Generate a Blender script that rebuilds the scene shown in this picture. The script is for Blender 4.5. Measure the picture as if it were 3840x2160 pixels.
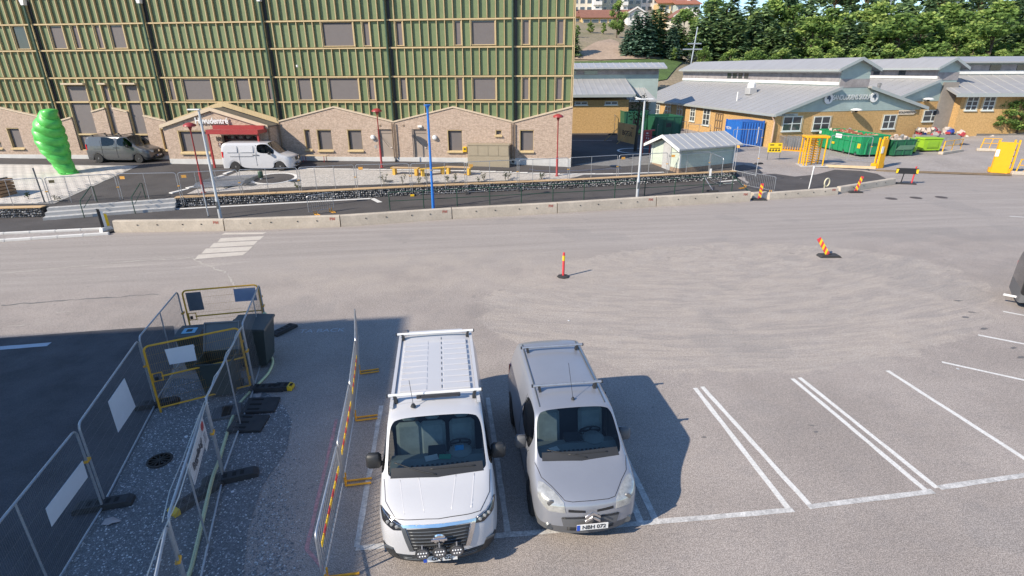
import bpy, bmesh, math, random
from mathutils import Vector, Matrix
random.seed(7)
R = math.radians
PI = math.pi
for o in list(bpy.data.objects): bpy.data.objects.remove(o, do_unlink=True)
SC = bpy.context.scene
COL = SC.collection

# ------------------------------------------------------------------ camera
CAM_H, FPX, PITCH, ROLL = 7.41, 2066.0, R(21.61), R(0.32)
_cp, _sp = math.cos(PITCH), math.sin(PITCH)
FW = Vector((0, _cp, -_sp)); _d0 = Vector((0, -_sp, -_cp)); _r0 = Vector((1, 0, 0))
RT = _r0*math.cos(ROLL) + _d0*math.sin(ROLL)
DN = _d0*math.cos(ROLL) - _r0*math.sin(ROLL)
cam = bpy.data.cameras.new('camera'); camo = bpy.data.objects.new('camera', cam); COL.objects.link(camo)
cam.sensor_fit = 'HORIZONTAL'; cam.sensor_width = 36.0; cam.lens = FPX/3840*36.0
cam.clip_start = 0.1; cam.clip_end = 3000
mw = Matrix((RT, -DN, -FW)).transposed().to_4x4(); mw.translation = (0, 0, CAM_H)
camo.matrix_world = mw
SC.camera = camo

# ------------------------------------------------------------------ world, sun, exposure
SUN_AZ, SUN_EL = R(32.5), R(35.0)          # direction the light travels (from +x towards +y), elevation
w = bpy.data.worlds.new('World'); SC.world = w; w.use_nodes = True
nt = w.node_tree; nt.nodes.clear()
sky = nt.nodes.new('ShaderNodeTexSky'); sky.sky_type = 'NISHITA'; sky.sun_disc = False
sky.sun_elevation = SUN_EL; sky.sun_rotation = math.atan2(-math.cos(SUN_AZ), -math.sin(SUN_AZ))
sky.altitude = 20; sky.air_density = 1.0; sky.dust_density = 0.05; sky.ozone_density = 5.0
bg = nt.nodes.new('ShaderNodeBackground'); bg.inputs[1].default_value = 0.145
wo = nt.nodes.new('ShaderNodeOutputWorld')
nt.links.new(sky.outputs[0], bg.inputs[0]); nt.links.new(bg.outputs[0], wo.inputs[0])
sl = bpy.data.lights.new('sun', 'SUN'); sl.energy = 4.7; sl.angle = R(0.53); sl.color = (1.0, 0.89, 0.735)
so = bpy.data.objects.new('sun', sl); COL.objects.link(so)
sd = Vector((math.cos(SUN_AZ)*math.cos(SUN_EL), math.sin(SUN_AZ)*math.cos(SUN_EL), -math.sin(SUN_EL)))
so.rotation_euler = sd.to_track_quat('-Z', 'Y').to_euler(); so.location = (-30, -20, 40)
SC.view_settings.view_transform = 'Standard'; SC.view_settings.look = 'None'
SC.view_settings.exposure = 0.5; SC.view_settings.gamma = 1.0
SC.view_settings.use_curve_mapping = False
SC.render.resolution_x = 1024; SC.render.resolution_y = 576

# ------------------------------------------------------------------ terrain heights and surveying helper
def lerp(a, b, t): return a + (b-a)*t
def clamp(t, a=0., b=1.): return max(a, min(b, t))
def sstep(t): t = clamp(t); return t*t*(3-2*t)
GAB = [(-60, 27.3), (-28.2, 29.7), (-25.5, 30.06), (-19.83, 32.25), (-14.19, 33.4), (-5.5, 35.3), (5.1, 37.4), (16.3, 40.15), (80, 56)]
def yg(x):
    for (a, b), (c, d) in zip(GAB, GAB[1:]):
        if x <= c: return b + (d-b)*(x-a)/(c-a)
    return GAB[-1][1]
def yf(x): return 41.17 - 0.0873*(x-0.17)
def zf(x): return lerp(1.15, 0.98, clamp((x+6)/10.))
PX1 = 16.3
def zplaza(x, y):
    t = clamp((y-yg(x))/max(yf(x)-yg(x), 5.0))
    return 0.5 + (zf(x)-0.5)*t
def zyard(x, y):
    d = y - (31 + 0.27*(x-14) + 6.0)
    return 0.30*sstep(d/6.0) + 0.3*sstep((y-48)/14.) + 1.0*sstep((x-44)/14.)*sstep((y-54)/8.)
def zg(x, y):
    if x <= PX1 and y >= yg(x): return zplaza(x, y)
    if y > 35: return zyard(x, y)
    return 0.0
def ray(px, py):
    return FW + RT*((px-1920)/FPX) + DN*((py-1080)/FPX)
def at(px, py, z=0.0):
    q = ray(px, py); t = (z-CAM_H)/q.z
    return Vector((q.x*t, q.y*t, z))
def gd(px, py, off=0.0):
    z = 0.0
    for _ in range(25):
        p = at(px, py, z); z = 0.5*z + 0.5*zg(p.x, p.y)
    return Vector((p.x, p.y, zg(p.x, p.y)+off))
def atd(px, py, Y):
    q = ray(px, py); t = Y/q.y
    return Vector((q.x*t, Y, CAM_H+q.z*t))

# ------------------------------------------------------------------ object helpers
def link(o, parent=None):
    COL.objects.link(o)
    if parent is not None: o.parent = parent
    return o
def tag(o, label=None, cat=None, group=None, kind=None):
    if label: o['label'] = label
    if cat: o['category'] = cat
    if group: o['group'] = group
    if kind: o['kind'] = kind
    return o
def thing(name, label, cat, loc=(0, 0, 0), rz=0.0, group=None):
    o = bpy.data.objects.new(name, None); o.empty_display_size = .2
    o.location = loc; o.rotation_euler = (0, 0, rz); link(o)
    return tag(o, label, cat, group)
def copy_tree(o, parent=None):
    c = o.copy(); COL.objects.link(c); c.parent = parent
    for ch in list(o.children): copy_tree(ch, c)
    return c
ORD = ['first', 'second', 'third', 'fourth', 'fifth', 'sixth', 'seventh', 'eighth', 'ninth', 'tenth', 'eleventh', 'twelfth', 'thirteenth', 'fourteenth', 'fifteenth', 'sixteenth', 'seventeenth', 'eighteenth', 'nineteenth', 'twentieth']

class MB:
    def __init__(s): s.v = []; s.f = []; s.m = []; s.cm = 0
    def add(s, vs, fs):
        n = len(s.v); s.v += [tuple(v) for v in vs]; s.f += [tuple(i+n for i in f) for f in fs]; s.m += [s.cm]*len(fs); return s
    def box(s, c, d, rz=0., rx=0., ry=0., bev=0.):
        hx, hy, hz = d[0]/2, d[1]/2, d[2]/2
        M = Matrix.Translation(Vector(c)) @ Matrix.Rotation(rz, 4, 'Z') @ Matrix.Rotation(ry, 4, 'Y') @ Matrix.Rotation(rx, 4, 'X')
        if bev > 0:
            b = min(bev, hx*.9, hy*.9, hz*.9); vs = []
            for z, i in ((-hz, b), (-hz+b, 0), (hz-b, 0), (hz, b)):
                X, Y = hx-i, hy-i
                vs += [(-X+b*(i == 0), -Y, z), (X-b*(i == 0), -Y, z), (X, -Y+b*(i == 0), z), (X, Y-b*(i == 0), z), (X-b*(i == 0), Y, z), (-X+b*(i == 0), Y, z), (-X, Y-b*(i == 0), z), (-X, -Y+b*(i == 0), z)]
            fs = [tuple(reversed(range(8))), tuple(range(24, 32))]
            for k in range(3):
                for j in range(8): fs.append((k*8+j, k*8+(j+1) % 8, k*8+8+(j+1) % 8, k*8+8+j))
            return s.add([M @ Vector(v) for v in vs], fs)
        vs = [M @ Vector((x*hx, y*hy, z*hz)) for x in (-1, 1) for y in (-1, 1) for z in (-1, 1)]
        return s.add(vs, [(0, 1, 3, 2), (4, 6, 7, 5), (0, 4, 5, 1), (2, 3, 7, 6), (0, 2, 6, 4), (1, 5, 7, 3)])
    def b2(s, a, b): # box from two corners
        return s.box([(a[i]+b[i])/2 for i in range(3)], [abs(b[i]-a[i]) for i in range(3)])
    def quad(s, *p): return s.add(p, [tuple(range(len(p)))])
    def tube(s, pts, r, n=6, cap=True, closed=False):
        pts = [Vector(p) for p in pts]; N = len(pts); rr = r if isinstance(r, (list, tuple)) else [r]*N
        vs = []; up0 = None
        for i, p in enumerate(pts):
            if closed: t = pts[(i+1) % N]-pts[i-1]
            else: t = pts[min(i+1, N-1)]-pts[max(i-1, 0)]
            if t.length < 1e-9: t = Vector((0, 0, 1))
            t.normalize()
            if up0 is None: up0 = Vector((0, 0, 1)) if abs(t.z) < .9 else Vector((1, 0, 0))
            a = t.cross(up0)
            if a.length < 1e-6: a = t.cross(Vector((0, 1, 0.01)))
            a.normalize(); b = a.cross(t); up0 = b
            for k in range(n):
                an = 2*PI*k/n + PI/n; vs.append(p + (a*math.cos(an)+b*math.sin(an))*rr[i])
        fs = []
        for i in range(N if closed else N-1):
            j = (i+1) % N
            for k in range(n): fs.append((i*n+k, i*n+(k+1) % n, j*n+(k+1) % n, j*n+k))
        if cap and not closed: fs += [tuple(range(n))[::-1], tuple((N-1)*n+k for k in range(n))]
        return s.add(vs, fs)
    def lathe(s, prof, c=(0, 0, 0), n=16, axis='Z', M=None):
        vs = []; c = Vector(c)
        for r, h in prof:
            for k in range(n):
                a = 2*PI*k/n; x, y, z = r*math.cos(a), r*math.sin(a), h
                if axis == 'X': x, y, z = z, x, y
                if axis == 'Y': x, y, z = y, z, x
                v = Vector((x, y, z)); v = (M @ v if M is not None else v) + c; vs.append(v)
        fs = []
        for i in range(len(prof)-1):
            for k in range(n): fs.append((i*n+k, i*n+(k+1) % n, (i+1)*n+(k+1) % n, (i+1)*n+k))
        if prof[0][0] > 1e-5: fs.append(tuple(range(n))[::-1])
        if prof[-1][0] > 1e-5: fs.append(tuple((len(prof)-1)*n+k for k in range(n)))
        return s.add(vs, fs)
    def prism(s, poly, z0, z1):
        n = len(poly); vs = [(p[0], p[1], z0) for p in poly]+[(p[0], p[1], z1) for p in poly]
        fs = [tuple(range(n))[::-1], tuple(range(n, 2*n))]+[(i, (i+1) % n, n+(i+1) % n, n+i) for i in range(n)]
        return s.add(vs, fs)
    def ext(s, poly, d):  # extrude a 3d polygon by a vector
        n = len(poly); d = Vector(d); vs = [Vector(p) for p in poly]+[Vector(p)+d for p in poly]
        fs = [tuple(range(n))[::-1], tuple(range(n, 2*n))]+[(i, (i+1) % n, n+(i+1) % n, n+i) for i in range(n)]
        return s.add(vs, fs)
    def mesh(s, name, mats, smooth=False, fixn=True):
        me = bpy.data.meshes.new(name); me.from_pydata(s.v, [], s.f)
        if not isinstance(mats, (list, tuple)): mats = [mats]
        for m in mats: me.materials.append(m)
        if len(mats) > 1: me.polygons.foreach_set('material_index', s.m)
        if fixn:
            bm = bmesh.new(); bm.from_mesh(me); bmesh.ops.recalc_face_normals(bm, faces=bm.faces); bm.to_mesh(me); bm.free()
        if smooth is True: me.polygons.foreach_set('use_smooth', [True]*len(me.polygons))
        elif smooth: 
            me.polygons.foreach_set('use_smooth', [True]*len(me.polygons)); me.set_sharp_from_angle(angle=R(smooth))
        me.update(); return me
    def build(s, name, mats, parent=None, smooth=False, loc=None, fixn=True):
        o = bpy.data.objects.new(name, s.mesh(name, mats, smooth, fixn)); link(o, parent)
        if loc is not None: o.location = loc
        return o
def inst(name, me, parent=None, loc=(0, 0, 0), rz=0.):
    o = bpy.data.objects.new(name, me); link(o, parent); o.location = loc; o.rotation_euler = (0, 0, rz); return o

# ------------------------------------------------------------------ materials
def hexc(h):
    h = h.lstrip('#'); c = [int(h[i:i+2], 16)/255 for i in (0, 2, 4)]
    return tuple(x/12.92 if x <= .04045 else ((x+.055)/1.055)**2.4 for x in c)
MATS = {}
def mat(name, col, rough=.6, metal=0., var=0.12, vs=3., bump=0., bs=60., spec=.5, coat=0., stretch=None, col2=None, fine=0., fs=80., objrand=0.):
    if name in MATS: return MATS[name]
    if isinstance(col, str): col = hexc(col)
    m = bpy.data.materials.new(name); m.use_nodes = True; n = m.node_tree.nodes; L = m.node_tree.links
    b = n['Principled BSDF']; b.inputs['Roughness'].default_value = rough; b.inputs['Metallic'].default_value = metal
    b.inputs['Specular IOR Level'].default_value = spec; b.inputs['Coat Weight'].default_value = coat; b.inputs['Coat Roughness'].default_value = .05
    b.inputs['Base Color'].default_value = (*col, 1)
    tc = n.new('ShaderNodeTexCoord'); co = tc.outputs['Object']
    if stretch:
        mp = n.new('ShaderNodeMapping'); mp.inputs['Scale'].default_value = stretch; L.new(co, mp.inputs[0]); co = mp.outputs[0]
    out = None
    if var > 0 or col2 is not None:
        t = n.new('ShaderNodeTexNoise'); t.inputs['Scale'].default_value = vs; t.inputs['Detail'].default_value = 6; t.inputs['Roughness'].default_value = .65; L.new(co, t.inputs[0])
        r = n.new('ShaderNodeValToRGB'); r.color_ramp.elements[0].position = .3; r.color_ramp.elements[1].position = .7
        c2 = hexc(col2) if isinstance(col2, str) else (col2 if col2 is not None else tuple(min(1, x*(1+var)) for x in col))
        c1 = col if col2 is not None else tuple(x*(1-var) for x in col)
        r.color_ramp.elements[0].color = (*c1, 1); r.color_ramp.elements[1].color = (*c2, 1); L.new(t.outputs['Fac'], r.inputs[0]); out = r.outputs[0]
    if fine > 0:
        t2 = n.new('ShaderNodeTexNoise'); t2.inputs['Scale'].default_value = fs; t2.inputs['Detail'].default_value = 2; L.new(co, t2.inputs[0])
        mr = n.new('ShaderNodeMapRange'); mr.inputs[1].default_value = .25; mr.inputs[2].default_value = .75; mr.inputs[3].default_value = 1-fine; mr.inputs[4].default_value = 1+fine; L.new(t2.outputs['Fac'], mr.inputs[0])
        mx = n.new('ShaderNodeMix'); mx.data_type = 'RGBA'; mx.blend_type = 'MULTIPLY'; mx.inputs['Factor'].default_value = 1
        if out is not None: L.new(out, mx.inputs['A'])
        else: mx.inputs['A'].default_value = (*col, 1)
        L.new(mr.outputs[0], mx.inputs['B']); out = mx.outputs['Result']
    if objrand > 0:
        oi = n.new('ShaderNodeObjectInfo'); mr = n.new('ShaderNodeMapRange'); mr.inputs[3].default_value = 1-objrand; mr.inputs[4].default_value = 1+objrand; L.new(oi.outputs['Random'], mr.inputs[0])
        mx = n.new('ShaderNodeMix'); mx.data_type = 'RGBA'; mx.blend_type = 'MULTIPLY'; mx.inputs['Factor'].default_value = 1
        if out is not None: L.new(out, mx.inputs['A'])
        else: mx.inputs['A'].default_value = (*col, 1)
        L.new(mr.outputs[0], mx.inputs['B']); out = mx.outputs['Result']
    if out is not None: L.new(out, b.inputs['Base Color'])
    if bump > 0:
        t3 = n.new('ShaderNodeTexNoise'); t3.inputs['Scale'].default_value = bs; t3.inputs['Detail'].default_value = 4; L.new(co, t3.inputs[0])
        bp = n.new('ShaderNodeBump'); bp.inputs['Strength'].default_value = bump; bp.inputs['Distance'].default_value = .02; L.new(t3.outputs['Fac'], bp.inputs['Height']); L.new(bp.outputs[0], b.inputs['Normal'])
    MATS[name] = m; return m
def glass(name, tint=(.45, .52, .52), rough=.02, refl=1.0):
    if name in MATS: return MATS[name]
    m = bpy.data.materials.new(name); m.use_nodes = True; n = m.node_tree.nodes; L = m.node_tree.links; n.clear()
    o = n.new('ShaderNodeOutputMaterial'); mx = n.new('ShaderNodeMixShader'); tr = n.new('ShaderNodeBsdfTransparent'); gl = n.new('ShaderNodeBsdfGlossy')
    fr = n.new('ShaderNodeFresnel'); fr.inputs[0].default_value = 1.5
    tr.inputs[0].default_value = (*tint, 1); gl.inputs['Roughness'].default_value = rough; gl.inputs['Color'].default_value = (refl, refl, refl, 1)
    L.new(fr.outputs[0], mx.inputs[0]); L.new(tr.outputs[0], mx.inputs[1]); L.new(gl.outputs[0], mx.inputs[2]); L.new(mx.outputs[0], o.inputs[0])
    MATS[name] = m; return m

def drape(name, poly, off, m, kind='structure', res=0.8, zfn=zg):
    bm = bmesh.new(); vs = [bm.verts.new((p[0], p[1], 0)) for p in poly]; bm.faces.new(vs)
    bmesh.ops.triangulate(bm, faces=bm.faces[:])
    for _ in range(8):
        es = [e for e in bm.edges if e.calc_length() > res*1.6]
        if not es or len(bm.faces) > 20000: break
        bmesh.ops.subdivide_edges(bm, edges=es, cuts=1); bmesh.ops.triangulate(bm, faces=[f for f in bm.faces if len(f.verts) > 3])
    for v in bm.verts: v.co.z = zfn(v.co.x, v.co.y)+off
    bmesh.ops.recalc_face_normals(bm, faces=bm.faces)
    if sum(f.normal.z for f in bm.faces) < 0: bmesh.ops.reverse_faces(bm, faces=bm.faces)
    me = bpy.data.meshes.new(name); bm.to_mesh(me); bm.free(); me.materials.append(m)
    o = bpy.data.objects.new(name, me); link(o)
    if kind: o['kind'] = kind
    return o
def inpoly(x, y, poly):
    c = False; n = len(poly); j = n-1
    for i in range(n):
        xi, yi = poly[i][0], poly[i][1]; xj, yj = poly[j][0], poly[j][1]
        if (yi > y) != (yj > y) and x < (xj-xi)*(y-yi)/(yj-yi)+xi: c = not c
        j = i
    return c
def text(name, s, size, depth, m, parent=None, M=None, align='CENTER', bold=0.0, sx=1.0):
    cu = bpy.data.curves.new('tmp', 'FONT'); cu.body = s; cu.size = size; cu.extrude = depth/2; cu.align_x = align; cu.align_y = 'CENTER'; cu.offset = bold
    to = bpy.data.objects.new('tmp', cu); COL.objects.link(to)
    dg = bpy.context.evaluated_depsgraph_get(); dg.update()
    me = bpy.data.meshes.new_from_object(to.evaluated_get(dg)); me.name = name
    COL.objects.unlink(to); bpy.data.objects.remove(to); bpy.data.curves.remove(cu)
    me.materials.clear(); me.materials.append(m)
    # text lies in xy facing +z -> stand it up in xz facing -y
    T = Matrix(((sx, 0, 0, 0), (0, 0, -1, 0), (0, 1, 0, 0), (0, 0, 0, 1)))
    me.transform((M if M is not None else Matrix.Identity(4)) @ T)
    o = bpy.data.objects.new(name, me); link(o, parent); return o
# ================================================================== GROUND
def ground_material():
    m = bpy.data.materials.new('worn_asphalt'); m.use_nodes = True; n = m.node_tree.nodes; L = m.node_tree.links; b = n['Principled BSDF']
    b.inputs['Roughness'].default_value = .93; b.inputs['Specular IOR Level'].default_value = .25
    tc = n.new('ShaderNodeTexCoord'); P = tc.outputs['Object']
    def noise(s, d=5, rough=.6, vec=P, dist=0.):
        t = n.new('ShaderNodeTexNoise'); t.inputs['Scale'].default_value = s; t.inputs['Detail'].default_value = d; t.inputs['Roughness'].default_value = rough; t.inputs['Distortion'].default_value = dist; L.new(vec, t.inputs[0]); return t.outputs['Fac']
    def ramp(x, a, b_, lo=0., hi=1.):
        r = n.new('ShaderNodeMapRange'); r.interpolation_type = 'SMOOTHSTEP'; r.inputs[1].default_value = a; r.inputs[2].default_value = b_; r.inputs[3].default_value = lo; r.inputs[4].default_value = hi; L.new(x, r.inputs[0]); return r.outputs[0]
    def mth(op, a, b_):
        r = n.new('ShaderNodeMath'); r.operation = op
        for i, v in enumerate((a, b_)):
            if hasattr(v, 'is_linked') or hasattr(v, 'links'): L.new(v, r.inputs[i])
            else: r.inputs[i].default_value = v
        return r.outputs[0]
    def mix(f, a, b_, mode='MIX'):
        r = n.new('ShaderNodeMix'); r.data_type = 'RGBA'; r.blend_type = mode
        if isinstance(f, float): r.inputs['Factor'].default_value = f
        else: L.new(f, r.inputs['Factor'])
        for k, v in (('A', a), ('B', b_)):
            if isinstance(v, tuple): r.inputs[k].default_value = (*v, 1)
            else: L.new(v, r.inputs[k])
        return r.outputs['Result']
    def mapped(loc, rz, sc):
        mp = n.new('ShaderNodeMapping'); mp.vector_type = 'TEXTURE'; mp.inputs['Location'].default_value = loc; mp.inputs['Rotation'].default_value = (0, 0, rz); mp.inputs['Scale'].default_value = sc; L.new(P, mp.inputs[0]); return mp.outputs[0]
    def length(v):
        r = n.new('ShaderNodeVectorMath'); r.operation = 'LENGTH'; L.new(v, r.inputs[0]); return r.outputs['Value']
    # base asphalt, patchy
    base = mix(ramp(noise(.35, 6), .3, .7), (.295, .259, .234), (.37, .326, .295))
    base = mix(ramp(noise(2.2, 6, .7), .42, .72, 0., .35), base, (.25, .23, .22))
    # road strip beyond the lot: worn, streaked along the direction of travel
    rv = mapped((0, 0, 0), R(6), (14, .55, 1))
    st = ramp(noise(1.0, 5, .65, rv), .25, .78)
    sep = n.new('ShaderNodeSeparateXYZ'); L.new(P, sep.inputs[0])
    rdy = mth('SUBTRACT', sep.outputs['Y'], mth('MULTIPLY', sep.outputs['X'], .17))
    rmask = ramp(rdy, 20.0, 23.0)
    base = mix(mth('MULTIPLY', rmask, .85), base, mix(st, (.30, .270, .248), (.385, .346, .318)))
    # dusty turning oval
    ov = mapped((8.2, 18.3, 0), R(14), (9.6, 5.6, 1))
    dl = mth('ADD', length(ov), mth('MULTIPLY', mth('SUBTRACT', noise(1.1, 6), .5), .34))
    om = ramp(dl, 1.0, .95)
    ow = mapped((8.5, 24.5, 0), R(10), (1.7, 1.0, 1))
    so_ = n.new('ShaderNodeSeparateXYZ'); L.new(ow, so_.inputs[0]); co_ = n.new('ShaderNodeCombineXYZ')
    L.new(mth('MULTIPLY', length(ow), 3.0), co_.inputs[0]); L.new(mth('MULTIPLY', mth('ARCTAN2', so_.outputs['Y'], so_.outputs['X']), 5.0), co_.inputs[1])
    dust = mix(ramp(noise(1.1, 8, .7, co_.outputs[0], 1.1), .36, .66), (.425, .37, .32), (.315, .283, .26))
    dust = mix(ramp(noise(1.2, 5), .45, .7, 0., .55), dust, (.43, .385, .345))
    dust = mix(mth('MULTIPLY', ramp(noise(3.5, 5, .75), .5, .68), .4), dust, (.31, .285, .27))
    base = mix(mth('MULTIPLY', om, .85), base, dust)
    # wider dust film towards the left of the oval
    d2 = ramp(length(mapped((-3, 20.5, 0), R(4), (9, 3.4, 1))), 1.15, .4)
    base = mix(mth('MULTIPLY', d2, ramp(noise(.8, 5), .35, .65, .15, .75)), base, (.40, .35, .305))
    # sandy washed-out streaks on the road at the left
    sv = mapped((-17, 20.6, 0), R(9), (7.0, 1.0, 1))
    sm = mth('MULTIPLY', ramp(length(sv), 1.3, .5), ramp(noise(1.0, 6, .7, mapped((0, 0, 0), R(9), (6, .5, 1)), .6), .5, .66))
    base = mix(mth('MULTIPLY', sm, .7), base, (.47, .42, .375))
    # tyre-black curved rubber streaks on the right approach
    av = mapped((24, 14, 0), 0., (1, 1, 1))
    ar = n.new('ShaderNodeTexWave'); ar.wave_type = 'RINGS'; ar.rings_direction = 'Z'; ar.inputs['Scale'].default_value = .22; ar.inputs['Distortion'].default_value = 4; ar.inputs['Detail'].default_value = 3; L.new(av, ar.inputs[0])
    base = mix(mth('MULTIPLY', ramp(sep.outputs['X'], 10., 20.), ramp(ar.outputs['Fac'], .6, .95, 0., .16)), base, (.26, .24, .23))
    # oil spots and grey repairs
    base = mix(mth('MULTIPLY', ramp(noise(1.7, 2, .5), .70, .76), .35), base, (.17, .16, .155))
    base = mix(mth('MULTIPLY', ramp(noise(.22, 3, .5), .58, .62), .22), base, (.22, .21, .205))
    # aggregate speckle
    sp = ramp(noise(55, 2, .6), .3, .72, .58, 1.42)
    base = mix(1.0, base, sp, 'MULTIPLY')
    sp2 = ramp(noise(16, 3, .7), .3, .7, .86, 1.14)
    base = mix(1.0, base, sp2, 'MULTIPLY')
    L.new(base, b.inputs['Base Color'])
    bp = n.new('ShaderNodeBump'); bp.inputs['Strength'].default_value = .55; bp.inputs['Distance'].default_value = .012; L.new(noise(42, 4, .7), bp.inputs['Height']); L.new(bp.outputs[0], b.inputs['Normal'])
    return m
A_ROAD = ground_material()
A_NEW = mat('fresh_asphalt', (.085, .083, .088), .9, var=.28, vs=.8, bump=.4, bs=45, fine=.25, fs=45, spec=.3)
A_PLAZA = mat('plaza_asphalt', (.082, .076, .075), .9, var=.2, vs=.5, bump=.3, bs=45, fine=.22, fs=30, spec=.3)
YARD = mat('dusty_gravel_yard', (.33, .298, .278), .95, var=.14, vs=.35, bump=.5, bs=20, fine=.28, fs=14, spec=.2)
GRAV_BED = mat('gravel_bed', (.17, .172, .176), .95, var=.25, vs=9, bump=.8, bs=70, fine=.5, fs=60)
PAINT = mat('road_paint', (.60, .585, .55), .75, var=0., col2=(.70, .69, .665), vs=3, fine=.18, fs=22)
PAINT_W = mat('worn_road_paint', (.33, .32, .31), .8, var=0., col2=(.66, .645, .62), vs=5, fine=.25, fs=30)
PAINT_CREAM = mat('crossing_paint', (.50, .45, .39), .8, var=0., col2=(.58, .53, .465), vs=2, fine=.15, fs=25)
GRASSY = mat('dry_grass_slope', (.30, .235, .165), .95, var=0., col2=(.18, .165, .085), vs=.12, bump=.5, bs=3, fine=.3, fs=2.5)

g = MB(); n_ = 24
g.quad((-900, -60, 0), (900, -60, 0), (900, 1500, 0), (-900, 1500, 0))
go = g.build('ground', A_ROAD); tag(go, kind='structure')

# plaza terrace
m_ = MB(); xs = [-60+i*.9 for i in range(85)]; xs = [x for x in xs if x < PX1-.05]+[PX1]; ts = [0, .4, .9, 1.5, 2.2, 3, 4, 5, 6, 7, 8, 9, 10, 11, 12, 13, 14, 16, 20, 28, 36, 44, 48]
for x in xs:
    for t in ts: y = yg(x)+t; m_.v.append((x, y, zplaza(x, y)))
nt_ = len(ts)
for i in range(len(xs)-1):
    for j in range(nt_-1): a = i*nt_+j; m_.f.append((a, a+nt_, a+nt_+1, a+1)); m_.m.append(0)
# front and right faces
k0 = len(m_.v)
for x in xs: m_.v.append((x, yg(x), -.02))
for i in range(len(xs)-1): m_.f.append((i*nt_, k0+i, k0+i+1, (i+1)*nt_)); m_.m.append(0)
k1 = len(m_.v)
for t in ts: m_.v.append((PX1, yg(PX1)+t, -.02))
for j in range(nt_-1): a = (len(xs)-1)*nt_+j; m_.f.append((a, k1+j, k1+j+1, a+1)); m_.m.append(0)
tag(m_.build('plaza_terrace', A_PLAZA), kind='structure')

# yard at the right, rising gently to the old school
m_ = MB(); xs = [PX1+i*1.5 for i in range(50)]; ys = [33+i*1.2 for i in range(44)]
for x in xs:
    for y in ys: m_.v.append((x, y, zyard(x, y)+.006-.03*(zyard(x, y) <= 0)))
for i in range(len(xs)-1):
    for j in range(len(ys)-1): a = i*len(ys)+j; m_.f.append((a, a+len(ys), a+len(ys)+1, a+1)); m_.m.append(0)
tag(m_.build('gravel_yard', YARD), kind='structure')
# asphalt tongue between barriers and yard
def sheet(name, pts, m, off=.004, zfn=zg): return drape(name, [(p.x, p.y) for p in [at(*q, .06 if q[0] > 2800 and q[1] < 740 else 0) for q in pts]], off, m, zfn=zfn)
sheet('side_road', [(-120, 905), (-120, 815), (200, 808), (666, 776), (1050, 757), (1600, 731), (2200, 703), (2755, 670), (2830, 660), (2905, 655), (2980, 662), (3060, 655), (3130, 640), (3230, 642), (3290, 650), (3350, 680), (3130, 722), (2870, 745), (2460, 772), (2090, 797), (1696, 819), (1278, 848), (843, 864), (440, 870), (200, 885)], A_PLAZA, .012, zfn=lambda x, y: zyard(x, y) if x > PX1 else 0.)
drape('fresh_asphalt_patch', [(p.x, p.y) for p in [gd(*q) for q in [(2735, 625), (2790, 618), (2838, 628), (2862, 650), (2830, 660), (2755, 665)]]], .02, A_NEW)

# fresh asphalt, lower left, its dark sheet shaped to the shadow edge; gravel strip
sheet('fresh_asphalt', [(-500, 1300), (0, 1268), (300, 1245), (480, 1232), (650, 1222), (668, 1330), (590, 1525), (392, 1908), (237, 2158), (150, 2300), (-900, 2300)], A_NEW, .005)
GPX = [(170, 2290), (237, 2155), (392, 1905), (590, 1520), (650, 1420), (900, 1425), (1005, 1478), (1070, 1530), (1095, 1580), (1075, 1690), (980, 1830), (930, 1990), (900, 2290)]
GP = [(p.x, p.y) for p in [at(*q) for q in GPX]]
drape('gravel_strip', GP, .009, GRAV_BED)
ROCK = [mat('gravel_stone_dark', (.16, .165, .172), .9, var=0), mat('gravel_stone_mid', (.30, .305, .31), .9, var=0), mat('gravel_stone_light', (.55, .55, .55), .9, var=0)]
def scatter_stones(name, pts, mats, smin, smax, flat=.7):
    b = MB()
    for (x, y, z) in pts:
        s = random.uniform(smin, smax); a = random.uniform(0, PI)
        vs = []
        for k in range(4):
            an = a+k*PI/2+random.uniform(-.3, .3); r = s*random.uniform(.7, 1.1); vs.append((x+r*math.cos(an), y+r*math.sin(an), z+s*flat*random.uniform(-.1, .35)))
        vs += [(x+random.uniform(-.3, .3)*s, y+random.uniform(-.3, .3)*s, z+s*flat*random.uniform(.6, 1.)), (x, y, z-s*.2)]
        b.cm = random.choices(range(len(mats)), [5, 4, 2][:len(mats)])[0]
        b.add(vs, [(0, 1, 4), (1, 2, 4), (2, 3, 4), (3, 0, 4)])
    o = b.build(name, mats, fixn=False); return tag(o, kind='stuff')
pts = []
xa, xb, ya, yb = min(p[0] for p in GP), max(p[0] for p in GP), min(p[1] for p in GP), max(p[1] for p in GP)
while len(pts) < 11000:
    x, y = random.uniform(xa, xb), random.uniform(ya, yb)
    if inpoly(x, y, GP): pts.append((x, y, .008))
while len(pts) < 12200:   # stray stones along the right edge of the strip
    q = at(random.gauss(1010, 55), random.uniform(1500, 2160)); 
    if not inpoly(q.x, q.y, GP): pts.append((q.x, q.y, .002))
tag(scatter_stones('loose_gravel', pts, ROCK, .011, .024), 'loose dark grey gravel between the two mesh fences', 'gravel')

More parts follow.
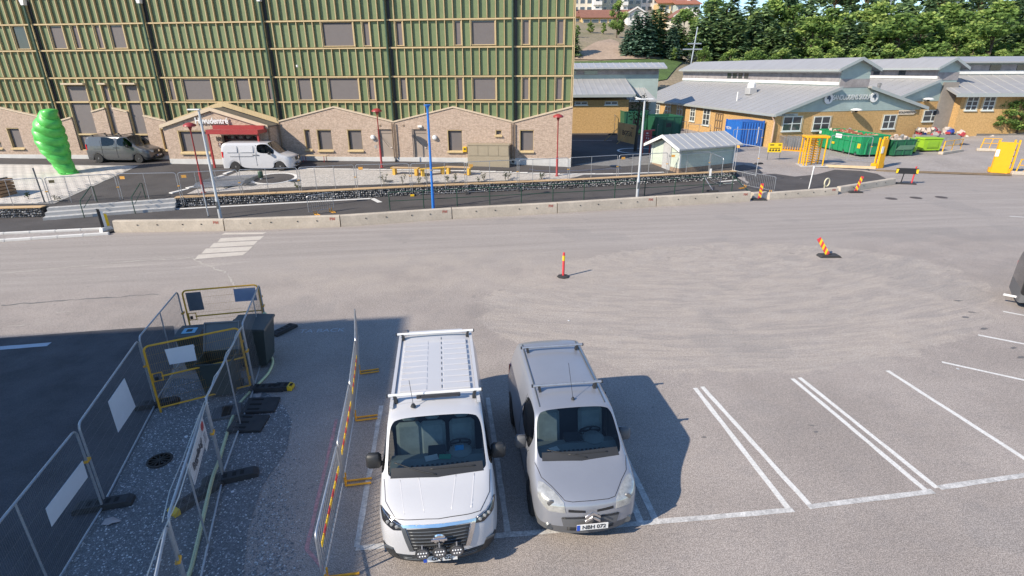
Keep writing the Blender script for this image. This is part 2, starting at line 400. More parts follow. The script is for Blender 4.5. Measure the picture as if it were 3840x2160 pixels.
# parking bay lines
def stripe(name, a, b, wd, m, off=.004, z=zg, cut=None):
    a, b = Vector(a[:2]), Vector(b[:2]); d = (b-a).normalized(); nrm = Vector((-d.y, d.x))*wd/2
    B_ = MB(); L_ = (b-a).length; k = max(1, int(L_/.35)); rows = []
    for i in range(k+1):
        p = a+d*(L_*i/k); j = random.uniform(-.008, .008); j2 = random.uniform(-.008, .008)
        for sgn, jj in ((1, j), (-1, j2)): q = p+nrm*sgn+nrm.normalized()*jj; rows.append((q.x, q.y, z(q.x, q.y)+off))
    fs = [(2*i, 2*i+1, 2*i+3, 2*i+2) for i in range(k)]
    B_.add(rows, fs); o = B_.build(name, m); return tag(o, kind='structure')
def wl(p, q, wd=.1, m=PAINT, off=.004): return stripe('parking_line', at(*p), at(*q), wd, m, off)
dirv = Vector((-.12, .993))
def bay(x0, y0, ln, m=PAINT, wd=.1):
    return stripe('parking_line', (x0, y0), (x0+dirv.x*ln, y0+dirv.y*ln), wd, m)
bay(-2.62, 6.98, 4.2, PAINT_W); bay(-.09, 7.2, 4.3, PAINT_W)
bay(2.25, 7.42, 4.3, PAINT_W, .12); bay(2.52, 7.46, 4.3, PAINT_W, .12)
for p, q in [((2606, 1455), (2962, 1915)), ((2632, 1450), (3040, 1900)), ((2972, 1420), (3484, 1850)), ((2998, 1416), (3514, 1830)), ((3328, 1390), (3850, 1725)), ((3532, 1358), (3850, 1428)), ((3668, 1256), (3850, 1292)), ((3762, 1168), (3850, 1185)), ((3786, 811), (3850, 815))]: wl(p, q, .1 if p[0] > 3400 else .11)
wl((1335, 2056), (1905, 2006), .11, PAINT_W, .008); wl((1905, 2006), (2445, 1960), .11, PAINT_W, .008)
wl((2445, 1960), (2975, 1913), .12, PAINT_W, .008); wl((3030, 1902), (3500, 1843), .12, PAINT_W, .008); wl((3520, 1830), (3850, 1782), .12, PAINT_W, .008)
wl((-80, 1313), (185, 1292), .24, mat('pale_blue_paint', (.45, .5, .56), .7, var=.06), .012)
# zebra crossing
for (a, b, c, d) in [((843, 873), (1000, 871), (985, 878), (830, 880)), ((828, 893), (990, 885), (975, 899), (815, 908)), ((802, 911), (968, 903), (952, 919), (785, 929)), ((772, 932), (948, 924), (932, 940), (755, 951)), ((745, 955), (930, 943), (910, 957), (730, 972))]:
    ps = [at(*q, .006) for q in (a, b, c, d)]; z_ = MB(); z_.quad(*ps); tag(z_.build('crossing_stripe', PAINT_CREAM), kind='structure')
# pink spray line and its corner, chalk writing
PINK = mat('pink_spray', (.60, .27, .27), .9, var=0., col2=(.40, .27, .26), vs=6, fine=.3, fs=18)
stripe('sprayed_line', at(1262, 1572), at(1150, 2060), .07, PINK, .005); stripe('sprayed_line', at(1150, 2060), at(1232, 2160), .06, PINK, .006)
CHALK = mat('chalk', (.42, .43, .45), .9, var=.2, vs=12)
ct = text('chalk_writing', 'TA BACK', .33, .001, CHALK, None, None)
p = at(1208, 1240, .004); ct.matrix_world = Matrix.Translation((p.x, p.y, .005)) @ Matrix.Rotation(R(4), 4, 'Z') @ Matrix.Rotation(R(-90), 4, 'X')
tag(ct, kind='structure')
# tar repairs and cracks on the lot
TAR = mat('tar_stain', (.14, .132, .128), .7, var=.2, vs=20)
for q in [(3620, 1190), (3645, 1171), (3690, 1233), (3660, 1080), (3592, 1128), (3568, 1058), (3555, 1015), (3545, 975), (3562, 945), (3530, 950), (3800, 1305), (3830, 1340), (2640, 1640), (3060, 1620), (3040, 1595)]:
    c = at(*q); b = MB(); big = .15 if q[1] > 1100 and q[0] > 3500 else .07
    ps = []; a0 = random.uniform(-.4, .4)
    for k in range(14):
        an = k*2*PI/14; r = random.uniform(.45, 1.); x, y = big*r*math.cos(an)*1.2, big*r*math.sin(an)*.5
        ps.append((c.x+x*math.cos(a0)-y*math.sin(a0), c.y+x*math.sin(a0)+y*math.cos(a0), .005))
    b.add(ps+[(c.x, c.y, .005)], [(k, (k+1) % 14, 14) for k in range(14)]); tag(b.build('tar_patch', TAR), kind='structure')
CRK = mat('sandy_crack_fill', (.42, .385, .34), .95, var=.2, vs=4)
def crack(pxs, wd, m=CRK, nm='crack'):
    b = MB(); P_ = [at(*q) for q in pxs]; pts = []
    for i in range(len(P_)-1):
        for k in range(7): p = P_[i].lerp(P_[i+1], k/7.); pts.append(p+Vector((random.gauss(0, .04), random.gauss(0, .04), 0)))
    vs = []
    for i, p in enumerate(pts):
        t = (pts[min(i+1, len(pts)-1)]-pts[max(i-1, 0)]).normalized(); s = Vector((-t.y, t.x, 0))*wd*random.uniform(.2, 1.); vs += [(p.x+s.x, p.y+s.y, .005), (p.x-s.x, p.y-s.y, .005)]
    b.add(vs, [(2*i, 2*i+1, 2*i+3, 2*i+2) for i in range(len(pts)-1)]); return tag(b.build(nm, m), kind='structure')
crack([(0, 1028), (120, 1015), (300, 998), (430, 985), (560, 975), (720, 968), (790, 1000), (855, 1030)], .045)
crack([(855, 1030), (870, 1060), (900, 1090)], .05); crack([(720, 968), (640, 960), (560, 968)], .03)
crack([(0, 1145), (200, 1130), (420, 1115), (620, 1100)], .05, mat('dark_crack', (.14, .14, .138), .9, var=.2))
crack([(30, 1225), (220, 1205)], .03); crack([(205, 1172), (330, 1163)], .025)
for i in range(26):   # tyre scuffs / dust trails on the lot
    x, y = random.uniform(1950, 3300), random.uniform(930, 1230); dx = random.uniform(60, 200); dy = dx*random.uniform(-.25, .12)
    if i % 3: continue
    crack([(x, y), (x+dx*.5, y+dy*.4), (x+dx, y+dy)], .02, mat('pale_dust_trail', (.37, .335, .30), .95, var=.15, vs=4), 'dust_trail')
# ================================================================== GREEN CLAD SCHOOL BUILDING
def brick_mat(name, c1, c2, mortar, sx=.25, sz=.075, bump=.5, axis='XZ'):
    m = bpy.data.materials.new(name); m.use_nodes = True; n = m.node_tree.nodes; L = m.node_tree.links; b = n['Principled BSDF']; b.inputs['Roughness'].default_value = .9
    b.inputs['Specular IOR Level'].default_value = .2
    tc = n.new('ShaderNodeTexCoord'); se = n.new('ShaderNodeSeparateXYZ'); cb = n.new('ShaderNodeCombineXYZ'); L.new(tc.outputs['Object'], se.inputs[0])
    ad = n.new('ShaderNodeMath'); ad.operation = 'ADD'; L.new(se.outputs['X'], ad.inputs[0]); L.new(se.outputs['Y'], ad.inputs[1])
    L.new(ad.outputs[0], cb.inputs[0]); L.new(se.outputs['Z'], cb.inputs[1])
    t = n.new('ShaderNodeTexBrick'); t.inputs['Scale'].default_value = 1; t.inputs['Brick Width'].default_value = sx; t.inputs['Row Height'].default_value = sz; t.inputs['Mortar Size'].default_value = .010; t.inputs['Bias'].default_value = 0.
    t.inputs['Color1'].default_value = (*c1, 1); t.inputs['Color2'].default_value = (*c2, 1); t.inputs['Mortar'].default_value = (*mortar, 1); L.new(cb.outputs[0], t.inputs[0])
    no = n.new('ShaderNodeTexNoise'); no.inputs['Scale'].default_value = 7; no.inputs['Detail'].default_value = 5; L.new(tc.outputs['Object'], no.inputs[0])
    mr = n.new('ShaderNodeMapRange'); mr.inputs[1].default_value = .3; mr.inputs[2].default_value = .7; mr.inputs[3].default_value = .82; mr.inputs[4].default_value = 1.16; L.new(no.outputs['Fac'], mr.inputs[0])
    mx = n.new('ShaderNodeMix'); mx.data_type = 'RGBA'; mx.blend_type = 'MULTIPLY'; mx.inputs['Factor'].default_value = 1; L.new(t.outputs['Color'], mx.inputs['A']); L.new(mr.outputs[0], mx.inputs['B']); L.new(mx.outputs['Result'], b.inputs['Base Color'])
    bp = n.new('ShaderNodeBump'); bp.inputs['Strength'].default_value = bump; bp.inputs['Distance'].default_value = .01; bp.invert = True; L.new(t.outputs['Fac'], bp.inputs['Height']); L.new(bp.outputs[0], b.inputs['Normal'])
    MATS[name] = m; return m
BRICK = brick_mat('light_brick', (.50, .375, .29), (.385, .28, .21), (.52, .425, .35))
GREENP = mat('green_panel', (.155, .205, .098), .55, var=.10, vs=.6, fine=.06, fs=6, objrand=.07)
SHADED_BACK = mat('shaded_green_backing', (.02, .025, .016), .7)  # green backing painted near black to deepen the shade stripes beside the fins
TAN = mat('tan_timber', (.52, .395, .215), .65, var=.12, vs=2, stretch=(4, 4, .6), objrand=.06)
TAN_L = mat('pale_coping', (.58, .47, .34), .6, var=.08)
BLIND = mat('grey_screen_blind', (.155, .138, .135), .7, var=.04, objrand=.05)
DARKR = mat('dark_recess', (.03, .026, .024), .5)
PLINTH = mat('white_plinth', (.56, .55, .53), .85, var=.1, vs=1.5)
PIPEG = mat('green_downpipe', (.055, .095, .06), .4, .2)
BRONZE = mat('brown_pipe', (.24, .175, .12), .5, .3)
DOOR = mat('taupe_door', (.30, .245, .205), .6, var=.05)
REDP = mat('red_paint', (.32, .04, .04), .42, var=.08)
WHITEM = mat('white_metal', (.74, .74, .73), .4, var=.04)
SILV = mat('galvanised_steel', (.50, .51, .53), .38, .75, var=.14, vs=8)
BLACKM = mat('black_metal', (.02, .02, .022), .45)
SKYGL = mat('window_glass_dark', (.03, .035, .04), .06, spec=.9)
FO = Vector((.17, 41.17, 0)); FA = R(-4.99); FU = Vector((math.cos(FA), math.sin(FA), 0)); FN = Vector((-math.sin(FA), math.cos(FA), 0))
def fac(px, py, d=0.):
    q = ray(px, py); o = FO + FN*d; c = Vector((0, 0, CAM_H)); t = (o-c).dot(FN)/q.dot(FN); p = c+q*t
    return (p-FO).dot(FU), p.z
fb = thing('school_building', 'large new school with green panels, tan timber fins and a brick ground floor', 'building', FO, FA)
UL, UR, HT, DEP = -45.8, 4.2, 14.6, 8.
c = MB(); c.b2((UL, .02, .2), (UR-.02, DEP, HT)); c.build('core_wall', SHADED_BACK, fb)
CW = 8.72/15
rows = [(3.5, 5.31), (5.31, 7.01), (7.01, 8.88), (8.88, 10.62), (10.62, 12.4)]
rows2 = rows+[(12.4, 14.4)]
# windows: (row, left px, right px, y px)
Z1 = lambda x: x/2.3373
Z2 = lambda x: 1050+x/2.2296
wins = []
for r, y, L_ in ((3, 330/2.337, [(120, 250), (440, 578), (640, 700), (840, 905), (970, 1105)]), (1, 790/2.337, [(1465, 1530), (1600, 1865), (2060, 2200), (2320, 2385)])):
    for a, b in L_: wins.append((r, fac(Z1(a), y)[0], fac(Z1(b), y)[0]))
for r, y, L_ in ((3, 280/2.23, [(340, 595), (675, 730), (945, 1002), (1437, 1495), (1580, 1840), (2005, 2120), (2288, 2340)]), (1, 745/2.23, [(140, 258), (395, 648), (720, 775), (985, 1037), (1450, 1505), (1593, 1845), (2005, 2120), (2283, 2332)])):
    for a, b in L_: wins.append((r, fac(Z2(a), y)[0], fac(Z2(b), y)[0]))
occ = {}
W_ = []
for r, a, b in wins:
    k0 = round(a/CW); k1 = max(k0+1, round(b/CW)); W_.append((r, k0, k1))
    for k in range(k0, k1): occ[(r, k)] = True
# tall stair windows through rows 0 and 1 (lower half of row 1)
talls = []
for a, b in ((565, 742), (872, 930), (1072, 1190)):
    u0, u1 = fac(Z1(a), 760/2.337)[0], fac(Z1(b), 760/2.337)[0]; k0 = round(u0/CW); k1 = max(k0+1, round(u1/CW)); talls.append((k0*CW, k1*CW))
    for k in range(k0, k1): occ[(0, k)] = True; occ[(1, k)] = 'T'
kmin, kmax = math.ceil(UL/CW), 7; upP, upF = MB(), MB()
pm = {}
for r, (z0, z1) in enumerate(rows2):
    m = MB(); m.box((0, 0, (z1-z0)/2), (CW-.09, .05, z1-z0-.12), bev=.012); pm[r] = m.mesh('panel', GREENP)
    m = MB(); m.box((0, 0, (z1-z0)/2), (.05, .18, z1-z0-.075)); pm[(r, 'f')] = m.mesh('fin', TAN)
mh = MB(); mh.box((0, 0, (7.01-6.62)/2), (CW-.09, .05, .30), bev=.012); pmT = mh.mesh('panel', GREENP)
mh = MB(); mh.box((0, 0, .19), (.065, .19, .32)); pmTf = mh.mesh('fin', TAN)
for r, (z0, z1) in enumerate(rows2):
    for k in range(kmin, kmax+1):
        st = occ.get((r, k))
        wdt = CW if k < kmax else UR-k*CW
        if st == 'T': inst('panel', pmT, fb, (k*CW+CW/2, -.012, 6.62))
        elif not st and k < kmax and r >= 4: upP.box((k*CW+CW/2, -.012, (z0+z1)/2), (CW-.09, .05, z1-z0-.12), bev=.012)
        elif not st and k < kmax: inst('panel', pm[r], fb, (k*CW+CW/2, -.012, z0))
        inw = occ.get((r, k)) and occ.get((r, k-1)) and any((w0 < k < w1) for (rr, w0, w1) in W_ if rr == r)
        if not inw:
            if st == 'T' and occ.get((r, k-1)) == 'T': inst('fin', pmTf, fb, (k*CW, -.095, 6.62)); continue
            if r == 0 and st and occ.get((0, k-1)): continue
            if r == 4: upF.box((k*CW, -.115, (z0+z1)/2), (.05, .18, z1-z0-.075))
            if r < 4: inst('fin', pm[(r, 'f')], fb, (k*CW, -.085, z0+.037))
upP.build('upper_panels', GREENP, fb)['kind'] = 'stuff'; upF.build('upper_fins', TAN, fb)['kind'] = 'stuff'
m = MB()
for r, (z0, z1) in enumerate(rows2): m.box((UR-.02-.05, -.012, (z0+z1)/2), (.1, .05, z1-z0-.12))
m.build('corner_panels', GREENP, fb)
m = MB()
for u in (UR-.14, UR-.04): m.b2((u-.03, -.19, 3.6), (u+.03, 0.02, HT))
m.build('corner_fins', TAN, fb)
# horizontal bands, one per bay and level
bays = [UL]+[-8.72*i for i in range(5, -1, -1)]+[UR]
for z in (5.31, 7.01, 8.88, 10.62, 12.4):
    for a, b in zip(bays, bays[1:]):
        if b-a < .5: continue
        if z == 5.31:
            segs = []; s0 = a+.06
            for t0, t1 in sorted(talls):
                if a < t0 < b: segs.append((s0, t0)); s0 = t1
            segs.append((s0, b-.06))
        else: segs = [(a+.06, b-.06)]
        for s0, s1 in segs:
            m = MB(); m.b2((s0, -.2, z-.055), (s1, 0., z+.04)); m.build('band', TAN, fb)
# upper windows
def window(parent, u0, u1, z0, z1, y=0., fr=.055, depth=.1, sill=True, blind=BLIND, proud=.13, tanmat=TAN, mull=0):
    f = MB(); f.b2((u0, y-proud, z0), (u0+fr, y, z1)); f.b2((u1-fr, y-proud, z0), (u1, y, z1)); f.b2((u0+fr, y-proud, z1-fr), (u1-fr, y, z1)); f.b2((u0+fr, y-proud, z0), (u1-fr, y, z0+fr))
    o = f.build('window', tanmat, parent)
    b = MB(); b.b2((u0+fr+.03, y-.035, z0+fr), (u1-fr-.012, y-.01, z1-fr-.06)); b.build('blind', blind, o)
    d = MB(); d.b2((u0+fr, y-.01, z0+fr), (u1-fr, y+.005, z1-fr)); d.build('pane', SKYGL, o)
    if sill: s = MB(); s.b2((u0-.03, y-proud-.1, z0-.05), (u1+.03, y-proud+.02, z0+.012)); s.build('sill', tanmat, o)
    return o
for i, (r, k0, k1) in enumerate(W_):
    z0, z1 = rows[r]
    window(fb, k0*CW+.035, k1*CW-.035, z0+.10, z1-.06, -.0, sill=False, blind=(SKYGL if i == 0 else BLIND))
# brick ground floor ---------------------------------------------------
BY = -.30
top = [(UL, 4.0), (-39.6, 4.95), (-34.9, 3.93), (-30.55, 4.95), (-26.16, 3.93), (-21.8, 4.9), (-17.44, 3.93), (-13.08, 4.95), (-8.72, 3.93), (-4.3, 4.95), (0, 3.93), (UR, 4.97)]
def ztop(u):
    for (a, b), (c_, d) in zip(top, top[1:]):
        if u <= c_: return b+(d-b)*(u-a)/(c_-a)
    return top[-1][1]
ym = 1170/2.337; holes = []
def hz(xa, xb, y0, y1, Zf):
    yy = (y0+y1)/2; s = 2.3373 if Zf is Z1 else 2.2296
    u0 = fac(Zf(xa), yy/s, BY)[0]; u1 = fac(Zf(xb), yy/s, BY)[0]; zt = fac(Zf((xa+xb)/2), y0/s, BY)[1]; zb = fac(Zf((xa+xb)/2), y1/s, BY)[1]
    return [u0, u1, zb, zt]
for a in [(78, 188, 1120, 1300), (-60, 14, 1240, 1300)]: holes.append(hz(*a, Z1)+['w'])
holes.append(hz(1418, 1460, 1125, 1315, Z1)+['w'])
for a in [(205, 258, 1080, 1252), (312, 436, 1082, 1258), (565, 688, 1082, 1258), (1400, 1525, 1085, 1266), (1800, 1853, 1085, 1132), (2002, 2120, 1085, 1266)]: holes.append(hz(*a, Z2)+['w'])
for a in [(826, 945, 1080, 1326), (1110, 1232, 1080, 1326)]: holes.append(hz(*a, Z2)+['d'])
for t0, t1 in talls: holes.append([t0-.02, t1+.02, 1.75, 9, 't'])
ZB = 1.42
def brick_wall(parent, u0, u1, zb, ztopf, holes, y, brk, mt, thick=.25, name='brick_wall'):
    xs = sorted(set([u0, u1]+[x for h in holes for x in (h[0], h[1]) if u0 < x < u1]+[b for b in brk if u0 < b < u1])); m = MB()
    for a, b in zip(xs, xs[1:]):
        if b-a < 1e-4: continue
        mid = (a+b)/2; hs = sorted([h for h in holes if h[0] < mid < h[1]], key=lambda h: h[2]); z = zb
        for h in hs:
            m.quad((a, y, z), (b, y, z), (b, y, h[2]), (a, y, h[2])); z = h[3]
        if z < min(ztopf(a+1e-6), ztopf(b-1e-6)): m.quad((a, y, z), (b, y, z), (b, y, ztopf(b-1e-6)), (a, y, ztopf(a+1e-6)))
    for h in holes:
        zt = min(h[3], min(ztopf(h[0]), ztopf(h[1])))
        if h[0] < u0 or h[1] > u1: continue
        for x in (h[0], h[1]): m.quad((x, y, h[2]), (x, y+thick, h[2]), (x, y+thick, min(h[3], ztopf(x))), (x, y, min(h[3], ztopf(x))))
        m.quad((h[0], y, h[2]), (h[1], y, h[2]), (h[1], y+thick, h[2]), (h[0], y+thick, h[2]))
        if h[3] < ztopf(h[0]): m.quad((h[0], y, h[3]), (h[1], y, h[3]), (h[1], y+thick, h[3]), (h[0], y+thick, h[3]))
    m.quad((u1, y, zb), (u1, y+thick, zb), (u1, y+thick, ztopf(u1-1e-6)), (u1, y, ztopf(u1-1e-6)))
    return m.build(name, mt, parent, fixn=False)
bxs = [p[0] for p in top]
for a, b in [(UL, -34.9), (-34.9, -26.16), (-26.16, -17.44), (-17.44, -8.72), (-8.72, 0), (0, UR)]:
    brick_wall(fb, a+.0, b-.0, ZB, ztop, [h for h in holes if a <= h[0] <= b], BY, bxs, BRICK)
    p = MB(); p.b2((a+.004, BY-.035, .3), (b-.004, BY+.2, ZB)); p.build('plinth', PLINTH, fb)
# coping along the zigzag top
for (a, za), (b, zb_) in zip(top, top[1:]):
    if b == -21.8 or a == -21.8: continue
    if a == -34.9 or b == -26.16:   # broken by the tall windows
        segs = []; s0 = a
        for t0, t1 in sorted(talls):
            if a < t0 < b: segs.append((s0, t0-.02)); s0 = t1+.02
            elif t0 < a < t1: s0 = t1+.02
        segs.append((s0, b))
    else: segs = [(a, b)]
    for s0, s1 in segs:
        if s1-s0 < .1: continue
        m = MB(); m.ext([(s0, BY-.06, ztop(s0+1e-5)-.03), (s1, BY-.06, ztop(s1-1e-5)-.03), (s1, BY-.06, ztop(s1-1e-5)+.07), (s0, BY-.06, ztop(s0+1e-5)+.07)], (0, .36, 0)); m.build('coping', TAN_L, fb)
for h in holes:
    u0, u1, z0, z1, k = h
    if k == 'w':
        f = MB(); fr = .06
        f.b2((u0+.004, BY+.0, z0+.004), (u0+fr, BY+.24, z1-.004)); f.b2((u1-fr*.5, BY+.05, z0+.004), (u1-.004, BY+.24, z1-.004)); f.b2((u0+fr, BY+.02, z1-fr), (u1-fr*.5, BY+.24, z1-.004)); f.b2((u0+fr, BY+.02, z0+.004), (u1-fr*.5, BY+.24, z0+fr))
        o = f.build('window', TAN, fb)
        b = MB(); b.b2((u0+fr+.09*(u1-u0 > .6), BY+.17, z0+fr), (u1-fr*.5-.006, BY+.19, z1-fr-.05)); b.build('blind', BLIND, o)
        d = MB(); d.b2((u0+fr, BY+.215, z0+fr), (u1-fr*.5, BY+.235, z1-fr)); d.build('pane', DARKR, o)
        s = MB(); s.ext([(u0-.05, BY+.01, z0+.02), (u0-.05, BY-.12, z0-.03), (u0-.05, BY-.12, z0-.10), (u0-.05, BY+.01, z0-.09)], (u1-u0+.1, 0, 0)); s.build('sill', TAN, o)
    elif k == 'd':
        d = MB(); lf = MB(); 
        d.b2((u0+.005, BY+.03, 1.0), (u0+.10, BY+.22, z1-.005)); d.b2((u1-.05, BY+.1, 1.0), (u1-.005, BY+.22, z1-.005)); d.b2((u0+.1, BY+.12, z1-.3), (u1-.05, BY+.22, z1-.005))
        o = d.build('door', DOOR, fb)
        lf.b2((u0+.103, BY+.15, 1.02), (u1-.053, BY+.2, z1-.303)); lf.build('door_leaf', mat('door_leaf', (.33, .272, .225), .55, var=.04), o)
        hh = MB(); hh.box((u1-.16, BY+.1, 2.1), (.12, .06, .03)); hh.build('door_handle', WHITEM, o)
        st = MB(); st.tube([(u0+.1, BY+.1, z1-.45), (u1-.2, BY-.35, 2.2)], .012, 5); st.build('door_closer', BLACKM, o)
for (t0, t1) in talls:
    f = MB(); zs = [1.75, 2.95, 5.31, 6.55]
    f.b2((t0+.02, -.22, 1.75), (t0+.075, 0, 6.62)); f.b2((t1-.06, -.16, 1.75), (t1-.02, 0, 6.62))
    for z in zs: f.b2((t0+.075, -.2, z-.05), (t1-.06, 0, z+.06))
    o = f.build('stair_window', TAN, fb)
    for z0, z1 in zip(zs, zs[1:]):
        b = MB(); b.b2((t0+.13, -.06, z0+.06), (t1-.07, -.04, z1-.12)); b.build('blind', BLIND, o)
    d = MB(); d.b2((t0+.075, -.02, 1.8), (t1-.06, 0.01, 6.5)); d.build('pane', DARKR, o)
    s = MB(); s.b2((t0-.02, -.42, 6.55), (t1+.02, -.0, 6.66)); s.build('hood', TAN_L, o)
# downpipes with hopper heads, lower brown pipes
for i, u in enumerate([0, -8.72, -17.44, -26.16, -34.9]):
    d = MB(); d.tube([(u, -.30, 4.0), (u, -.30, 11.9)], .075, 10); d.tube([(u, -.3, 7.0), (u, -.3, 7.05)], .095, 10); d.tube([(u, -.3, 9.6), (u, -.3, 9.65)], .095, 10)
    o = d.build('downpipe', PIPEG, fb, smooth=40)
    h = MB(); h.ext([(u-.1, -.42, 11.85), (u+.1, -.42, 11.85), (u+.17, -.42, 12.2), (u-.17, -.42, 12.2)], (0, .3, 0)); h.build('hopper_head', WHITEM, o)
    g_ = MB(); g_.b2((u+.10, -.10, 3.9), (u+.30, .0, 12.2)); g_.build('shadow_gap_panel', BLACKM, fb)
    if i in (0, 1, 2):
        q = MB()
        for s in (-.1, .1): q.tube([(u+s, BY-.1, 3.85), (u+s, BY-.1, 1.35)], .045, 8)
        q.build('brown_downpipe', BRONZE, fb, smooth=40)
        q = MB(); q.lathe([(.07, 0), (.09, .08), (.06, .2)], (u, BY-.13, 1.1), 8); q.build('pipe_drain', BLACKM, fb)
# wall lamps, vents, sensor
WL = mat('white_lamp_globe', (.78, .78, .76), .25, var=.03)
for px, py in ((1050+778/2.23, 1148/2.23), (1050+1295/2.23, 1150/2.23)):
    u, z = fac(px, py, BY); l = MB(); l.lathe([(.0, -.22), (.12, -.19), (.17, -.1), (.18, -.04), (.15, 0)], (u, BY, z), 14, 'Y'); o = l.build('wall_lamp', WL, fb, smooth=40)
    l = MB(); l.lathe([(.19, -.05), (.19, .0)], (u, BY-.01, z), 14, 'Y'); l.build('lamp_rim', SILV, o)
for px, py in ((1050+838/2.23, 1050/2.23), (1050+1033/2.23, 1050/2.23)):
    u, z = fac(px, py, BY); l = MB(); l.lathe([(.07, -.03), (.07, 0)], (u, BY, z), 12, 'Y'); l.build('wall_vent', BRONZE, fb)
u, z = fac(1050+1172/2.23, 1057/2.23, BY); l = MB(); l.box((u, BY-.06, z), (.32, .12, .15), bev=.02); l.build('emergency_light', WL, fb)
u, z = fac(1050+795/2.23, 1180/2.23, BY); l = MB(); l.box((u, BY-.01, z), (.2, .02, .09)); l.box((u, BY-.01, z-.4), (.16, .02, .2)); l.build('small_wall_sign', mat('grey_sign', (.4, .38, .36), .5), fb)
u, z = fac(1120, 248, 0); l = MB(); l.box((u, -.24, z), (.12, .14, .16), bev=.02); l.tube([(u, -.1, z), (u, -.24, z)], .02); l.build('security_camera', WHITEM, fb)
# entrance extension --------------------------------------------------
ED = -1.9; EU0 = fac(610, 480, ED)[0]; EU1 = fac(1001, 480, ED)[0]; EM = (EU0+EU1)/2; EZE = 3.7; EZP = fac(791, 417, ED)[1]
ent = thing('entrance_porch', 'brick gabled main entrance porch with a red steel canopy', 'porch', FO, FA)
def zt2(u): return EZE + (EZP-EZE)*(1-abs(u-EM)/((EU1-EU0)/2))
def eh(xa, xb, y0, y1):  # coords in the zoom [560,380] scale 4.262
    s = 4.262; yy = 380+(y0+y1)/2/s
    return [fac(560+xa/s, yy, ED)[0], fac(560+xb/s, yy, ED)[0], fac(560+xa/s, 380+y1/s, ED)[1], fac(560+xb/s, 380+y0/s, ED)[1], 'w']
h1 = eh(475, 945, 465, 815); h2 = eh(1180, 1760, 545, 900); h2[2] = 1.15; h2[3] = 3.12
brick_wall(ent, EU0, EU1, 1.42, zt2, [h1, h2], ED, [EM], BRICK, .3)
p = MB(); p.b2((EU0, ED-.03, .4), (h2[0], ED+.2, 1.42)); p.build('plinth', PLINTH, ent)
p = MB(); p.b2((h2[1], ED-.03, .4), (EU1-.01, ED+.2, 1.42)); p.build('plinth', PLINTH, ent)
for ex in (EU0, EU1): sw = MB(); sw.quad((ex, ED, 1.0), (ex, BY, 1.0), (ex, BY, EZE), (ex, ED, EZE)); sw.build('side_wall', BRICK, ent)
rf = MB()
for s, (a, b) in ((0, (EU0-.12, EM)), (1, (EM, EU1+.12))):
    z0, z1 = (EZE-.02, EZP+.1) if s == 0 else (EZP+.1, EZE-.02)
    rf.ext([(a, ED-.15, z0), (b, ED-.15, z1), (b, -.0, z1), (a, -.0, z0)], (0, 0, .09))
rf.build('roof', mat('dark_roofing', (.075, .08, .09), .35, .2, var=.1), ent)
for s, (a, b) in ((0, (EU0-.14, EM)), (1, (EM, EU1+.14))):
    z0, z1 = (EZE-.1, EZP+.03) if s == 0 else (EZP+.03, EZE-.1)
    m = MB(); m.ext([(a, ED-.17, z0), (b, ED-.17, z1), (b, ED-.17, z1+.24), (a, ED-.17, z0+.24)], (0, .09, 0)); m.build('verge_board', TAN_L, ent)
    m = MB(); m.ext([(a, -.36, z0+.2), (b, -.36, z1+.2), (b, -.36, z1+.55), (a, -.36, z0+.55)], (0, .14, 0)); m.build('roof_flashing', TAN, ent)
u0, u1, z0, z1, _ = h1
f = MB(); f.b2((u0+.004, ED+.0, z0+.004), (u0+.08, ED+.29, z1-.004)); f.b2((u1-.04, ED+.05, z0), (u1-.004, ED+.29, z1)); f.b2((u0+.08, ED+.02, z1-.07), (u1-.04, ED+.29, z1-.004)); f.b2((u0+.08, ED+.02, z0), (u1-.04, ED+.29, z0+.06))
o = f.build('window', TAN, ent); b = MB(); b.b2((u0+.16, ED+.2, z0+.06), (u1-.05, ED+.22, z1-.13)); b.build('blind', BLIND, o); d = MB(); d.b2((u0+.08, ED+.26, z0+.06), (u1-.04, ED+.28, z1-.07)); d.build('pane', DARKR, o)
s = MB(); s.ext([(u0-.03, ED+.01, z0+.02), (u0-.03, ED-.14, z0-.04), (u0-.03, ED-.14, z0-.13), (u0-.03, ED+.01, z0-.11)], (u1-u0+.06, 0, 0)); s.build('sill', TAN, o)
u0, u1, z0, z1, _ = h2
MAR = mat('maroon_door_frame', (.09, .03, .032), .45)
f = MB(); nw = 4
for i in range(nw+1): x = lerp(u0+.03, u1-.03, i/nw); f.b2((x-.07, ED+.5, 1.1), (x+.07, ED+.6, z1))
for z in (1.12, 1.95, 2.75, z1-.06): f.b2((u0, ED+.505, z-.06), (u1, ED+.595, z+.06))
o = f.build('entrance_doors', MAR, ent); d = MB(); d.b2((u0, ED+.62, 1.1), (u1, ED+.64, z1)); d.build('pane', mat('door_glass', (.1, .105, .11), .05, spec=1.), o)
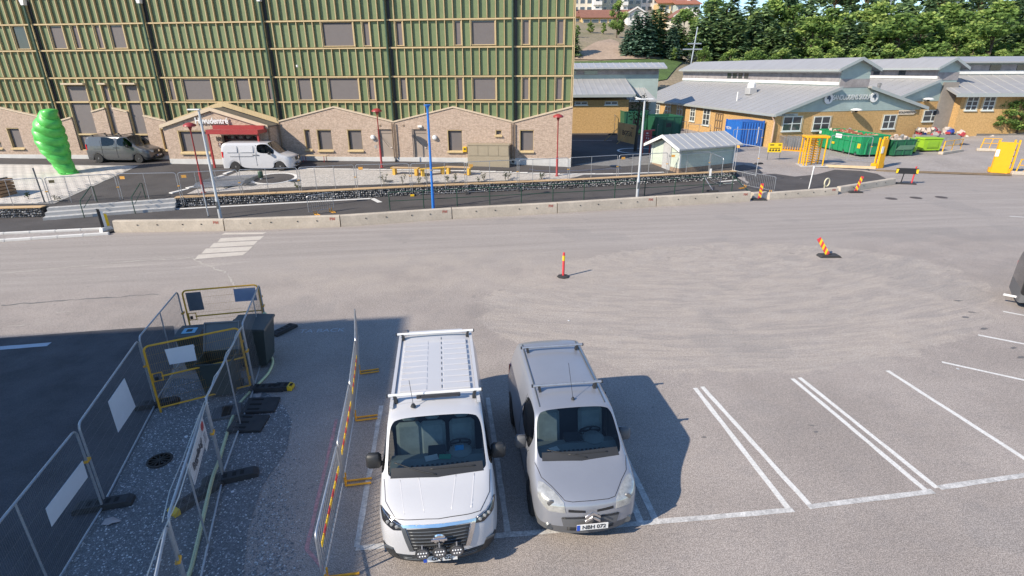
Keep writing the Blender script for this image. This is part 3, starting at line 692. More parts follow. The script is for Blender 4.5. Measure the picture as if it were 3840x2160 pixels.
# canopy: two stepped red beams on a post
s = 4.262
def ep(x, y, d): return fac(560+x/s, 380+y/s, d)
cu0, cz1 = ep(893, 455, ED-1.3); cu1, _ = ep(1725, 455, ED-1.3); cz0 = ep(900, 525, ED-1.3)[1]
bu0, bz1 = ep(1010, 385, ED-.35); bu1, _ = ep(1825, 385, ED-.35)
m = MB(); m.b2((bu0, ED-.4, bz1-.24), (bu1, ED, bz1)); m.build('canopy_back_beam', REDP, ent)
m = MB(); m.ext([(cu0, ED-1.3, cz0+.03), (cu0, ED-1.3, cz1), (bu0, ED-.02, bz1-.25), (bu0, ED-.02, cz0+.03)], (cu1-cu0, 0, 0)); m.b2((cu0-.0, ED-1.36, cz0-.0), (cu1, ED-1.3, cz0+.09)); m.build('canopy', REDP, ent)
m = MB(); m.b2((cu1-.14, ED-1.25, .9), (cu1-.02, ED-1.13, cz0)); m.b2((cu0+.02, ED-1.25, .9), (cu0+.14, ED-1.13, cz0)); m.build('canopy_post', REDP, ent)
# lettering
u, z = ep(1010, 312, ED); sg = thing('entrance_sign', 'white raised letters reading Huvudentré on the brick gable of the porch', 'sign', FO, FA)
text('lettering', 'Huvudentré', .56, .07, WHITEM, sg, Matrix.Translation((u, ED-.12, z)), bold=.013, sx=.92)
u, z = ep(1105, 600, ED); sg = thing('house_number', 'black number 10 above a small red plate beside the entrance', 'sign', FO, FA)
text('digits', '10', .42, .03, BLACKM, sg, Matrix.Translation((u, ED-.05, z)), bold=.008); m = MB(); m.box((u+.06, ED-.03, z-.42), (.26, .03, .3)); m.build('red_plate', MAR, sg)
m = MB(); m.box((u+.06, ED-.052, z-.36), (.12, .01, .06)); m.box((u+.06, ED-.052, z-.5), (.18, .01, .03)); m.build('plate_print', WHITEM, sg)
# red bench against the wall behind the white van
# (utility cabinet stands in front of the brick)
u0, z1 = fac(1050+1565/2.23, 1210/2.23, BY-1.0); u1, _ = fac(1050+1915/2.23, 1210/2.23, BY-1.0); zc = zf(1)-.05
cab = thing('utility_cabinet', 'wide beige utility cabinet with four doors against the brick wall', 'cabinet', FO+FU*((u0+u1)/2)+FN*(BY-.55)+Vector((0, 0, .95)), FA)
hw = (u1-u0)/2; CABM = mat('beige_steel', (.345, .29, .205), .55, var=.05)
m = MB(); m.b2((-hw, -.42, -.2), (hw, .42, .72)); m.build('base', CABM, cab)
m = MB(); m.b2((-hw+.02, -.40, .72), (hw-.02, .40, z1-1.0)); m.build('body', CABM, cab)
m = MB(); m.b2((-hw-.03, -.45, z1-1.0), (hw+.03, .44, z1-.93)); m.build('lid', CABM, cab)
for i in range(4):
    a = lerp(-hw+.03, hw-.03, i/4.)+.012; b_ = lerp(-hw+.03, hw-.03, (i+1)/4.)-.012
    m = MB(); m.b2((a, -.43, .76), (b_, -.402, z1-1.03)); m.build('door', CABM, cab)
u, z = fac(1050+1548/2.23, 1248/2.23, BY); yb_ = thing('mail_box', 'small yellow box on the brick wall beside the beige cabinet', 'box', FO+FU*u+FN*(BY-.08)+Vector((0, 0, z)), FA)
YEL = mat('yellow_plastic', (.72, .46, .02), .45); m = MB(); m.box((0, 0, 0), (.3, .16, .38), bev=.03); m.build('box_body', YEL, yb_); m = MB(); m.box((0, -.085, .03), (.16, .012, .14)); m.build('box_label', mat('dark_label', (.1, .08, .03), .5), yb_)
u, z = fac(1050+215/2.23, 1290/2.23, BY-.8)
bn = thing('red_bench', 'red-legged pale bench against the brick wall behind the white van', 'bench', FO+FU*(u+.6)+FN*(BY-.7)+Vector((0, 0, zf(-15))), FA)
WOODP = mat('pale_bench_wood', (.55, .43, .28), .7, var=.12)
for y in (-.17, 0, .17): m = MB(); m.b2((-1., y-.07, .44), (1., y+.07, .48)); m.build('slat', WOODP, bn)
for x in (-.8, .8): m = MB(); m.tube([(x, -.24, 0), (x, -.2, .43), (x, .2, .43), (x, .24, 0)], .025); m.build('leg', REDP, bn)
# ================================================================== PLAZA: gabions, stairs, paving
CONC = mat('concrete', (.47, .41, .335), .88, var=.14, vs=1.2, bump=.3, bs=30, fine=.08, fs=12)
CONC_G = mat('grey_concrete', (.42, .415, .405), .85, var=.12, vs=2, bump=.25, bs=30)
PLANK = mat('larch_plank', (.52, .36, .20), .7, var=.16, vs=3, stretch=(.6, 6, 6), objrand=.12)
GSTONE = [mat('gabion_dark', (.11, .112, .118), .85, var=0), mat('gabion_mid', (.25, .25, .255), .85, var=0), mat('gabion_light', (.42, .42, .42), .85, var=0)]
def gabion(p0, p1, h, lab):
    a, b = Vector((p0[0], p0[1], 0)), Vector((p1[0], p1[1], 0)); L_ = (b-a).length; ang = math.atan2(b.y-a.y, b.x-a.x)
    t = thing('gabion_wall', lab, 'wall', a, ang, 'stone-filled retaining walls with timber caps')
    m = MB(); m.b2((0, .14, -.05), (L_, .5, h-.02)); m.build('core', mat('gabion_core', (.03, .03, .032), .9), t)
    s = MB(); nx = int(L_/.13); nz = int(h/.12)
    for i in range(nx):
        for k in range(nz):
            cx, cz, r = (i+.5+random.uniform(-.3, .3))*.13, (k+.5+random.uniform(-.25, .25))*h/nz, random.uniform(.055, .085)
            vs = []
            for q in range(5):
                an = q*2*PI/5+random.uniform(-.3, .3); rr = r*random.uniform(.75, 1.1); vs.append((cx+rr*math.cos(an), .13+random.uniform(-.01, .03), cz+rr*.85*math.sin(an)))
            vs.append((cx+random.uniform(-.02, .02), random.uniform(.02, .07), cz+random.uniform(-.02, .02)))
            s.cm = random.choices([0, 1, 2], [3, 5, 4])[0]; s.add(vs, [(q, (q+1) % 5, 5) for q in range(5)])
    o = s.build('stones', GSTONE, t); o['kind'] = 'stuff'
    s = MB()
    for z in (.06, h*.5, h-.05): s.tube([(0, .0, z), (L_, .0, z)], .003, 3)
    for i in range(int(L_/.3)): s.tube([(i*.3, .0, 0), (i*.3, .0, h)], .003, 3)
    o = s.build('wire_cage', SILV, t); o['kind'] = 'stuff'
    n = max(1, round(L_/3.6))
    for i in range(n):
        for y in (.07, .31):
            m = MB(); m.box(((i+.5)*L_/n, y+.1, h+.02), (L_/n-.02, .22, .05), bev=.006); m.build('cap_plank', PLANK, t)
    return t
GB = [((-46, yg(-46)-.45), (-25.7, yg(-25.7)-.45), 'short stone-filled gabion wall with timber cap left of the stairs'),
      ((-19.7, yg(-19.7)-.45), (-14.19, yg(-14.19)-.45), 'gabion wall section with timber cap just right of the stairs'),
      ((-14.19, yg(-14.19)-.45), (-5.5, yg(-5.5)-.45), 'gabion wall section with timber cap in front of the block paving'),
      ((-5.5, yg(-5.5)-.45), (5.1, yg(5.1)-.45), 'gabion wall section with timber cap behind the blue post'),
      ((5.1, yg(5.1)-.45), (16.2, yg(16.2)-.45), 'gabion wall section with timber cap below the green hut')]
for a, b, l in GB: gabion(a, b, .53, l)
# stairs
sa, sb = Vector((-25.6, yg(-25.6), 0)), Vector((-19.75, yg(-19.75), 0)); sL = (sb-sa).length; sang = math.atan2(sb.y-sa.y, sb.x-sa.x)
stt = thing('concrete_stairs', 'low grey concrete stairs with white dotted nosings leading up to the plaza', 'stairs', sa, sang)
WDOT = mat('white_nosing', (.7, .7, .68), .7, var=.05)
for k in range(3):
    m = MB(); m.b2((0.02, -1.25+k*.42, -.02), (sL-.02, -.0, .165*(k+1))); m.build('step', CONC_G, stt)
    if k in (0, 2):
        m = MB()
        for i in range(int(sL/.28)): m.box((.2+i*.28, -1.25+k*.42+.06, .165*(k+1)+.003), (.15, .05, .006))
        o = m.build('nosing_dots', WDOT, stt); o['kind'] = 'stuff'
GRNR = mat('dark_green_rail', (.022, .06, .04), .45, var=.1)
for i, (x0, lab) in enumerate(((1.9, 'dark green handrail on the left part of the concrete stairs'), (4.3, 'dark green handrail on the right part of the concrete stairs'))):
    hr = thing('stair_handrail', lab, 'handrail', sa, sang, 'handrails on the plaza stairs')
    m = MB(); m.tube([(x0, -1.35, 0), (x0, -1.35, .78), (x0-.02, -1.2, .92), (x0+.25, .1, 1.45), (x0+.3, .25, 1.42), (x0+.3, .3, .5)], .026, 6); m.build('rail', GRNR, hr, smooth=50)
    m = MB(); m.tube([(x0+.02, -1.1, .5), (x0+.22, 0, 1.0)], .016, 5); m.build('lower_rail', GRNR, hr)

# paving ----------------------------------------------------------------
SLAB = mat('pale_paving_slab', (.56, .52, .475), .85, var=.10, vs=2, fine=.10, fs=18, objrand=.10)
JOINT = mat('paving_joint', (.36, .345, .325), .9, var=.1)
BLOCK = brick_mat('block_paving', (.53, .495, .455), (.44, .41, .375), (.30, .285, .265), .21, .14, .4)
# block paving lies flat: remap to xy
for nd in BLOCK.node_tree.nodes:
    if nd.type == 'COMBXYZ': cbn = nd
    if nd.type == 'SEPXYZ': sen = nd
BLOCK.node_tree.links.new(sen.outputs['X'], cbn.inputs[0]); BLOCK.node_tree.links.new(sen.outputs['Y'], cbn.inputs[1])
LP = [gd(*q) for q in [(-140, 614), (521, 622), (205, 764), (-140, 768)]]
LPp = [(p.x, p.y) for p in LP]
pav = drape('slab_paving', LPp, .014, JOINT)
sv_ = [(.30, .30)]; slm = MB(); slm.box((0, 0, 0), (.68, .33, .03), bev=.006); slme = slm.mesh('paving_slab', SLAB); rest = MB(); cnt = 0; ca = []
ux, uy = Vector((math.cos(FA), math.sin(FA))), Vector((-math.sin(FA), math.cos(FA)))
for r in range(-2, 40):
    for c in range(-40, 60):
        p = Vector((-30, 29)) + ux*((c+.5*(r % 2))*.70) + uy*(r*.35)
        cs = [p+ux*sx*.34+uy*sy*.165 for sx in (-1, 1) for sy in (-1, 1)]
        if all(inpoly(q.x, q.y, LPp) for q in cs): ca.append(p)
def pxof(p):
    v = Vector(p)-Vector((0, 0, CAM_H)); z = v.dot(FW); return 1920+FPX*v.dot(RT)/z, 1080+FPX*v.dot(DN)/z, z
ca = [p for p in ca]; ca.sort(key=lambda p: (pxof((p.x, p.y, .8))[0] < 0, pxof((p.x, p.y, .8))[2]))
for i, p in enumerate(ca):
    z = zg(p.x, p.y)+.018; slope = math.atan2(zg(p.x, p.y+.3)-zg(p.x, p.y-.3), .6)
    if i < 300:
        o = inst('paving_slab', slme, pav, (p.x, p.y, z), FA); o.rotation_euler = (slope, 0, FA)
    else: rest.box((p.x, p.y, z), (.68, .33, .03), FA, slope)
if rest.v: o = rest.build('paving_slabs', SLAB, pav); o['kind'] = 'stuff'
PWHITE = mat('white_kerb_stone', (.66, .645, .615), .8, var=.06, objrand=.05)
def kerb(name, pxs, wd, h, m=PWHITE, lengths=1.2):
    P_ = [gd(*q) for q in pxs]
    root = None
    for a, b in zip(P_, P_[1:]):
        d = Vector((b.x-a.x, b.y-a.y)); L_ = d.length; d.normalize(); k = max(1, round(L_/lengths)); ang = math.atan2(d.y, d.x)
        for i in range(k):
            c = Vector((a.x, a.y))+d*(L_*(i+.5)/k); bm_ = MB(); bm_.box((0, 0, 0), (L_/k-.008, wd, h+.1), bev=.01); o = bm_.build(name, m); o.location = (c.x, c.y, zg(c.x, c.y)+h-(h+.1)/2); o.rotation_euler = (0, 0, ang); tag(o, kind='structure')
            if root is None: root = o; o.name = name
            else:
                M0 = root.location.copy(); 
kerb('kerb_stone', [(640, 726), (760, 690), (880, 637)], .28, .03)
RPX = [(700, 728), (770, 695), (905, 640), (1120, 634), (1450, 640), (1750, 645), (2050, 655), (2190, 656), (2130, 672), (1600, 700), (1050, 725)]
RP = [(p.x, p.y) for p in [gd(*q) for q in RPX]]
drape('block_paving', RP, .014, BLOCK)
kerb('kerb_stone', [(1120, 632), (1450, 636), (1800, 642), (2100, 653)], .22, .02)
kerb('kerb_stone', [(2100, 653), (2300, 652), (2490, 646)], .22, .02)
# round bed with kerb ring
c0 = gd(1028, 670); ring = MB(); prof = []
for k in range(40):
    a = 2*PI*k/40
    for r in (1.28, 1.5): x, y = c0.x+r*math.cos(a), c0.y+r*math.sin(a); prof.append((x, y, zg(x, y)+.03))
ring.add(prof, [(2*k, 2*k+1, (2*k+3) % 80, (2*k+2) % 80) for k in range(40)]); tag(ring.build('bed_kerb_ring', PWHITE), kind='structure')
drape('bed_asphalt', [(c0.x+1.27*math.cos(2*PI*k/40), c0.y+1.27*math.sin(2*PI*k/40)) for k in range(40)], .022, A_PLAZA)
# asphalt oval crossing mark etc
drape('drain_cover', [(p.x, p.y) for p in [gd(*q) for q in [(1685, 611), (1715, 611), (1712, 615), (1683, 615)]]], .02, BLACKM)
# white painted lines on the low road
for a, b, wd in [((565, 790), (1395, 745), .32), ((1395, 745), (1425, 760), .3)]:
    pa, pb = at(*a), at(*b); stripe('road_line', pa, pb, wd, PAINT, .02, lambda x, y: 0.)
for a, b in [((560, 797), (600, 772)), ((2700, 682), (2810, 672)), ((2715, 690), (2750, 688))]:
    pa, pb = at(*a), at(*b); stripe('road_line', pa, pb, .3, PAINT, .02, lambda x, y: 0.)
pa, pb = gd(2140, 527), gd(2295, 527); stripe('court_line', pa, pb, .12, PAINT, .014)
# curved playground lines in the courtyard
cc = gd(2392, 566); ring = MB(); vs = []
for k in range(48):
    a = 2*PI*k/48
    for r in (1.55, 1.75): x, y = cc.x+r*math.cos(a), cc.y+r*math.sin(a); vs.append((x, y, zg(x, y)+.014))
ring.add(vs, [(2*k, 2*k+1, (2*k+3) % 96, (2*k+2) % 96) for k in range(48)]); tag(ring.build('painted_ring', PAINT), kind='structure')
BLUEP = mat('blue_line_paint', (.12, .16, .28), .8)
P_ = [gd(*q) for q in [(1985, 634), (2010, 640), (2080, 643), (2170, 640), (2330, 632)]]
for a, b in zip(P_, P_[1:]): stripe('blue_line', a, b, .06, BLUEP, .016)
# light concrete apron right of the building
drape('pale_apron', [(p.x, p.y) for p in [gd(*q) for q in [(2150, 618), (2330, 595), (2470, 578), (2472, 615), (2330, 625)]]], .012, mat('pale_apron', (.20, .195, .19), .9, var=.15, fine=.2, fs=20))

# low planters / shrubs sprouting behind the gabion: small plants with stems
LEAF = [mat('leaf_dark', (.045, .075, .03), .7, var=.3, vs=5), mat('leaf_olive', (.09, .105, .045), .7, var=.3, vs=5), mat('leaf_dry', (.15, .12, .06), .8, var=.2)]
plx = [(108, 748), (222, 755), (1055, 724), (1122, 718), (1440, 690), (1510, 692), (1570, 690), (1602, 687), (1680, 682), (1705, 684), (1795, 684), (1815, 677), (1895, 678), (1905, 672), (2030, 673), (960, 728)]
for i, q in enumerate(plx):
    p = gd(*q); t = thing('young_shrub', '%s small sparse shrub from the left behind the gabion walls' % ORD[i], 'shrub', p, random.uniform(0, 6), 'sparse shrubs behind the gabion walls')
    s = MB(); l = MB(); hh = random.uniform(.35, .7)
    for k in range(6):
        a = random.uniform(0, 2*PI); e = Vector((math.cos(a)*.28*random.random(), math.sin(a)*.28*random.random(), hh*random.uniform(.5, 1.))); s.tube([(0, 0, 0), e], .006, 3)
        for j in range(9):
            c = e*random.uniform(.5, 1.05)+Vector((random.gauss(0, .05), random.gauss(0, .05), random.gauss(0, .05))); d = Vector((random.gauss(0, 1), random.gauss(0, 1), random.gauss(0, .5))).normalized()*.06; u_ = d.cross(Vector((.3, .2, 1))).normalized()*.035
            l.quad(c-d, c+u_, c+d, c-u_)
    s.build('stem', LEAF[2], t); l.build('foliage', LEAF[i % 2], t, fixn=False)

# green twisted sculpture -------------------------------------------------
def sculpture():
    b0 = gd(268, 652); t = thing('green_sculpture', 'tall glossy bright green twisted sculpture leaning left on the paved plaza', 'sculpture', b0, 0)
    nz, na = 110, 64; vs = []; Hs = 4.3
    for i in range(nz+1):
        s = i/nz; z = Hs*s
        ax = -.6*math.sin(PI*min(1, s*1.02))**.8 - .12; ay = .1*math.sin(s*5)
        r = lerp(.55, .80, sstep(s/.4))
        r *= 1.0 - .38*sstep((s-.72)/.28)
        if s > .96: r *= math.sqrt(max(0, 1-((s-.96)/.04)**2))*.98+.02
        if s < .03: r *= .9+.1*s/.03
        for k in range(na):
            a = 2*PI*k/na
            # tilted bulging rolls that wind round the body
            w1 = abs(math.sin(PI*(s*7.4 + .62*math.cos(a+.5))))**.45; w2 = abs(math.sin(PI*(s*7.4 + .35 - .62*math.cos(a+.9))))**.45
            bulge = .74+.26*max(w1, w2*.9*(.5+.5*math.sin(a*1.5+s*4)))
            rr = r*bulge*(1+.10*math.cos(2*a+s*9))
            vs.append((ax+rr*1.12*math.cos(a), ay+rr*.95*math.sin(a), z+.10*math.cos(a-2.4)*(1 if .03 < s < .97 else 0)))
    fs = []
    for i in range(nz):
        for k in range(na): fs.append((i*na+k, i*na+(k+1) % na, (i+1)*na+(k+1) % na, (i+1)*na+k))
    fs.append(tuple(nz*na+k for k in range(na)))
    m = MB(); m.add(vs, fs); m.build('body', mat('glossy_green', (.085, .48, .08), .45, var=.3, vs=1.6, coat=.12), t, smooth=True)
    m = MB(); m.lathe([(.52, -.03), (.52, .03), (.42, .05)], (-.12, 0, 0), 32); m.build('foot', mat('glossy_green_foot', (.09, .40, .085), .4), t)
sculpture()

# concrete road barriers --------------------------------------------------
J = [(428, 872), (843, 866), (1278, 851), (1696, 822), (2090, 800), (2461, 775), (2814, 755)]
BL = ['leftmost concrete road barrier whose sloped end stands beside the warning board', 'concrete road barrier directly behind the zebra crossing', 'concrete road barrier left of the blue post with the folded pedestrian gate behind it', 'concrete road barrier right behind the foot of the blue post', 'concrete road barrier in front of the middle of the dark green railing', 'concrete road barrier left of the gap, behind it the right end of the green railing', 'low concrete barrier right of the gap with the striped post', 'rightmost low concrete barrier ending beside the black and yellow board', 'concrete barrier section right of the tall white lamp post']
RED_ST = mat('red_stencil', (.42, .16, .12), .8, var=.3, vs=20)
def barrier(a, b, lab, h=.58, mark=True):
    a, b = Vector((a.x, a.y, 0)), Vector((b.x, b.y, 0)); L_ = (b-a).length-.05; ang = math.atan2(b.y-a.y, b.x-a.x)
    t = thing('concrete_barrier', lab, 'barrier', (a+b)/2, ang, 'concrete barriers along the road')
    pr = [(-.30, 0), (-.30, .10), (-.16, .28), (-.10, h-.03), (-.07, h), (.07, h), (.10, h-.03), (.16, .28), (.30, .10), (.30, 0)]
    pr = [(-.17, 0), (-.17, .06), (-.13, h-.04), (-.10, h), (.10, h), (.13, h-.04), (.17, .06), (.17, 0)]
    m = MB(); m.ext([(-L_/2, y+.17, z) for y, z in pr], (L_, 0, 0)); m.build('block', CONC, t)
    m = MB()
    for x in (-L_*.28, -L_*.1, L_*.13, L_*.3): m.box((x, .17-.165+.005, h*.62), (.05, .02, .05))
    m.build('lifting_holes', BLACKM, t)['kind'] = 'stuff'
    if mark:
        text('stencil', 'BM', .2, .004, RED_ST, t, Matrix.Translation((L_/2-.35, .17-.146, h*.72)), bold=.008)
    return t
for i, (a, b) in enumerate(zip(J, J[1:])):
    barrier(at(*a), at(*b), BL[i], h=.58)
barrier(at(2884, 749), at(3143, 730), BL[6], .42); barrier(at(3150, 726), at(3358, 692), BL[7], .42, False)
pa, pb = at(2820, 752), at(2888, 747)
b_ = thing('concrete_block', 'small low concrete block behind the striped post in the barrier gap', 'block', (pa+pb)/2+Vector((0, .35, 0)), .2); m = MB(); m.box((0, 0, .2), (1.05, .35, .4), bev=.03); m.build('block', CONC, b_); m = MB(); m.box((0, -.178, .2), (.9, .01, .28)); m.build('dark_face', CONC_G, b_)
# kerb edging to the left of the barriers
kx = [(-60, 872), (400, 850)]
for i, (q0, q1, lab) in enumerate([((-80, 885), (400, 862), ''), ((-80, 912), (410, 880), '')]):
    a, b = at(*q0), at(*q1); ang = math.atan2(b.y-a.y, b.x-a.x); L_ = (b-a).length; n = int(L_/1.)
    for k in range(n):
        p = a.lerp(b, (k+.5)/n); m = MB(); m.box((0, 0, .06), (L_/n-.012, .16, .13), bev=.015); o = m.build('kerb_stone', PWHITE); o.location = p; o.rotation_euler = (0, 0, ang); tag(o, kind='structure')
drape('kerb_fill', [(p.x, p.y) for p in [at(*q) for q in [(-80, 887), (398, 864), (405, 878), (-80, 908)]]], .03, YARD, zfn=lambda x, y: 0.)
# ================================================================== STREET FURNITURE ON AND ALONG THE PLAZA
def htop(base, py):
    lo, hi = 0., 14.
    for _ in range(40):
        m = (lo+hi)/2
        if pxof((base.x, base.y, base.z+m))[1] > py: lo = m
        else: hi = m
    return lo
RUB = mat('black_rubber', (.035, .035, .037), .85, var=.25, vs=6, bump=.3, bs=40)
YCLAMP = mat('yellow_clamp', (.68, .34, .03), .5)
GREYD = mat('dark_grey_steel', (.14, .15, .16), .45, .5, var=.1)
# red lamps
def red_lamp(q, top, lab):
    b = gd(*q); H = htop(b, top); t = thing('street_lamp', lab, 'street lamp', b, 0, 'red lamps on the plaza')
    m = MB(); m.lathe([(.085, 0), (.085, .02), (.075, .04), (.075, 1.25), (.055, 1.32), (.042, 1.4), (.036, H-.35), (.05, H-.33), (.12, H-.16), (.1, H-.14)], n=12); m.build('pole', REDP, t, smooth=40)
    m = MB(); m.lathe([(.12, H-.15), (.30, H-.13), (.36, H-.10), (.33, H-.02), (.2, H+.06), (.07, H+.1), (.0, H+.105)], n=20); m.build('lamp_hood', REDP, t, smooth=60)
    m = MB(); m.lathe([(.0, H-.2), (.1, H-.2), (.11, H-.155), (.0, H-.15)], n=12); m.build('lamp_glass', WHITEM, t)
    m = MB(); m.lathe([(.16, 0), (.16, .02)], n=12); m.build('base_plate', REDP, t)
red_lamp((764, 722), 466, 'red lamp post with domed hood in front of the entrance, left of the white van')
red_lamp((1432, 628), 412, 'red lamp post with domed hood beside the wall lamp and first taupe door')
red_lamp((2088, 660), 433, 'red lamp post with domed hood near the right end of the brick wall')
# blue post
b = at(1625, 782); H = htop(b, 392); t = thing('blue_post', 'bright blue tall post with a flared top behind the concrete barriers', 'post', b)
BLU = mat('bright_blue', (.03, .19, .60), .4, var=.05)
m = MB(); m.lathe([(.09, 0), (.09, .05), (.085, .9), (.07, 1.2), (.062, H-.5), (.06, H-.3)], n=12); m.build('pole', BLU, t, smooth=40)
m = MB(); m.lathe([(.06, H-.3), (.065, H-.2), (.11, H-.1), (.19, H-.03), (.19, H), (.0, H+.01)], n=16); m.build('flared_head', BLU, t, smooth=50)
m = MB(); m.lathe([(.088, 0), (.088, .08)], (0, 0, H*.38), 12); m.build('collar', SILV, t)
# white lamp posts
LPOST = mat('pale_grey_pole', (.56, .58, .60), .45, .3, var=.06)
def white_lamp(q, top, lab, two):
    b = at(*q); H = htop(b, top); t = thing('street_lamp', lab, 'street lamp', b, 0, 'tall pale lamp posts behind the barriers')
    m = MB(); m.lathe([(.09, 0), (.09, 1.1), (.07, 1.2), (.055, H-.05)], n=12); m.build('pole', LPOST, t, smooth=40)
    m = MB(); m.box((-.22, 0, H), (.62, .22, .07), bev=.02)
    m.build('lamp_head', WHITEM, t)
    if two: m = MB(); m.box((.3, .0, H), (.4, .2, .07), bev=.02); m.build('lamp_head', WHITEM, t); m = MB(); m.box((-.35, .15, H+.05), (.34, .3, .06), ry=.3, bev=.02); m.build('lamp_hood', WHITEM, t)
    m = MB(); m.box((.0, -.085, .75), (.12, .02, .4)); m.build('service_door', GREYD, t)
white_lamp((828, 820), 411, 'tall pale grey lamp post left of the white van, crossing the entrance lettering', False)
white_lamp((2389, 740), 372, 'tall pale grey lamp post left of the green hut', True)
b = at(782, 812); t = thing('pole_stub', 'short thin grey pole beside the tall lamp post at the left', 'post', b); m = MB(); m.tube([(0, 0, 0), (-.02, 0, 1.75)], .03, 8); m.build('pole', LPOST, t); m = MB(); m.lathe([(.06, 0), (.06, .05)], n=10); m.build('foot', GREYD, t)

# dark green railing
PB = [(1463, 788), (1590, 781), (1715, 774), (1837, 768), (1955, 761), (2073, 755), (2189, 749), (2304, 743), (2416, 735), (2528, 729), (2635, 723), (2743, 718)]
Pb = [at(*q) for q in PB]; H = 1.02
t = thing('green_railing', 'long dark green steel railing with two rails behind the concrete barriers', 'railing', Pb[0])
for p in Pb: m = MB(); q = p-Pb[0]; m.tube([q, q+Vector((0, 0, H))], .03, 8); m.build('post', GRNR, t)
m = MB(); m.tube([p-Pb[0]+Vector((0, 0, H)) for p in Pb], .026, 6); m.build('top_rail', GRNR, t)
m = MB(); m.tube([p-Pb[0]+Vector((0, 0, .52)) for p in Pb], .02, 6); m.build('middle_rail', GRNR, t)
m = MB(); e = Pb[-1]-Pb[0]; m.tube([e+Vector((0, 0, H)), e+Vector((.55, -.2, .45)), e+Vector((1.1, -.5, 0))], .028, 6); m.build('end_rail', GRNR, t)

# mesh fence panels ----------------------------------------------------
WIRE = mat('fence_wire', (.16, .165, .175), .5, .4)
def fence_panel(name, a, b, H, lab, grp, uprights=(.38, .62), z0=.1, wires=34, hw=5, fm=SILV, r=.021, tagc=None, wr=.0016, cl=True, skip=.12):
    a, b = Vector(a), Vector(b); d = b-a; L_ = Vector((d.x, d.y)).length; ang = math.atan2(d.y, d.x)
    t = thing(name, lab, 'fence panel', a, ang, grp)
    c = .12; pts = [(0.03, 0, .02), (.03, 0, H-c)]
    for k in range(1, 5): q = k/5*PI/2; pts.append((.03+c-c*math.cos(q), 0, H-c+c*math.sin(q)))
    pts.append((.03+c, 0, H)); pts.append((L_-.03-c, 0, H))
    for k in range(1, 5): q = k/5*PI/2; pts.append((L_-.03-c+c*math.sin(q), 0, H-c+c*math.cos(q)))
    pts += [(L_-.03, 0, H-c), (L_-.03, 0, .02)]
    m = MB(); m.tube(pts, r, 6); m.tube([(.03, 0, z0), (L_-.03, 0, z0)], r*.9, 6); m.build('frame', fm, t, smooth=50)
    for u in uprights: m = MB(); m.tube([(L_*u, 0, z0), (L_*u, 0, H)], r*.8, 6); m.build('upright', fm, t, smooth=50)
    m = MB()
    for i in range(1, wires): m.tube([(L_*i/wires, .004, z0), (L_*i/wires, .004, H-.01)], wr, 3, False)
    for i in range(1, hw+1): z = z0+(H-z0)*i/(hw+1); m.tube([(.03, -.004, z), (L_-.03, -.004, z)], wr*1.15, 3, False)
    o = m.build('wire_mesh', WIRE, t, fixn=False); o['kind'] = 'stuff'
    if tagc: m = MB(); m.box((.32, -.03, H-.22), (.26, .012, .16)); m.build('tag_plate', tagc, t)
    if cl: m = MB(); m.box((L_-.0, 0, H*.62), (.14, .07, .05), bev=.01); m.build('clamp', YCLAMP, t)
    return t
def fence_foot(p, ang, lab, grp, yel=0, ln=.72):
    t = thing('rubber_fence_weight', lab, 'fence foot', (p.x, p.y, p.z), ang, grp)
    m = MB()
    # block with two slots and a raised spine
    m.ext([(-ln/2, -.115, 0), (ln/2, -.115, 0), (ln/2, -.115, .075), (ln/2-.08, -.115, .12), (-ln/2+.08, -.115, .12), (-ln/2, -.115, .075)], (0, .23, 0)); m.build('block', RUB, t)
    m = MB()
    for x in (-.22, -.08, .08, .22): m.box((x, 0, .121), (.07, .12, .004))
    m.build('slots', mat('foot_slot', (.008, .008, .008), .9), t)['kind'] = 'stuff'
    if yel: m = MB(); m.ext([(-ln/2-.004, -.117, 0.005), (-ln/2+.10, -.117, .005), (-ln/2+.10, -.117, .122), (-ln/2+.07, -.117, .122), (-ln/2-.004, -.117, .08)], (0, .234, 0)); m.build('yellow_end', YEL, t)
    return t
TAGO = mat('orange_tag', (.75, .38, .08), .6); TAGD = mat('dark_tag', (.12, .10, .05), .6)
FX = [(-55, 818), (203, 800), (466, 781), (690, 776), (914, 762), (1133, 751), (1342, 738), (1545, 733), (1749, 726), (1943, 715), (2131, 705), (2313, 692), (2497, 681), (2655, 676)]
FP = [at(*q) for q in FX]
GF = 'mesh fence panels along the gabion walls'; GFF = 'feet of the mesh fence along the gabion walls'
for i, (a, b) in enumerate(zip(FP, FP[1:])):
    d = (b-a).normalized()*.03
    fence_panel('mesh_fence', a+d, b-d, 2.0, 'galvanised mesh fence panel, %s from the left in the row along the gabion walls' % ORD[i], GF, (.28, .62) if i % 2 else (.45,), tagc=[None, TAGD, TAGO, TAGO, None, None, TAGO, None, TAGO, None, None, TAGO, TAGO][i])
for i, p in enumerate(FP[1:]):
    ang = math.atan2((FP[i+1]-FP[i]).y, (FP[i+1]-FP[i]).x)+PI/2+.15
    fence_foot(p, ang, 'fence foot under the %s joint from the left of the fence along the gabion walls' % ORD[i], GFF, yel=(i in (5, 6, 10, 11)))
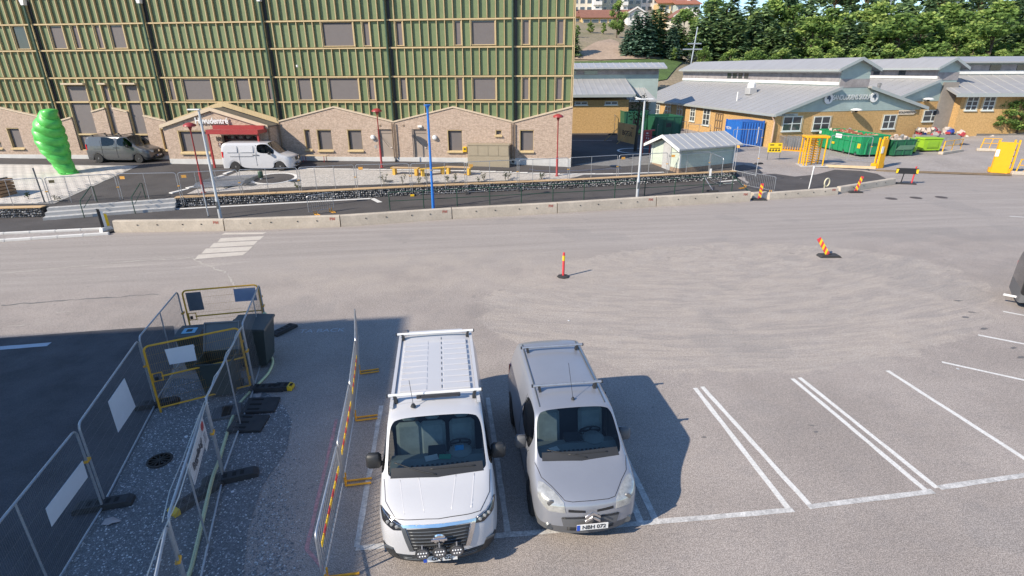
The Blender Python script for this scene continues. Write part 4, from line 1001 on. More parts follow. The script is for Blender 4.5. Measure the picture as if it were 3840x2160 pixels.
# angled panels at the right end beside the hut
a, b = at(2655, 690), gd(2700, 668); a = at(2668, 735)
fence_panel('mesh_fence', at(2655, 676), at(2700, 700), 1.9, 'narrow mesh fence panel turned towards the road at the hut corner', GF, (), cl=False)
fence_panel('mesh_fence', gd(2742, 662), at(2830, 690)+Vector((0, 0, 0)), 2.0, 'mesh fence panel right of the green hut with a white top bar', GF, (.1,), fm=mat('light_steel', (.66, .67, .68), .4, .5), tagc=TAGO)
t = thing('leaning_brace', 'grey steel brace leaning on a rubber foot at the end of the railing', 'brace', at(2670, 718)); m = MB(); m.tube([(-.35, .9, .85), (0.05, 0, .06)], .03, 6); m.build('tube', SILV, t); m = MB(); m.box((0, 0, .05), (.75, .25, .1), bev=.03); m.build('foot', RUB, t); m = MB(); m.box((.1, 1.0, 1.0), (.14, .02, .6)); m.build('white_plate', WHITEM, t)
# yard fences beyond (behind the hut, around the containers)
def yard_fence(pts, H, lab, m_=None, grp='mesh fences around the yard'):
    P_ = [gd(*q) for q in pts]
    for i, (a, b) in enumerate(zip(P_, P_[1:])):
        fence_panel('mesh_fence', a, b, H, lab if len(P_) == 2 else '%s, %s panel from the left' % (lab, ORD[i]), grp, (.5,), wires=16, hw=3, fm=m_ or SILV, r=.025)
# crowd barriers --------------------------------------------------------
ORNG = mat('orange_foot', (.78, .36, .02), .5, var=.08); REDT = mat('red_reflective', (.55, .04, .04), .4); YELT = mat('yellow_reflective', (.85, .55, .02), .4)
def crowd_barrier(a, b, lab, grp, H=1.08, bars=19, tape=True, feet=True, side=1, feet_at=None):
    a, b = Vector(a), Vector(b); d = b-a; L_ = d.length; ang = math.atan2(d.y, d.x); t = thing('crowd_barrier', lab, 'barrier', a, ang, grp)
    c = .1; pts = [(0, 0, .18), (0, 0, H-c)]
    for k in range(1, 5): q = k/5*PI/2; pts.append((c-c*math.cos(q), 0, H-c+c*math.sin(q)))
    pts += [(c, 0, H), (L_-c, 0, H)]
    for k in range(1, 5): q = k/5*PI/2; pts.append((L_-c+c*math.sin(q), 0, H-c+c*math.cos(q)))
    pts += [(L_, 0, H-c), (L_, 0, .18)]
    m = MB(); m.tube(pts, .019, 6); m.tube([(0, 0, .2), (L_, 0, .2)], .017, 6); m.build('frame', SILV, t, smooth=50)
    bm_ = MB(); bm_.tube([(0, 0, .2), (0, 0, H)], .0075, 5); me = bm_.mesh('bar', SILV)
    for i in range(1, bars): inst('bar', me, t, (L_*i/bars, 0, 0))
    if tape:
        n = 9
        for i in range(n): m = MB(); m.box((.18+(L_-.36)*(i+.5)/n, -.014, .70), ((L_-.36)/n-.004, .012, .09)); m.build('reflector', REDT if i % 2 else YELT, t)
    if feet:
        for x in feet_at or (.28, L_-.28):
            m = MB(); m.tube([(x, -.02*side, .22), (x, -.02*side, .03), (x, -.5*side, .03)], .02, 5); m.tube([(x+.13, -.02*side, .22), (x+.13, -.02*side, .03), (x+.13, -.5*side, .03)], .02, 5); m.tube([(x, -.02*side, .05), (x+.13, -.02*side, .05)], .02, 5); m.build('foot', ORNG, t)
    return t
crowd_barrier(at(2778, 702), at(2900, 728), 'grey crowd barrier behind the gap between the concrete barriers', None, tape=False)
crowd_barrier(at(1160, 808), at(1225, 806)+Vector((.15, .9, 0)), 'grey pedestrian barrier standing askew behind the concrete barriers', None, tape=False, bars=12)

# yellow benches --------------------------------------------------------
BW = mat('yellow_wood', (.66, .40, .06), .55, var=.1); BTOP = mat('bench_top_wood', (.50, .35, .2), .7, var=.14)
for i, (q0, q1) in enumerate((((1481, 654), (1563, 658)), ((1585, 660), (1660, 652)), ((1682, 651), (1758, 657)))):
    a, b = gd(*q0), gd(*q1); d = b-a; L_ = Vector((d.x, d.y)).length; ang = math.atan2(d.y, d.x)
    t = thing('plaza_bench', ['left one of three yellow wooden benches set in a zigzag on the block paving', 'middle one of three yellow wooden benches set in a zigzag', 'right one of three yellow wooden benches set in a zigzag'][i], 'bench', a, ang, 'yellow benches on the plaza')
    for y in (-.15, 0, .15): m = MB(); m.box((L_/2, y, .47), (L_+.36, .14, .05), bev=.008); m.build('slat', BTOP if i != 1 else BW, t)
    for x in (0, L_): m = MB(); m.b2((x-.09, -.2, -.02), (x+.09, .2, .44)); m.build('leg', BW, t)
    m = MB(); m.b2((-.19, -.23, .42), (-.13, .23, .5)); m.build('end_board', BW, t)
    m = MB(); m.b2((L_+.13, -.23, .42), (L_+.19, .23, .5)); m.build('end_board', BW, t)
p = gd(-20, 735); t = thing('timber_seat', 'brown slatted timber seat block at the left edge of the plaza', 'bench', p, FA)
for k in range(5): m = MB(); m.box((0, .0, .1+k*.2), (1.9, 1.1, .16), bev=.01); m.build('slat', mat('brown_timber', (.32, .19, .10), .7, var=.15, objrand=.15), t)
for x in (-.7, .7): m = MB(); m.box((x, 0, .55), (.1, .9, 1.0)); m.build('inner_post', GREYD, t)
b = gd(168, 760); t = thing('dark_post', 'thin dark post standing behind the short left gabion wall', 'post', b); m = MB(); m.tube([(0, 0, 0), (-.05, 0, 1.95)], .04, 8); m.build('pole', GREYD, t); m = MB(); m.lathe([(.07, 0), (.07, .05)], n=10); m.build('foot', GREYD, t)
# stacked fence frames lying on the paving
c = gd(835, 690); t = thing('stacked_fence_frames', 'stack of silver mesh fence frames lying flat near the entrance road', 'fence frames', c, 0.28)
sk = MB()
for k in range(4):
    m = MB(); z = .06+k*.07; o = Vector((.05*k, .06*k, 0)); x0, x1, y0, y1 = -1.5, 1.3, -1.0, 1.0; sh = .65
    pts = [Vector((x0, y0, z))+o, Vector((x1, y0, z))+o, Vector((x1+sh, y1, z))+o, Vector((x0+sh, y1, z))+o]; m.tube(pts, .03, 6, closed=True); m.tube([(pts[0]+pts[3])/2, (pts[1]+pts[2])/2], .02, 5); m.build('frame', SILV, t)
    w_ = MB()
    for i in range(1, 30): f = i/30; w_.tube([pts[0].lerp(pts[1], f), pts[3].lerp(pts[2], f)], .005, 3, False)
    w_.build('wire_mesh', SILV, t, fixn=False)['kind'] = 'stuff'
m = MB(); m.box((.9, -.7, .03), (1.8, .2, .06), .75); m.build('timber_skid', GREYD, t)
c = gd(980, 673); t = thing('path_light', 'small dark green cylinder light on the edge of the round bed', 'bollard', c); m = MB(); m.lathe([(.14, .12), (.16, .15), (.16, .5), (.13, .55), (0, .56)], n=12); m.build('head', PIPEG, t, smooth=40); m = MB(); m.lathe([(.07, 0), (.07, .14)], n=10); m.build('stem', WHITEM, t)
for q in ((942, 693), (1107, 680), (1455, 679)):
    c = gd(*q); m = MB(); m.lathe([(.34, 0), (.34, .012)], (c.x, c.y, c.z+.02), 20); tag(m.build('manhole_cover', GREYD), kind='structure')
for q in ((3342, 745), (3435, 742), (3530, 740)):
    c = at(*q); m = MB(); m.lathe([(.33, 0), (.33, .008)], (c.x, c.y, .001), 20); tag(m.build('manhole_cover', mat('rusty_iron', (.10, .08, .07), .7, .3)), kind='structure')

# delineator posts ------------------------------------------------------
REDPL = mat('red_plastic', (.62, .055, .065), .4, var=.05)
c = at(2112, 1038); t = thing('delineator_post', 'upright red tube post with a yellow band on the dusty lot', 'post', c)
m = MB(); m.lathe([(.048, .03), (.045, .95), (.04, .98), (.0, .985)], n=14); m.build('tube', REDPL, t, smooth=50)
m = MB(); m.lathe([(.049, .66), (.048, .86)], n=14); m.build('yellow_band', YELT, t, smooth=50)
m = MB(); m.lathe([(.24, 0), (.24, .03), (.18, .055), (.06, .07)], n=8); m.build('rubber_base', RUB, t)
def marker_board(q, lab, tilt, lean, h=.95, rz=0., flip=False, w=.17):
    c = at(*q); t = thing('marker_board', lab, 'marker board', c, rz, 'red and yellow marker boards')
    M = Matrix.Rotation(tilt, 4, 'Y') @ Matrix.Rotation(lean, 4, 'X')
    n = 7; v = []
    for k in range(n):
        z0, z1 = .08+h*k/n, .08+h*(k+1)/n; s = .07*(1 if not flip else -1)
        P_ = [(-w/2, z0-s*(k > 0)), (w/2, z0+s*(k > 0)), (w/2, z1+s*(k < n-1)), (-w/2, z1-s*(k < n-1))]
        m = MB(); m.ext([M @ Vector((x, -.02, z)) for x, z in P_], M.to_3x3() @ Vector((0, .04, 0))); m.build('stripe', REDPL if k % 2 == 0 else YELT, t)
    m = MB(); m.ext([(-.45, -.2, 0), (.45, -.2, 0), (.36, -.2, .09), (-.36, -.2, .09)], (0, .4, 0)); m.build('rubber_base', RUB, t)
    m = MB(); m.box((0, 0, .1), (.1, .1, .08)); m.build('socket', RUB, t)
marker_board((3108, 962), 'red and yellow marker board leaning left on the dusty oval', R(-34), R(-6), .86)
marker_board((2846, 750), 'red and yellow marker board standing in the gap between the barriers', R(3), 0, .92, flip=True)
marker_board((3206, 722), 'red and yellow marker board leaning right at the far barriers', R(14), 0, .98, flip=True)
# black and yellow board
BY_ = gd(3390, 690); t = thing('direction_board', 'black board with yellow ends on two posts at the right end of the barriers', 'sign', BY_, R(-14))
m = MB(); m.box((0, 0, .88), (1.35, .05, .38), bev=.01); m.build('board', BLACKM, t)
for s in (-1, 1): m = MB(); m.ext([(s*.55, -.03, .75), (s*.67, -.03, .71), (s*.67, -.03, 1.02), (s*.52, -.03, 1.0)], (0, -.01, 0)); m.build('yellow_patch', YELT, t)
m = MB(); m.tube([(-.2, .04, .0), (-.12, .04, .9)], .035, 6); m.build('post', BLACKM, t); m = MB(); m.tube([(.45, .04, .0), (.5, .04, 1.2)], .045, 8); m.build('post', REDPL, t)
m = MB(); m.box((.1, .04, .04), (1.2, .4, .08), bev=.02); m.build('rubber_base', RUB, t)
# warning board at the left end of the barriers
c = at(402, 868); t = thing('warning_board', 'narrow black, white and yellow warning board on a white foot at the barrier end', 'sign', c, R(70))
for k, (mt, x) in enumerate(((BLACKM, -.14), (WHITEM, 0), (YELT, .14))): m = MB(); m.ext([(x-.07, 0, .25), (x+.07, 0, .25), (x+.05, 0, 1.15-.15*k), (x-.07, 0, 1.2-.15*k)], (0, .04, 0)); m.build('stripe', mt, t)
m = MB(); m.ext([(-.3, -.1, 0), (.3, -.1, 0), (.2, -.1, .25), (-.25, -.1, .25)], (0, .22, 0)); m.build('foot', WHITEM, t); m = MB(); m.box((0, -.35, .05), (.7, .35, .1), bev=.02); m.build('rubber_base', RUB, t)
c = at(3033, 708); t = thing('white_marker_stick', 'thin white marker stick behind the low barrier on the right', 'post', c); m = MB(); m.tube([(0, 0, 0), (.06, 0, 1.35)], .035, 8); m.build('stick', WHITEM, t); m = MB(); m.lathe([(.0, 1.5), (.06, 1.38), (.05, 1.3)], (.06, 0, 0), 8); m.build('tip', WHITEM, t)
c = at(3095, 716); t = thing('coiled_hose', 'pale ring of hose standing behind the low right barrier', 'hose', c, .3); m = MB(); m.tube([(.2*math.cos(k*PI/10), 0, .55+.26*math.sin(k*PI/10)) for k in range(20)], .045, 8, closed=True); m.build('ring', mat('cream_hose', (.6, .56, .4), .6), t, smooth=True); m = MB(); m.tube([(-.1, .02, 0), (-.15, .02, .4)], .03, 6); m.build('tail', mat('cream_hose', (.6, .56, .4), .6), t)
# ================================================================== HUT, OLD SCHOOL, YARD
def plane(P0, ang):
    u = Vector((math.cos(ang), math.sin(ang), 0)); nn = Vector((-math.sin(ang), math.cos(ang), 0)); c = Vector((0, 0, CAM_H))
    def f(px, py, d=0.):
        q = ray(px, py); o = Vector(P0)+nn*d; t = (o-c).dot(nn)/q.dot(nn); p = c+q*t
        return (p-Vector(P0)).dot(u), p.z
    return f
def siding(name, col, pitch=.16, vert=False, var=.08, bump=.35):
    m = mat(name, col, .7, var=var, vs=1.5); n = m.node_tree.nodes; L = m.node_tree.links; b = n['Principled BSDF']
    tc = n.new('ShaderNodeTexCoord'); wv = n.new('ShaderNodeTexWave'); wv.wave_type = 'BANDS'; wv.bands_direction = 'X' if vert else 'Z'; wv.wave_profile = 'SAW'; wv.inputs['Scale'].default_value = 1/pitch/6.2832*6.2832/2/PI*PI/1.0*0.5*2/PI*PI/2
    wv.inputs['Scale'].default_value = .314/pitch; L.new(tc.outputs['Object'], wv.inputs[0])
    bp = n.new('ShaderNodeBump'); bp.inputs['Strength'].default_value = bump; bp.inputs['Distance'].default_value = .03; L.new(wv.outputs['Fac'], bp.inputs['Height']); L.new(bp.outputs[0], b.inputs['Normal'])
    return m
MINT = siding('mint_siding', (.42, .50, .46), .15); MINT_D = siding('grey_green_siding', (.34, .42, .40), .16)
BAND_W = mat('white_band', (.68, .68, .66), .6, var=.05)
WOODW = siding('weathered_boards', (.27, .25, .25), .22, True, .3, .5)
OCHRE = brick_mat('ochre_brick', (.54, .335, .14), (.46, .28, .11), (.50, .34, .17), .25, .075, .3)
ROOFM = mat('grey_metal_roof', (.36, .355, .355), .5, .15, var=.08, vs=.7, stretch=(.4, 2, 1))
ROOFL = mat('light_metal_roof', (.43, .43, .43), .45, .2, var=.1, vs=.8)
SEAM = mat('roof_seam', (.42, .42, .42), .45, .2, var=.05)
EDGE = mat('roof_edge', (.38, .41, .40), .5, .2, var=.05)
WFR = mat('pale_window_frame', (.58, .62, .60), .5, var=.04)
WGL = mat('school_glass', (.05, .055, .06), .08, spec=.8)
BEIGE = mat('beige_render', (.55, .42, .25), .85, var=.08)
# ---- hut
C_, Lf, Rr = gd(2544, 651), gd(2472, 637), gd(2741, 646)
ang = math.atan2(Rr.y-C_.y, Rr.x-C_.x); Lx = (Rr-C_).length; Ly = 3.0; zb = C_.z
hut = thing('utility_hut', 'small pale green wooden hut with grey metal roof and brick base', 'hut', C_, ang)
fh = plane(C_, ang); eh_ = fh(2547, 553)[1]-zb; bh = fh(2544, 632)[1]-zb; rh = eh_+.62
HUTS = siding('hut_siding', (.50, .56, .48), .17)
m = MB(); m.b2((0, 0, -.3), (Lx, Ly, bh)); m.build('brick_base', brick_mat('hut_brick', (.33, .23, .16), (.27, .18, .125), (.33, .26, .2)), hut)
m = MB(); m.ext([(0.02, .02, bh), (0.02, Ly-.02, bh), (.02, Ly-.02, eh_-.05), (.02, Ly/2, rh-.1), (.02, .02, eh_-.05)], (Lx-.04, 0, 0)); m.build('wall', HUTS, hut)
for s in (0, 1):
    y0, y1 = (-.42, Ly/2) if s == 0 else (Ly+.42, Ly/2); z0 = eh_-.18
    m = MB(); m.ext([(-.5, y0, z0), (Lx+.4, y0, z0), (Lx+.4, y1, rh), (-.5, y1, rh)], (0, 0, .1)); o = m.build('roof_slope', ROOFL, hut)
    for i in range(10):
        x = -.45+i*(Lx+.8)/9; k = MB(); k.ext([(x-.012, y0, z0+.1), (x+.012, y0, z0+.1), (x+.012, y1, rh+.1), (x-.012, y1, rh+.1)], (0, 0, .035)); k.build('seam', SEAM, o)
    f = MB(); f.ext([(-.52, y0, z0-.08), (-.52, y1, rh-.1), (-.52, y1, rh+.12), (-.52, y0, z0+.12)], (.04, 0, 0)); f.build('bargeboard', WHITEM, hut)
for x, y in ((0, 0), (Lx, 0), (0, Ly)): m = MB(); m.box((x, y, (bh+eh_)/2), (.12, .12, eh_-bh-.02)); m.build('corner_board', WFR, hut)
m = MB(); m.box((-.015, 1.35, (2.0)/2+.1), (.06, .85, 2.0)); o = m.build('door', mat('grey_door', (.42, .42, .42), .6, var=.1), hut); m = MB(); m.box((-.06, 1.0, 1.1), (.04, .12, .04)); m.build('door_handle', BLACKM, o)
m = MB(); m.b2((.1, -.03, eh_-.55), (Lx-.1, .0, eh_-.49)); m.build('trim_board', WFR, hut)

def basilica(name, lab, P0, ang, W, L_, zb, wh, sb, xn0, xn1, az, ce, rdg, right_aisle=True, eR=None, ov=.4, seams=26, back_extra=0, front_wall=OCHRE):
    t = thing(name, lab, 'building', (P0[0], P0[1], 0), ang, 'low ochre brick school pavilions with clerestories')
    m = MB(); m.b2((0, 0, zb-1), (W, L_, sb)); m.build('brick_wall', front_wall, t)
    xm = (xn0+xn1)/2; eR = eR or wh
    poly = [(0, sb), (W, sb), (W, eR), (xn1, az), (xn1, ce), (xm, rdg), (xn0, ce), (xn0, az), (0, wh)] if right_aisle else [(0, sb), (W, sb), (W, ce), (xm, rdg), (xn0, ce), (xn0, az), (0, wh)]
    m = MB(); m.ext([(x, -.03, z) for x, z in poly], (0, .25, 0)); m.build('gable_siding', MINT_D, t)
    m = MB(); m.ext([(x, .25, z) for x, z in poly], (0, L_-.25, 0)); m.build('upper_walls', MINT_D, t)
    m = MB(); m.b2((xn0-.04, -.06, az+.05), (xn1+.04, .0, az+.06+.75)); m.build('gable_boards', WOODW, t)
    def roof(a, za, b, zb2, nm):
        d = Vector((b-a, 0, zb2-za)); m = MB(); m.ext([(a, -ov-.1, za), (b, -ov-.1, zb2), (b, L_, zb2), (a, L_, za)], (0, 0, .16)); o = m.build(nm, ROOFM, t)
        e = MB(); e.ext([(a, -ov-.14, za-.08), (b, -ov-.14, zb2-.08), (b, -ov-.14, zb2+.2), (a, -ov-.14, za+.2)], (0, .05, 0)); e.build('bargeboard', EDGE, o)
        g_ = MB(); g_.b2((a-.1, -ov-.1, za-.06), (a+.06, L_, za+.1)) if nm != 'nave_roof_slope' or True else None; g_.build('gutter', EDGE, o)
        k = max(4, int(L_/.9)) if nm == 'aisle_roof' else 0
        for i in range(min(k, seams)):
            y = -ov+(L_+ov)*(i+.5)/min(k, seams); s = MB(); s.ext([(a, y-.015, za+.16), (b, y-.015, zb2+.16), (b, y+.015, zb2+.16), (a, y+.015, za+.16)], (0, 0, .04)); s.build('seam', SEAM, o)
        return o
    sl = (az-wh)/(xn0); roof(-ov, wh-ov*sl, xn0-.02, az, 'aisle_roof')
    if right_aisle: sl2 = (az-eR)/(W-xn1); roof(W+ov, eR-ov*sl2, xn1+.02, az, 'aisle_roof')
    s3 = (rdg-ce)/((xn1-xn0)/2); roof(xn0-.7, ce-.7*s3, xm, rdg, 'nave_roof_slope'); roof(xn1+.7, ce-.7*s3, xm, rdg, 'nave_roof_slope')
    # clerestory side: bands and boards on the left flank
    h = ce-az
    m = MB(); m.b2((xn0-.05, .1, az+h*.30), (xn0-.0, L_, az+h*.72)); m.build('clerestory_boards', siding('weathered_boards_side', (.27, .25, .25), .22, True, .3, .5), t)
    m = MB(); m.b2((xn0-.08, .05, az+h*.72), (xn0-.002, L_, az+h*.86)); m.build('white_band', BAND_W, t)
    m = MB(); m.b2((xn0-.08, .05, az+h*.14), (xn0-.002, L_, az+h*.30)); m.build('white_band', BAND_W, t)
    return t
def win4(parent, u0, u1, z0, z1, y=0., nx=2, nz=2, face=-1, along='x', reveal=True):
    """window with frame and glazing bars; face -1 looks to -y; along 'y' puts it on the left (x=y) flank"""
    def bx(m, a, b, c, d, e, f):
        if along == 'x': m.b2((a, e, c), (b, f, d))
        else: m.b2((e, a, c), (f, b, d))
    fr = .07; m = MB()
    bx(m, u0, u0+fr, z0, z1, y-.06, y+.02); bx(m, u1-fr, u1, z0, z1, y-.06, y+.02); bx(m, u0+fr, u1-fr, z1-fr, z1, y-.06, y+.02); bx(m, u0+fr, u1-fr, z0, z0+fr, y-.06, y+.02)
    for i in range(1, nx): x = lerp(u0, u1, i/nx); bx(m, x-.045, x+.045, z0+fr, z1-fr, y-.06, y+.02)
    o = m.build('window', WFR, parent)
    for j in range(1, nz):
        z = lerp(z0, z1, j/nz); m = MB(); bx(m, u0+fr, u1-fr, z-.035, z+.035, y-.055, y+.018); m.build('glazing_bar', WFR, o)
    m = MB(); bx(m, u0+fr, u1-fr, z0+fr, z1-fr, y-.035, y-.008); m.build('pane', WGL, o)
    m = MB(); bx(m, u0-.08, u1+.08, z0-.09, z0, y-.12, y-.0); m.build('sill', WFR, o)
    if reveal:
        m = MB(); bx(m, u0-.16, u0, z0-.05, z1+.08, y-.03, y-.004); bx(m, u1, u1+.16, z0-.05, z1+.08, y-.03, y-.004); bx(m, u0, u1, z1, z1+.08, y-.03, y-.004); m.build('surround', BEIGE, o)
    return o
# ---- pavilion A, with the school name
A0 = at(2889, 552, .5); AA = R(11); fa = plane(A0, AA); AL = Vector((-math.sin(AA), math.cos(AA), 0))
aW = fa(3446, 430)[0]; aSB = fa(3150, 417)[1]; aXN0 = fa(3152, 300)[0]; aXN1 = fa(3259, 300)[0]; aAZ = fa(3152, 331)[1]; aCE = fa(3155, 252)[1]; aRD = fa(3232, 222)[1]; aWH = fa(2893, 428)[1]; aER = fa(3450, 403)[1]
# length of the left flank: where its eave reaches px 2409
def side_len(pxx, z, P0, d):
    lo, hi = 0., 120.
    for _ in range(50):
        m = (lo+hi)/2
        if pxof((P0.x+d.x*m, P0.y+d.y*m, z))[0] > pxx: lo = m
        else: hi = m
    return lo
aL = min(side_len(2405, aWH, A0, AL), 42.)
SA = basilica('school_pavilion', 'ochre brick school pavilion with the school name on its grey green gable', A0, AA, aW, aL, .5, aWH, aSB, aXN0, aXN1, aAZ, aCE, aRD, True, aER)
for (x0, x1, y0, y1, nx) in ((2934, 3003, 437, 492, 2), (3048, 3110, 437, 490, 2), (3309, 3356, 431, 483, 2)):
    a, b = fa(x0, (y0+y1)/2)[0], fa(x1, (y0+y1)/2)[0]; win4(SA, a, b, fa(x0, y1)[1], fa(x0, y0)[1], -.02, nx, 2)
# flank windows
fs_ = plane(A0, AA+PI/2)
def fsy(px, py): return fs_(px, py)
for (x0, x1, y0, y1) in ((2458, 2475, 375, 428), (2496, 2516, 383, 432), (2540, 2560, 390, 450), (2590, 2608, 400, 455), (2638, 2663, 407, 470)):
    a, b = fsy(x0, (y0+y1)/2)[0], fsy(x1, (y0+y1)/2)[0]; z0, z1 = fsy((x0+x1)/2, y1)[1], fsy((x0+x1)/2, y0)[1]
    if a > b: a, b = b, a
    if a < aL-1: win4(SA, a, min(b, a+2.2), max(z0, 1.2), z1, -.02, 2, 3, along='y')
a, b = sorted((fsy(2682, 470)[0], fsy(2708, 470)[0])); m = MB()
for i in range(4): m.b2((-.1, lerp(a, b, i/3)-.04, .5), (-.02, lerp(a, b, i/3)+.04, 2.9))
for z in (.6, 1.4, 2.2, 2.9): m.b2((-.095, a, z-.05), (-.025, b, z+.05))
m.build('lattice_door', mat('bronze_lattice', (.23, .16, .10), .6), SA)
# clerestory windows on flank
for y in (fs_(2785, 273)[0],):
    for k in range(4): yy = 14.5+k*1.2; m = MB(); m.b2((aXN0-.07, yy, aAZ+(aCE-aAZ)*.36), (aXN0-.052, yy+.85, aAZ+(aCE-aAZ)*.68)); m.build('clerestory_window', WGL, SA)
# roof vents
def roof_pt(u, y): return Vector((u, y, aWH+(aAZ-aWH)*u/aXN0+.16))
p = roof_pt(aXN0*.55, 9.5); m = MB(); m.box(p+Vector((0, 0, .3)), (.9, .9, .7), bev=.05); o = m.build('roof_vent', ROOFL, SA); m = MB(); m.lathe([(.42, .6), (.42, 1.05), (.2, 1.2), (0, 1.2)], p, 12); m.build('vent_cowl', WHITEM, o)
p = roof_pt(aXN0*.25, 9); m = MB(); m.lathe([(.07, 0), (.07, .9), (.0, .9)], p, 8); m.build('vent_pipe', WHITEM, SA)
# downpipe at the corner, lamp, lettering, sign
m = MB(); m.tube([(-.45, -.1, aWH-.1), (-.1, -.15, aWH-.7), (-.1, -.15, .5)], .07, 6); m.build('downpipe', mat('pinkish_pipe', (.55, .38, .27), .5), SA)
def gable_lamp(parent, f, px, py):
    u, z = f(px, py); m = MB(); m.tube([(u, -.0, z-.25), (u, -.45, z-.15), (u, -.6, z)], .035, 6); o = m.build('lamp_bracket', WHITEM, parent)
    m = MB(); m.lathe([(.5, -.04), (.5, .0), (.3, .1), (0, .14)], (u, -.6, z), 18); m.build('lamp_shade', WHITEM, o); m = MB(); m.lathe([(0, -.25), (.12, -.2), (.14, -.05)], (u, -.6, z), 10); m.build('lamp_body', BLACKM, o)
gable_lamp(SA, fa, 3194, 410)
sg = thing('school_name_sign', 'grey raised lettering SANDUDDENS SKOLA between two round emblems on the gable', 'sign', (A0.x, A0.y, 0), AA)
u0, z0 = fa(3120, 366); u1, z1 = fa(3260, 364); LET = mat('steel_letters', (.62, .64, .65), .35, .5)
text('lettering', 'SANDUDDENS SKOLA', .62, .06, LET, sg, Matrix.Translation(((u0+u1)/2, -.14, (z0+z1)/2)), bold=.012, sx=(u1-u0)/6.15)
for px, py, mt in ((3104, 370, WHITEM), (3274, 364, WHITEM)):
    u, z = fa(px, py); m = MB(); m.lathe([(.46, 0), (.46, .06), (0, .06)], (u, -.16, z), 20, 'Y'); o = m.build('emblem_disc', mt, sg); m = MB(); m.ext([(u-.2, -.17, z+.2), (u+.05, -.17, z+.28), (u+.22, -.17, z+.05), (u+.1, -.17, z-.3), (u-.02, -.17, z-.05), (u-.22, -.17, z-.02)], (0, -.012, 0)); m.build('emblem_mark', mat('dark_blue_grey', (.05, .08, .12), .5), o)
sg = thing('direction_sign', 'white arrow sign with dark text under the right eave of the gable', 'sign', (A0.x, A0.y, 0), AA)
ua, za = fa(3368, 422); ub, zb_ = fa(3436, 416); m = MB(); m.ext([(ua, -.08, za-.2), (ub-.3, -.08, za-.2), (ub, -.08, za), (ub-.3, -.08, za+.22), (ua, -.08, za+.22)], (0, .04, 0)); m.build('board', mat('cream_board', (.68, .58, .46), .6), sg)
text('text', 'SKOLEXPEDITION', .26, .01, BLACKM, sg, Matrix.Translation(((ua+ub)/2-.1, -.09, za)), bold=.006, sx=.92)
ua, za = fa(2910, 432); sg = thing('small_wall_sign', 'small grey lettering sign at the left corner of the gable wall', 'sign', (A0.x, A0.y, 0), AA); m = MB(); m.b2((ua+.2, -.1, za-.1), (ua+2.2, -.05, za+.12)); m.build('board', EDGE, sg); text('text', 'IDROTTSHALL', .2, .01, BLACKM, sg, Matrix.Translation((ua+1.2, -.106, za)))
# awning-like entrance screen on flank (blue banner)
# ---- pavilion B behind to the right
Bc = at(3528, 484, 1.3); bA = R(11); fb2 = plane(Bc, bA); w0 = -fb2(3300, 400)[0]
B0 = Bc - Vector((math.cos(bA), math.sin(bA), 0))*w0; f2 = plane(B0, bA)
bSB = f2(3500, 379)[1]; bX0 = f2(3515, 300)[0]; bCE = f2(3530, 246)[1]; bRD = f2(3575, 222)[1]; bAZ = f2(3526, 303)[1]; bWH = f2(3390, 355)[1]-(bAZ-f2(3390, 355)[1])*f2(3390, 355)[0]/(bX0-f2(3390, 355)[0])
bW = f2(3553, 420)[0]
SB_ = basilica('school_pavilion', 'ochre brick school pavilion partly hidden behind the gable with the school name', B0, bA, max(bW, bX0+2.4), 30, 1.3, bWH, bSB, bX0, max(bW, bX0+2.4), bAZ, bCE, bRD, False, seams=20)
a, b = f2(3462, 430)[0], f2(3523, 430)[0]; win4(SB_, a, b, f2(3490, 455)[1], f2(3490, 413)[1], -.02, 2, 2); gable_lamp(SB_, f2, 3463, 370)
for k in range(4): y = 4+k*2.6+(.9 if k % 2 else 0); m = MB(); m.b2((bX0-.07, y, bAZ+(bCE-bAZ)*.36), (bX0-.052, y+.9, bAZ+(bCE-bAZ)*.68)); m.build('clerestory_window', WGL, SB_)
p = f2(3366, 345); m = MB(); m.lathe([(.14, -.6), (.14, .5), (.18, .5), (.18, .8), (0, .85)], (p[0], 2.5, p[1]), 8); m.build('flue', mat('flue', (.2, .2, .2), .4), SB_)
# ---- pavilion C: long side to the camera at the far right
Cc = at(3566, 478, 1.6); cA = R(-2); fc = plane(Cc, cA)
SCc = thing('school_pavilion', 'long ochre pavilion at the right edge with its roof slope facing the road', 'building', (Cc.x, Cc.y, 0), cA, 'low ochre brick school pavilions with clerestories')
wz = fc(3700, 352)[1]; az = fc(3700, 287, 4.5)[1]; cz = fc(3700, 236, 4.5)[1]; crz = fc(3700, 217, 7.)[1]
m = MB(); m.b2((.3, 0, .6), (34, 9, wz)); m.build('brick_wall', OCHRE, SCc)
m = MB(); m.ext([(-.9, -.9, wz-.15), (34, -.9, wz-.15), (34, 4.5, az), (-.9, 4.5, az)], (0, 0, .18)); o = m.build('aisle_roof', ROOFM, SCc); e = MB(); e.b2((-.95, -1.0, wz-.25), (34, -.9, wz+.1)); e.build('gutter', EDGE, o)
for i in range(26): s = MB(); x = -.5+i*1.3; s.ext([(x-.015, -.9, wz+.03), (x+.015, -.9, wz+.03), (x+.015, 4.5, az+.18), (x-.015, 4.5, az+.18)], (0, 0, .04)); s.build('seam', SEAM, o)
m = MB(); m.b2((.6, 4.5, az-.5), (34, 9, cz)); m.build('clerestory_wall', MINT_D, SCc)
m = MB(); hC = cz-az; m.b2((.7, 4.42, az+hC*.42), (34, 4.5, az+hC*.88)); m.build('clerestory_boards', WOODW, SCc); m = MB(); m.b2((.65, 4.38, az+hC*.18), (34, 4.5, az+hC*.42)); m.build('white_band', BAND_W, SCc)
for x in (5.5, 8.3, 13.5, 21, 25): m = MB(); m.b2((x, 4.36, az+hC*.45), (x+1.1, 4.415, az+hC*.85)); m.build('clerestory_window', WGL, SCc)
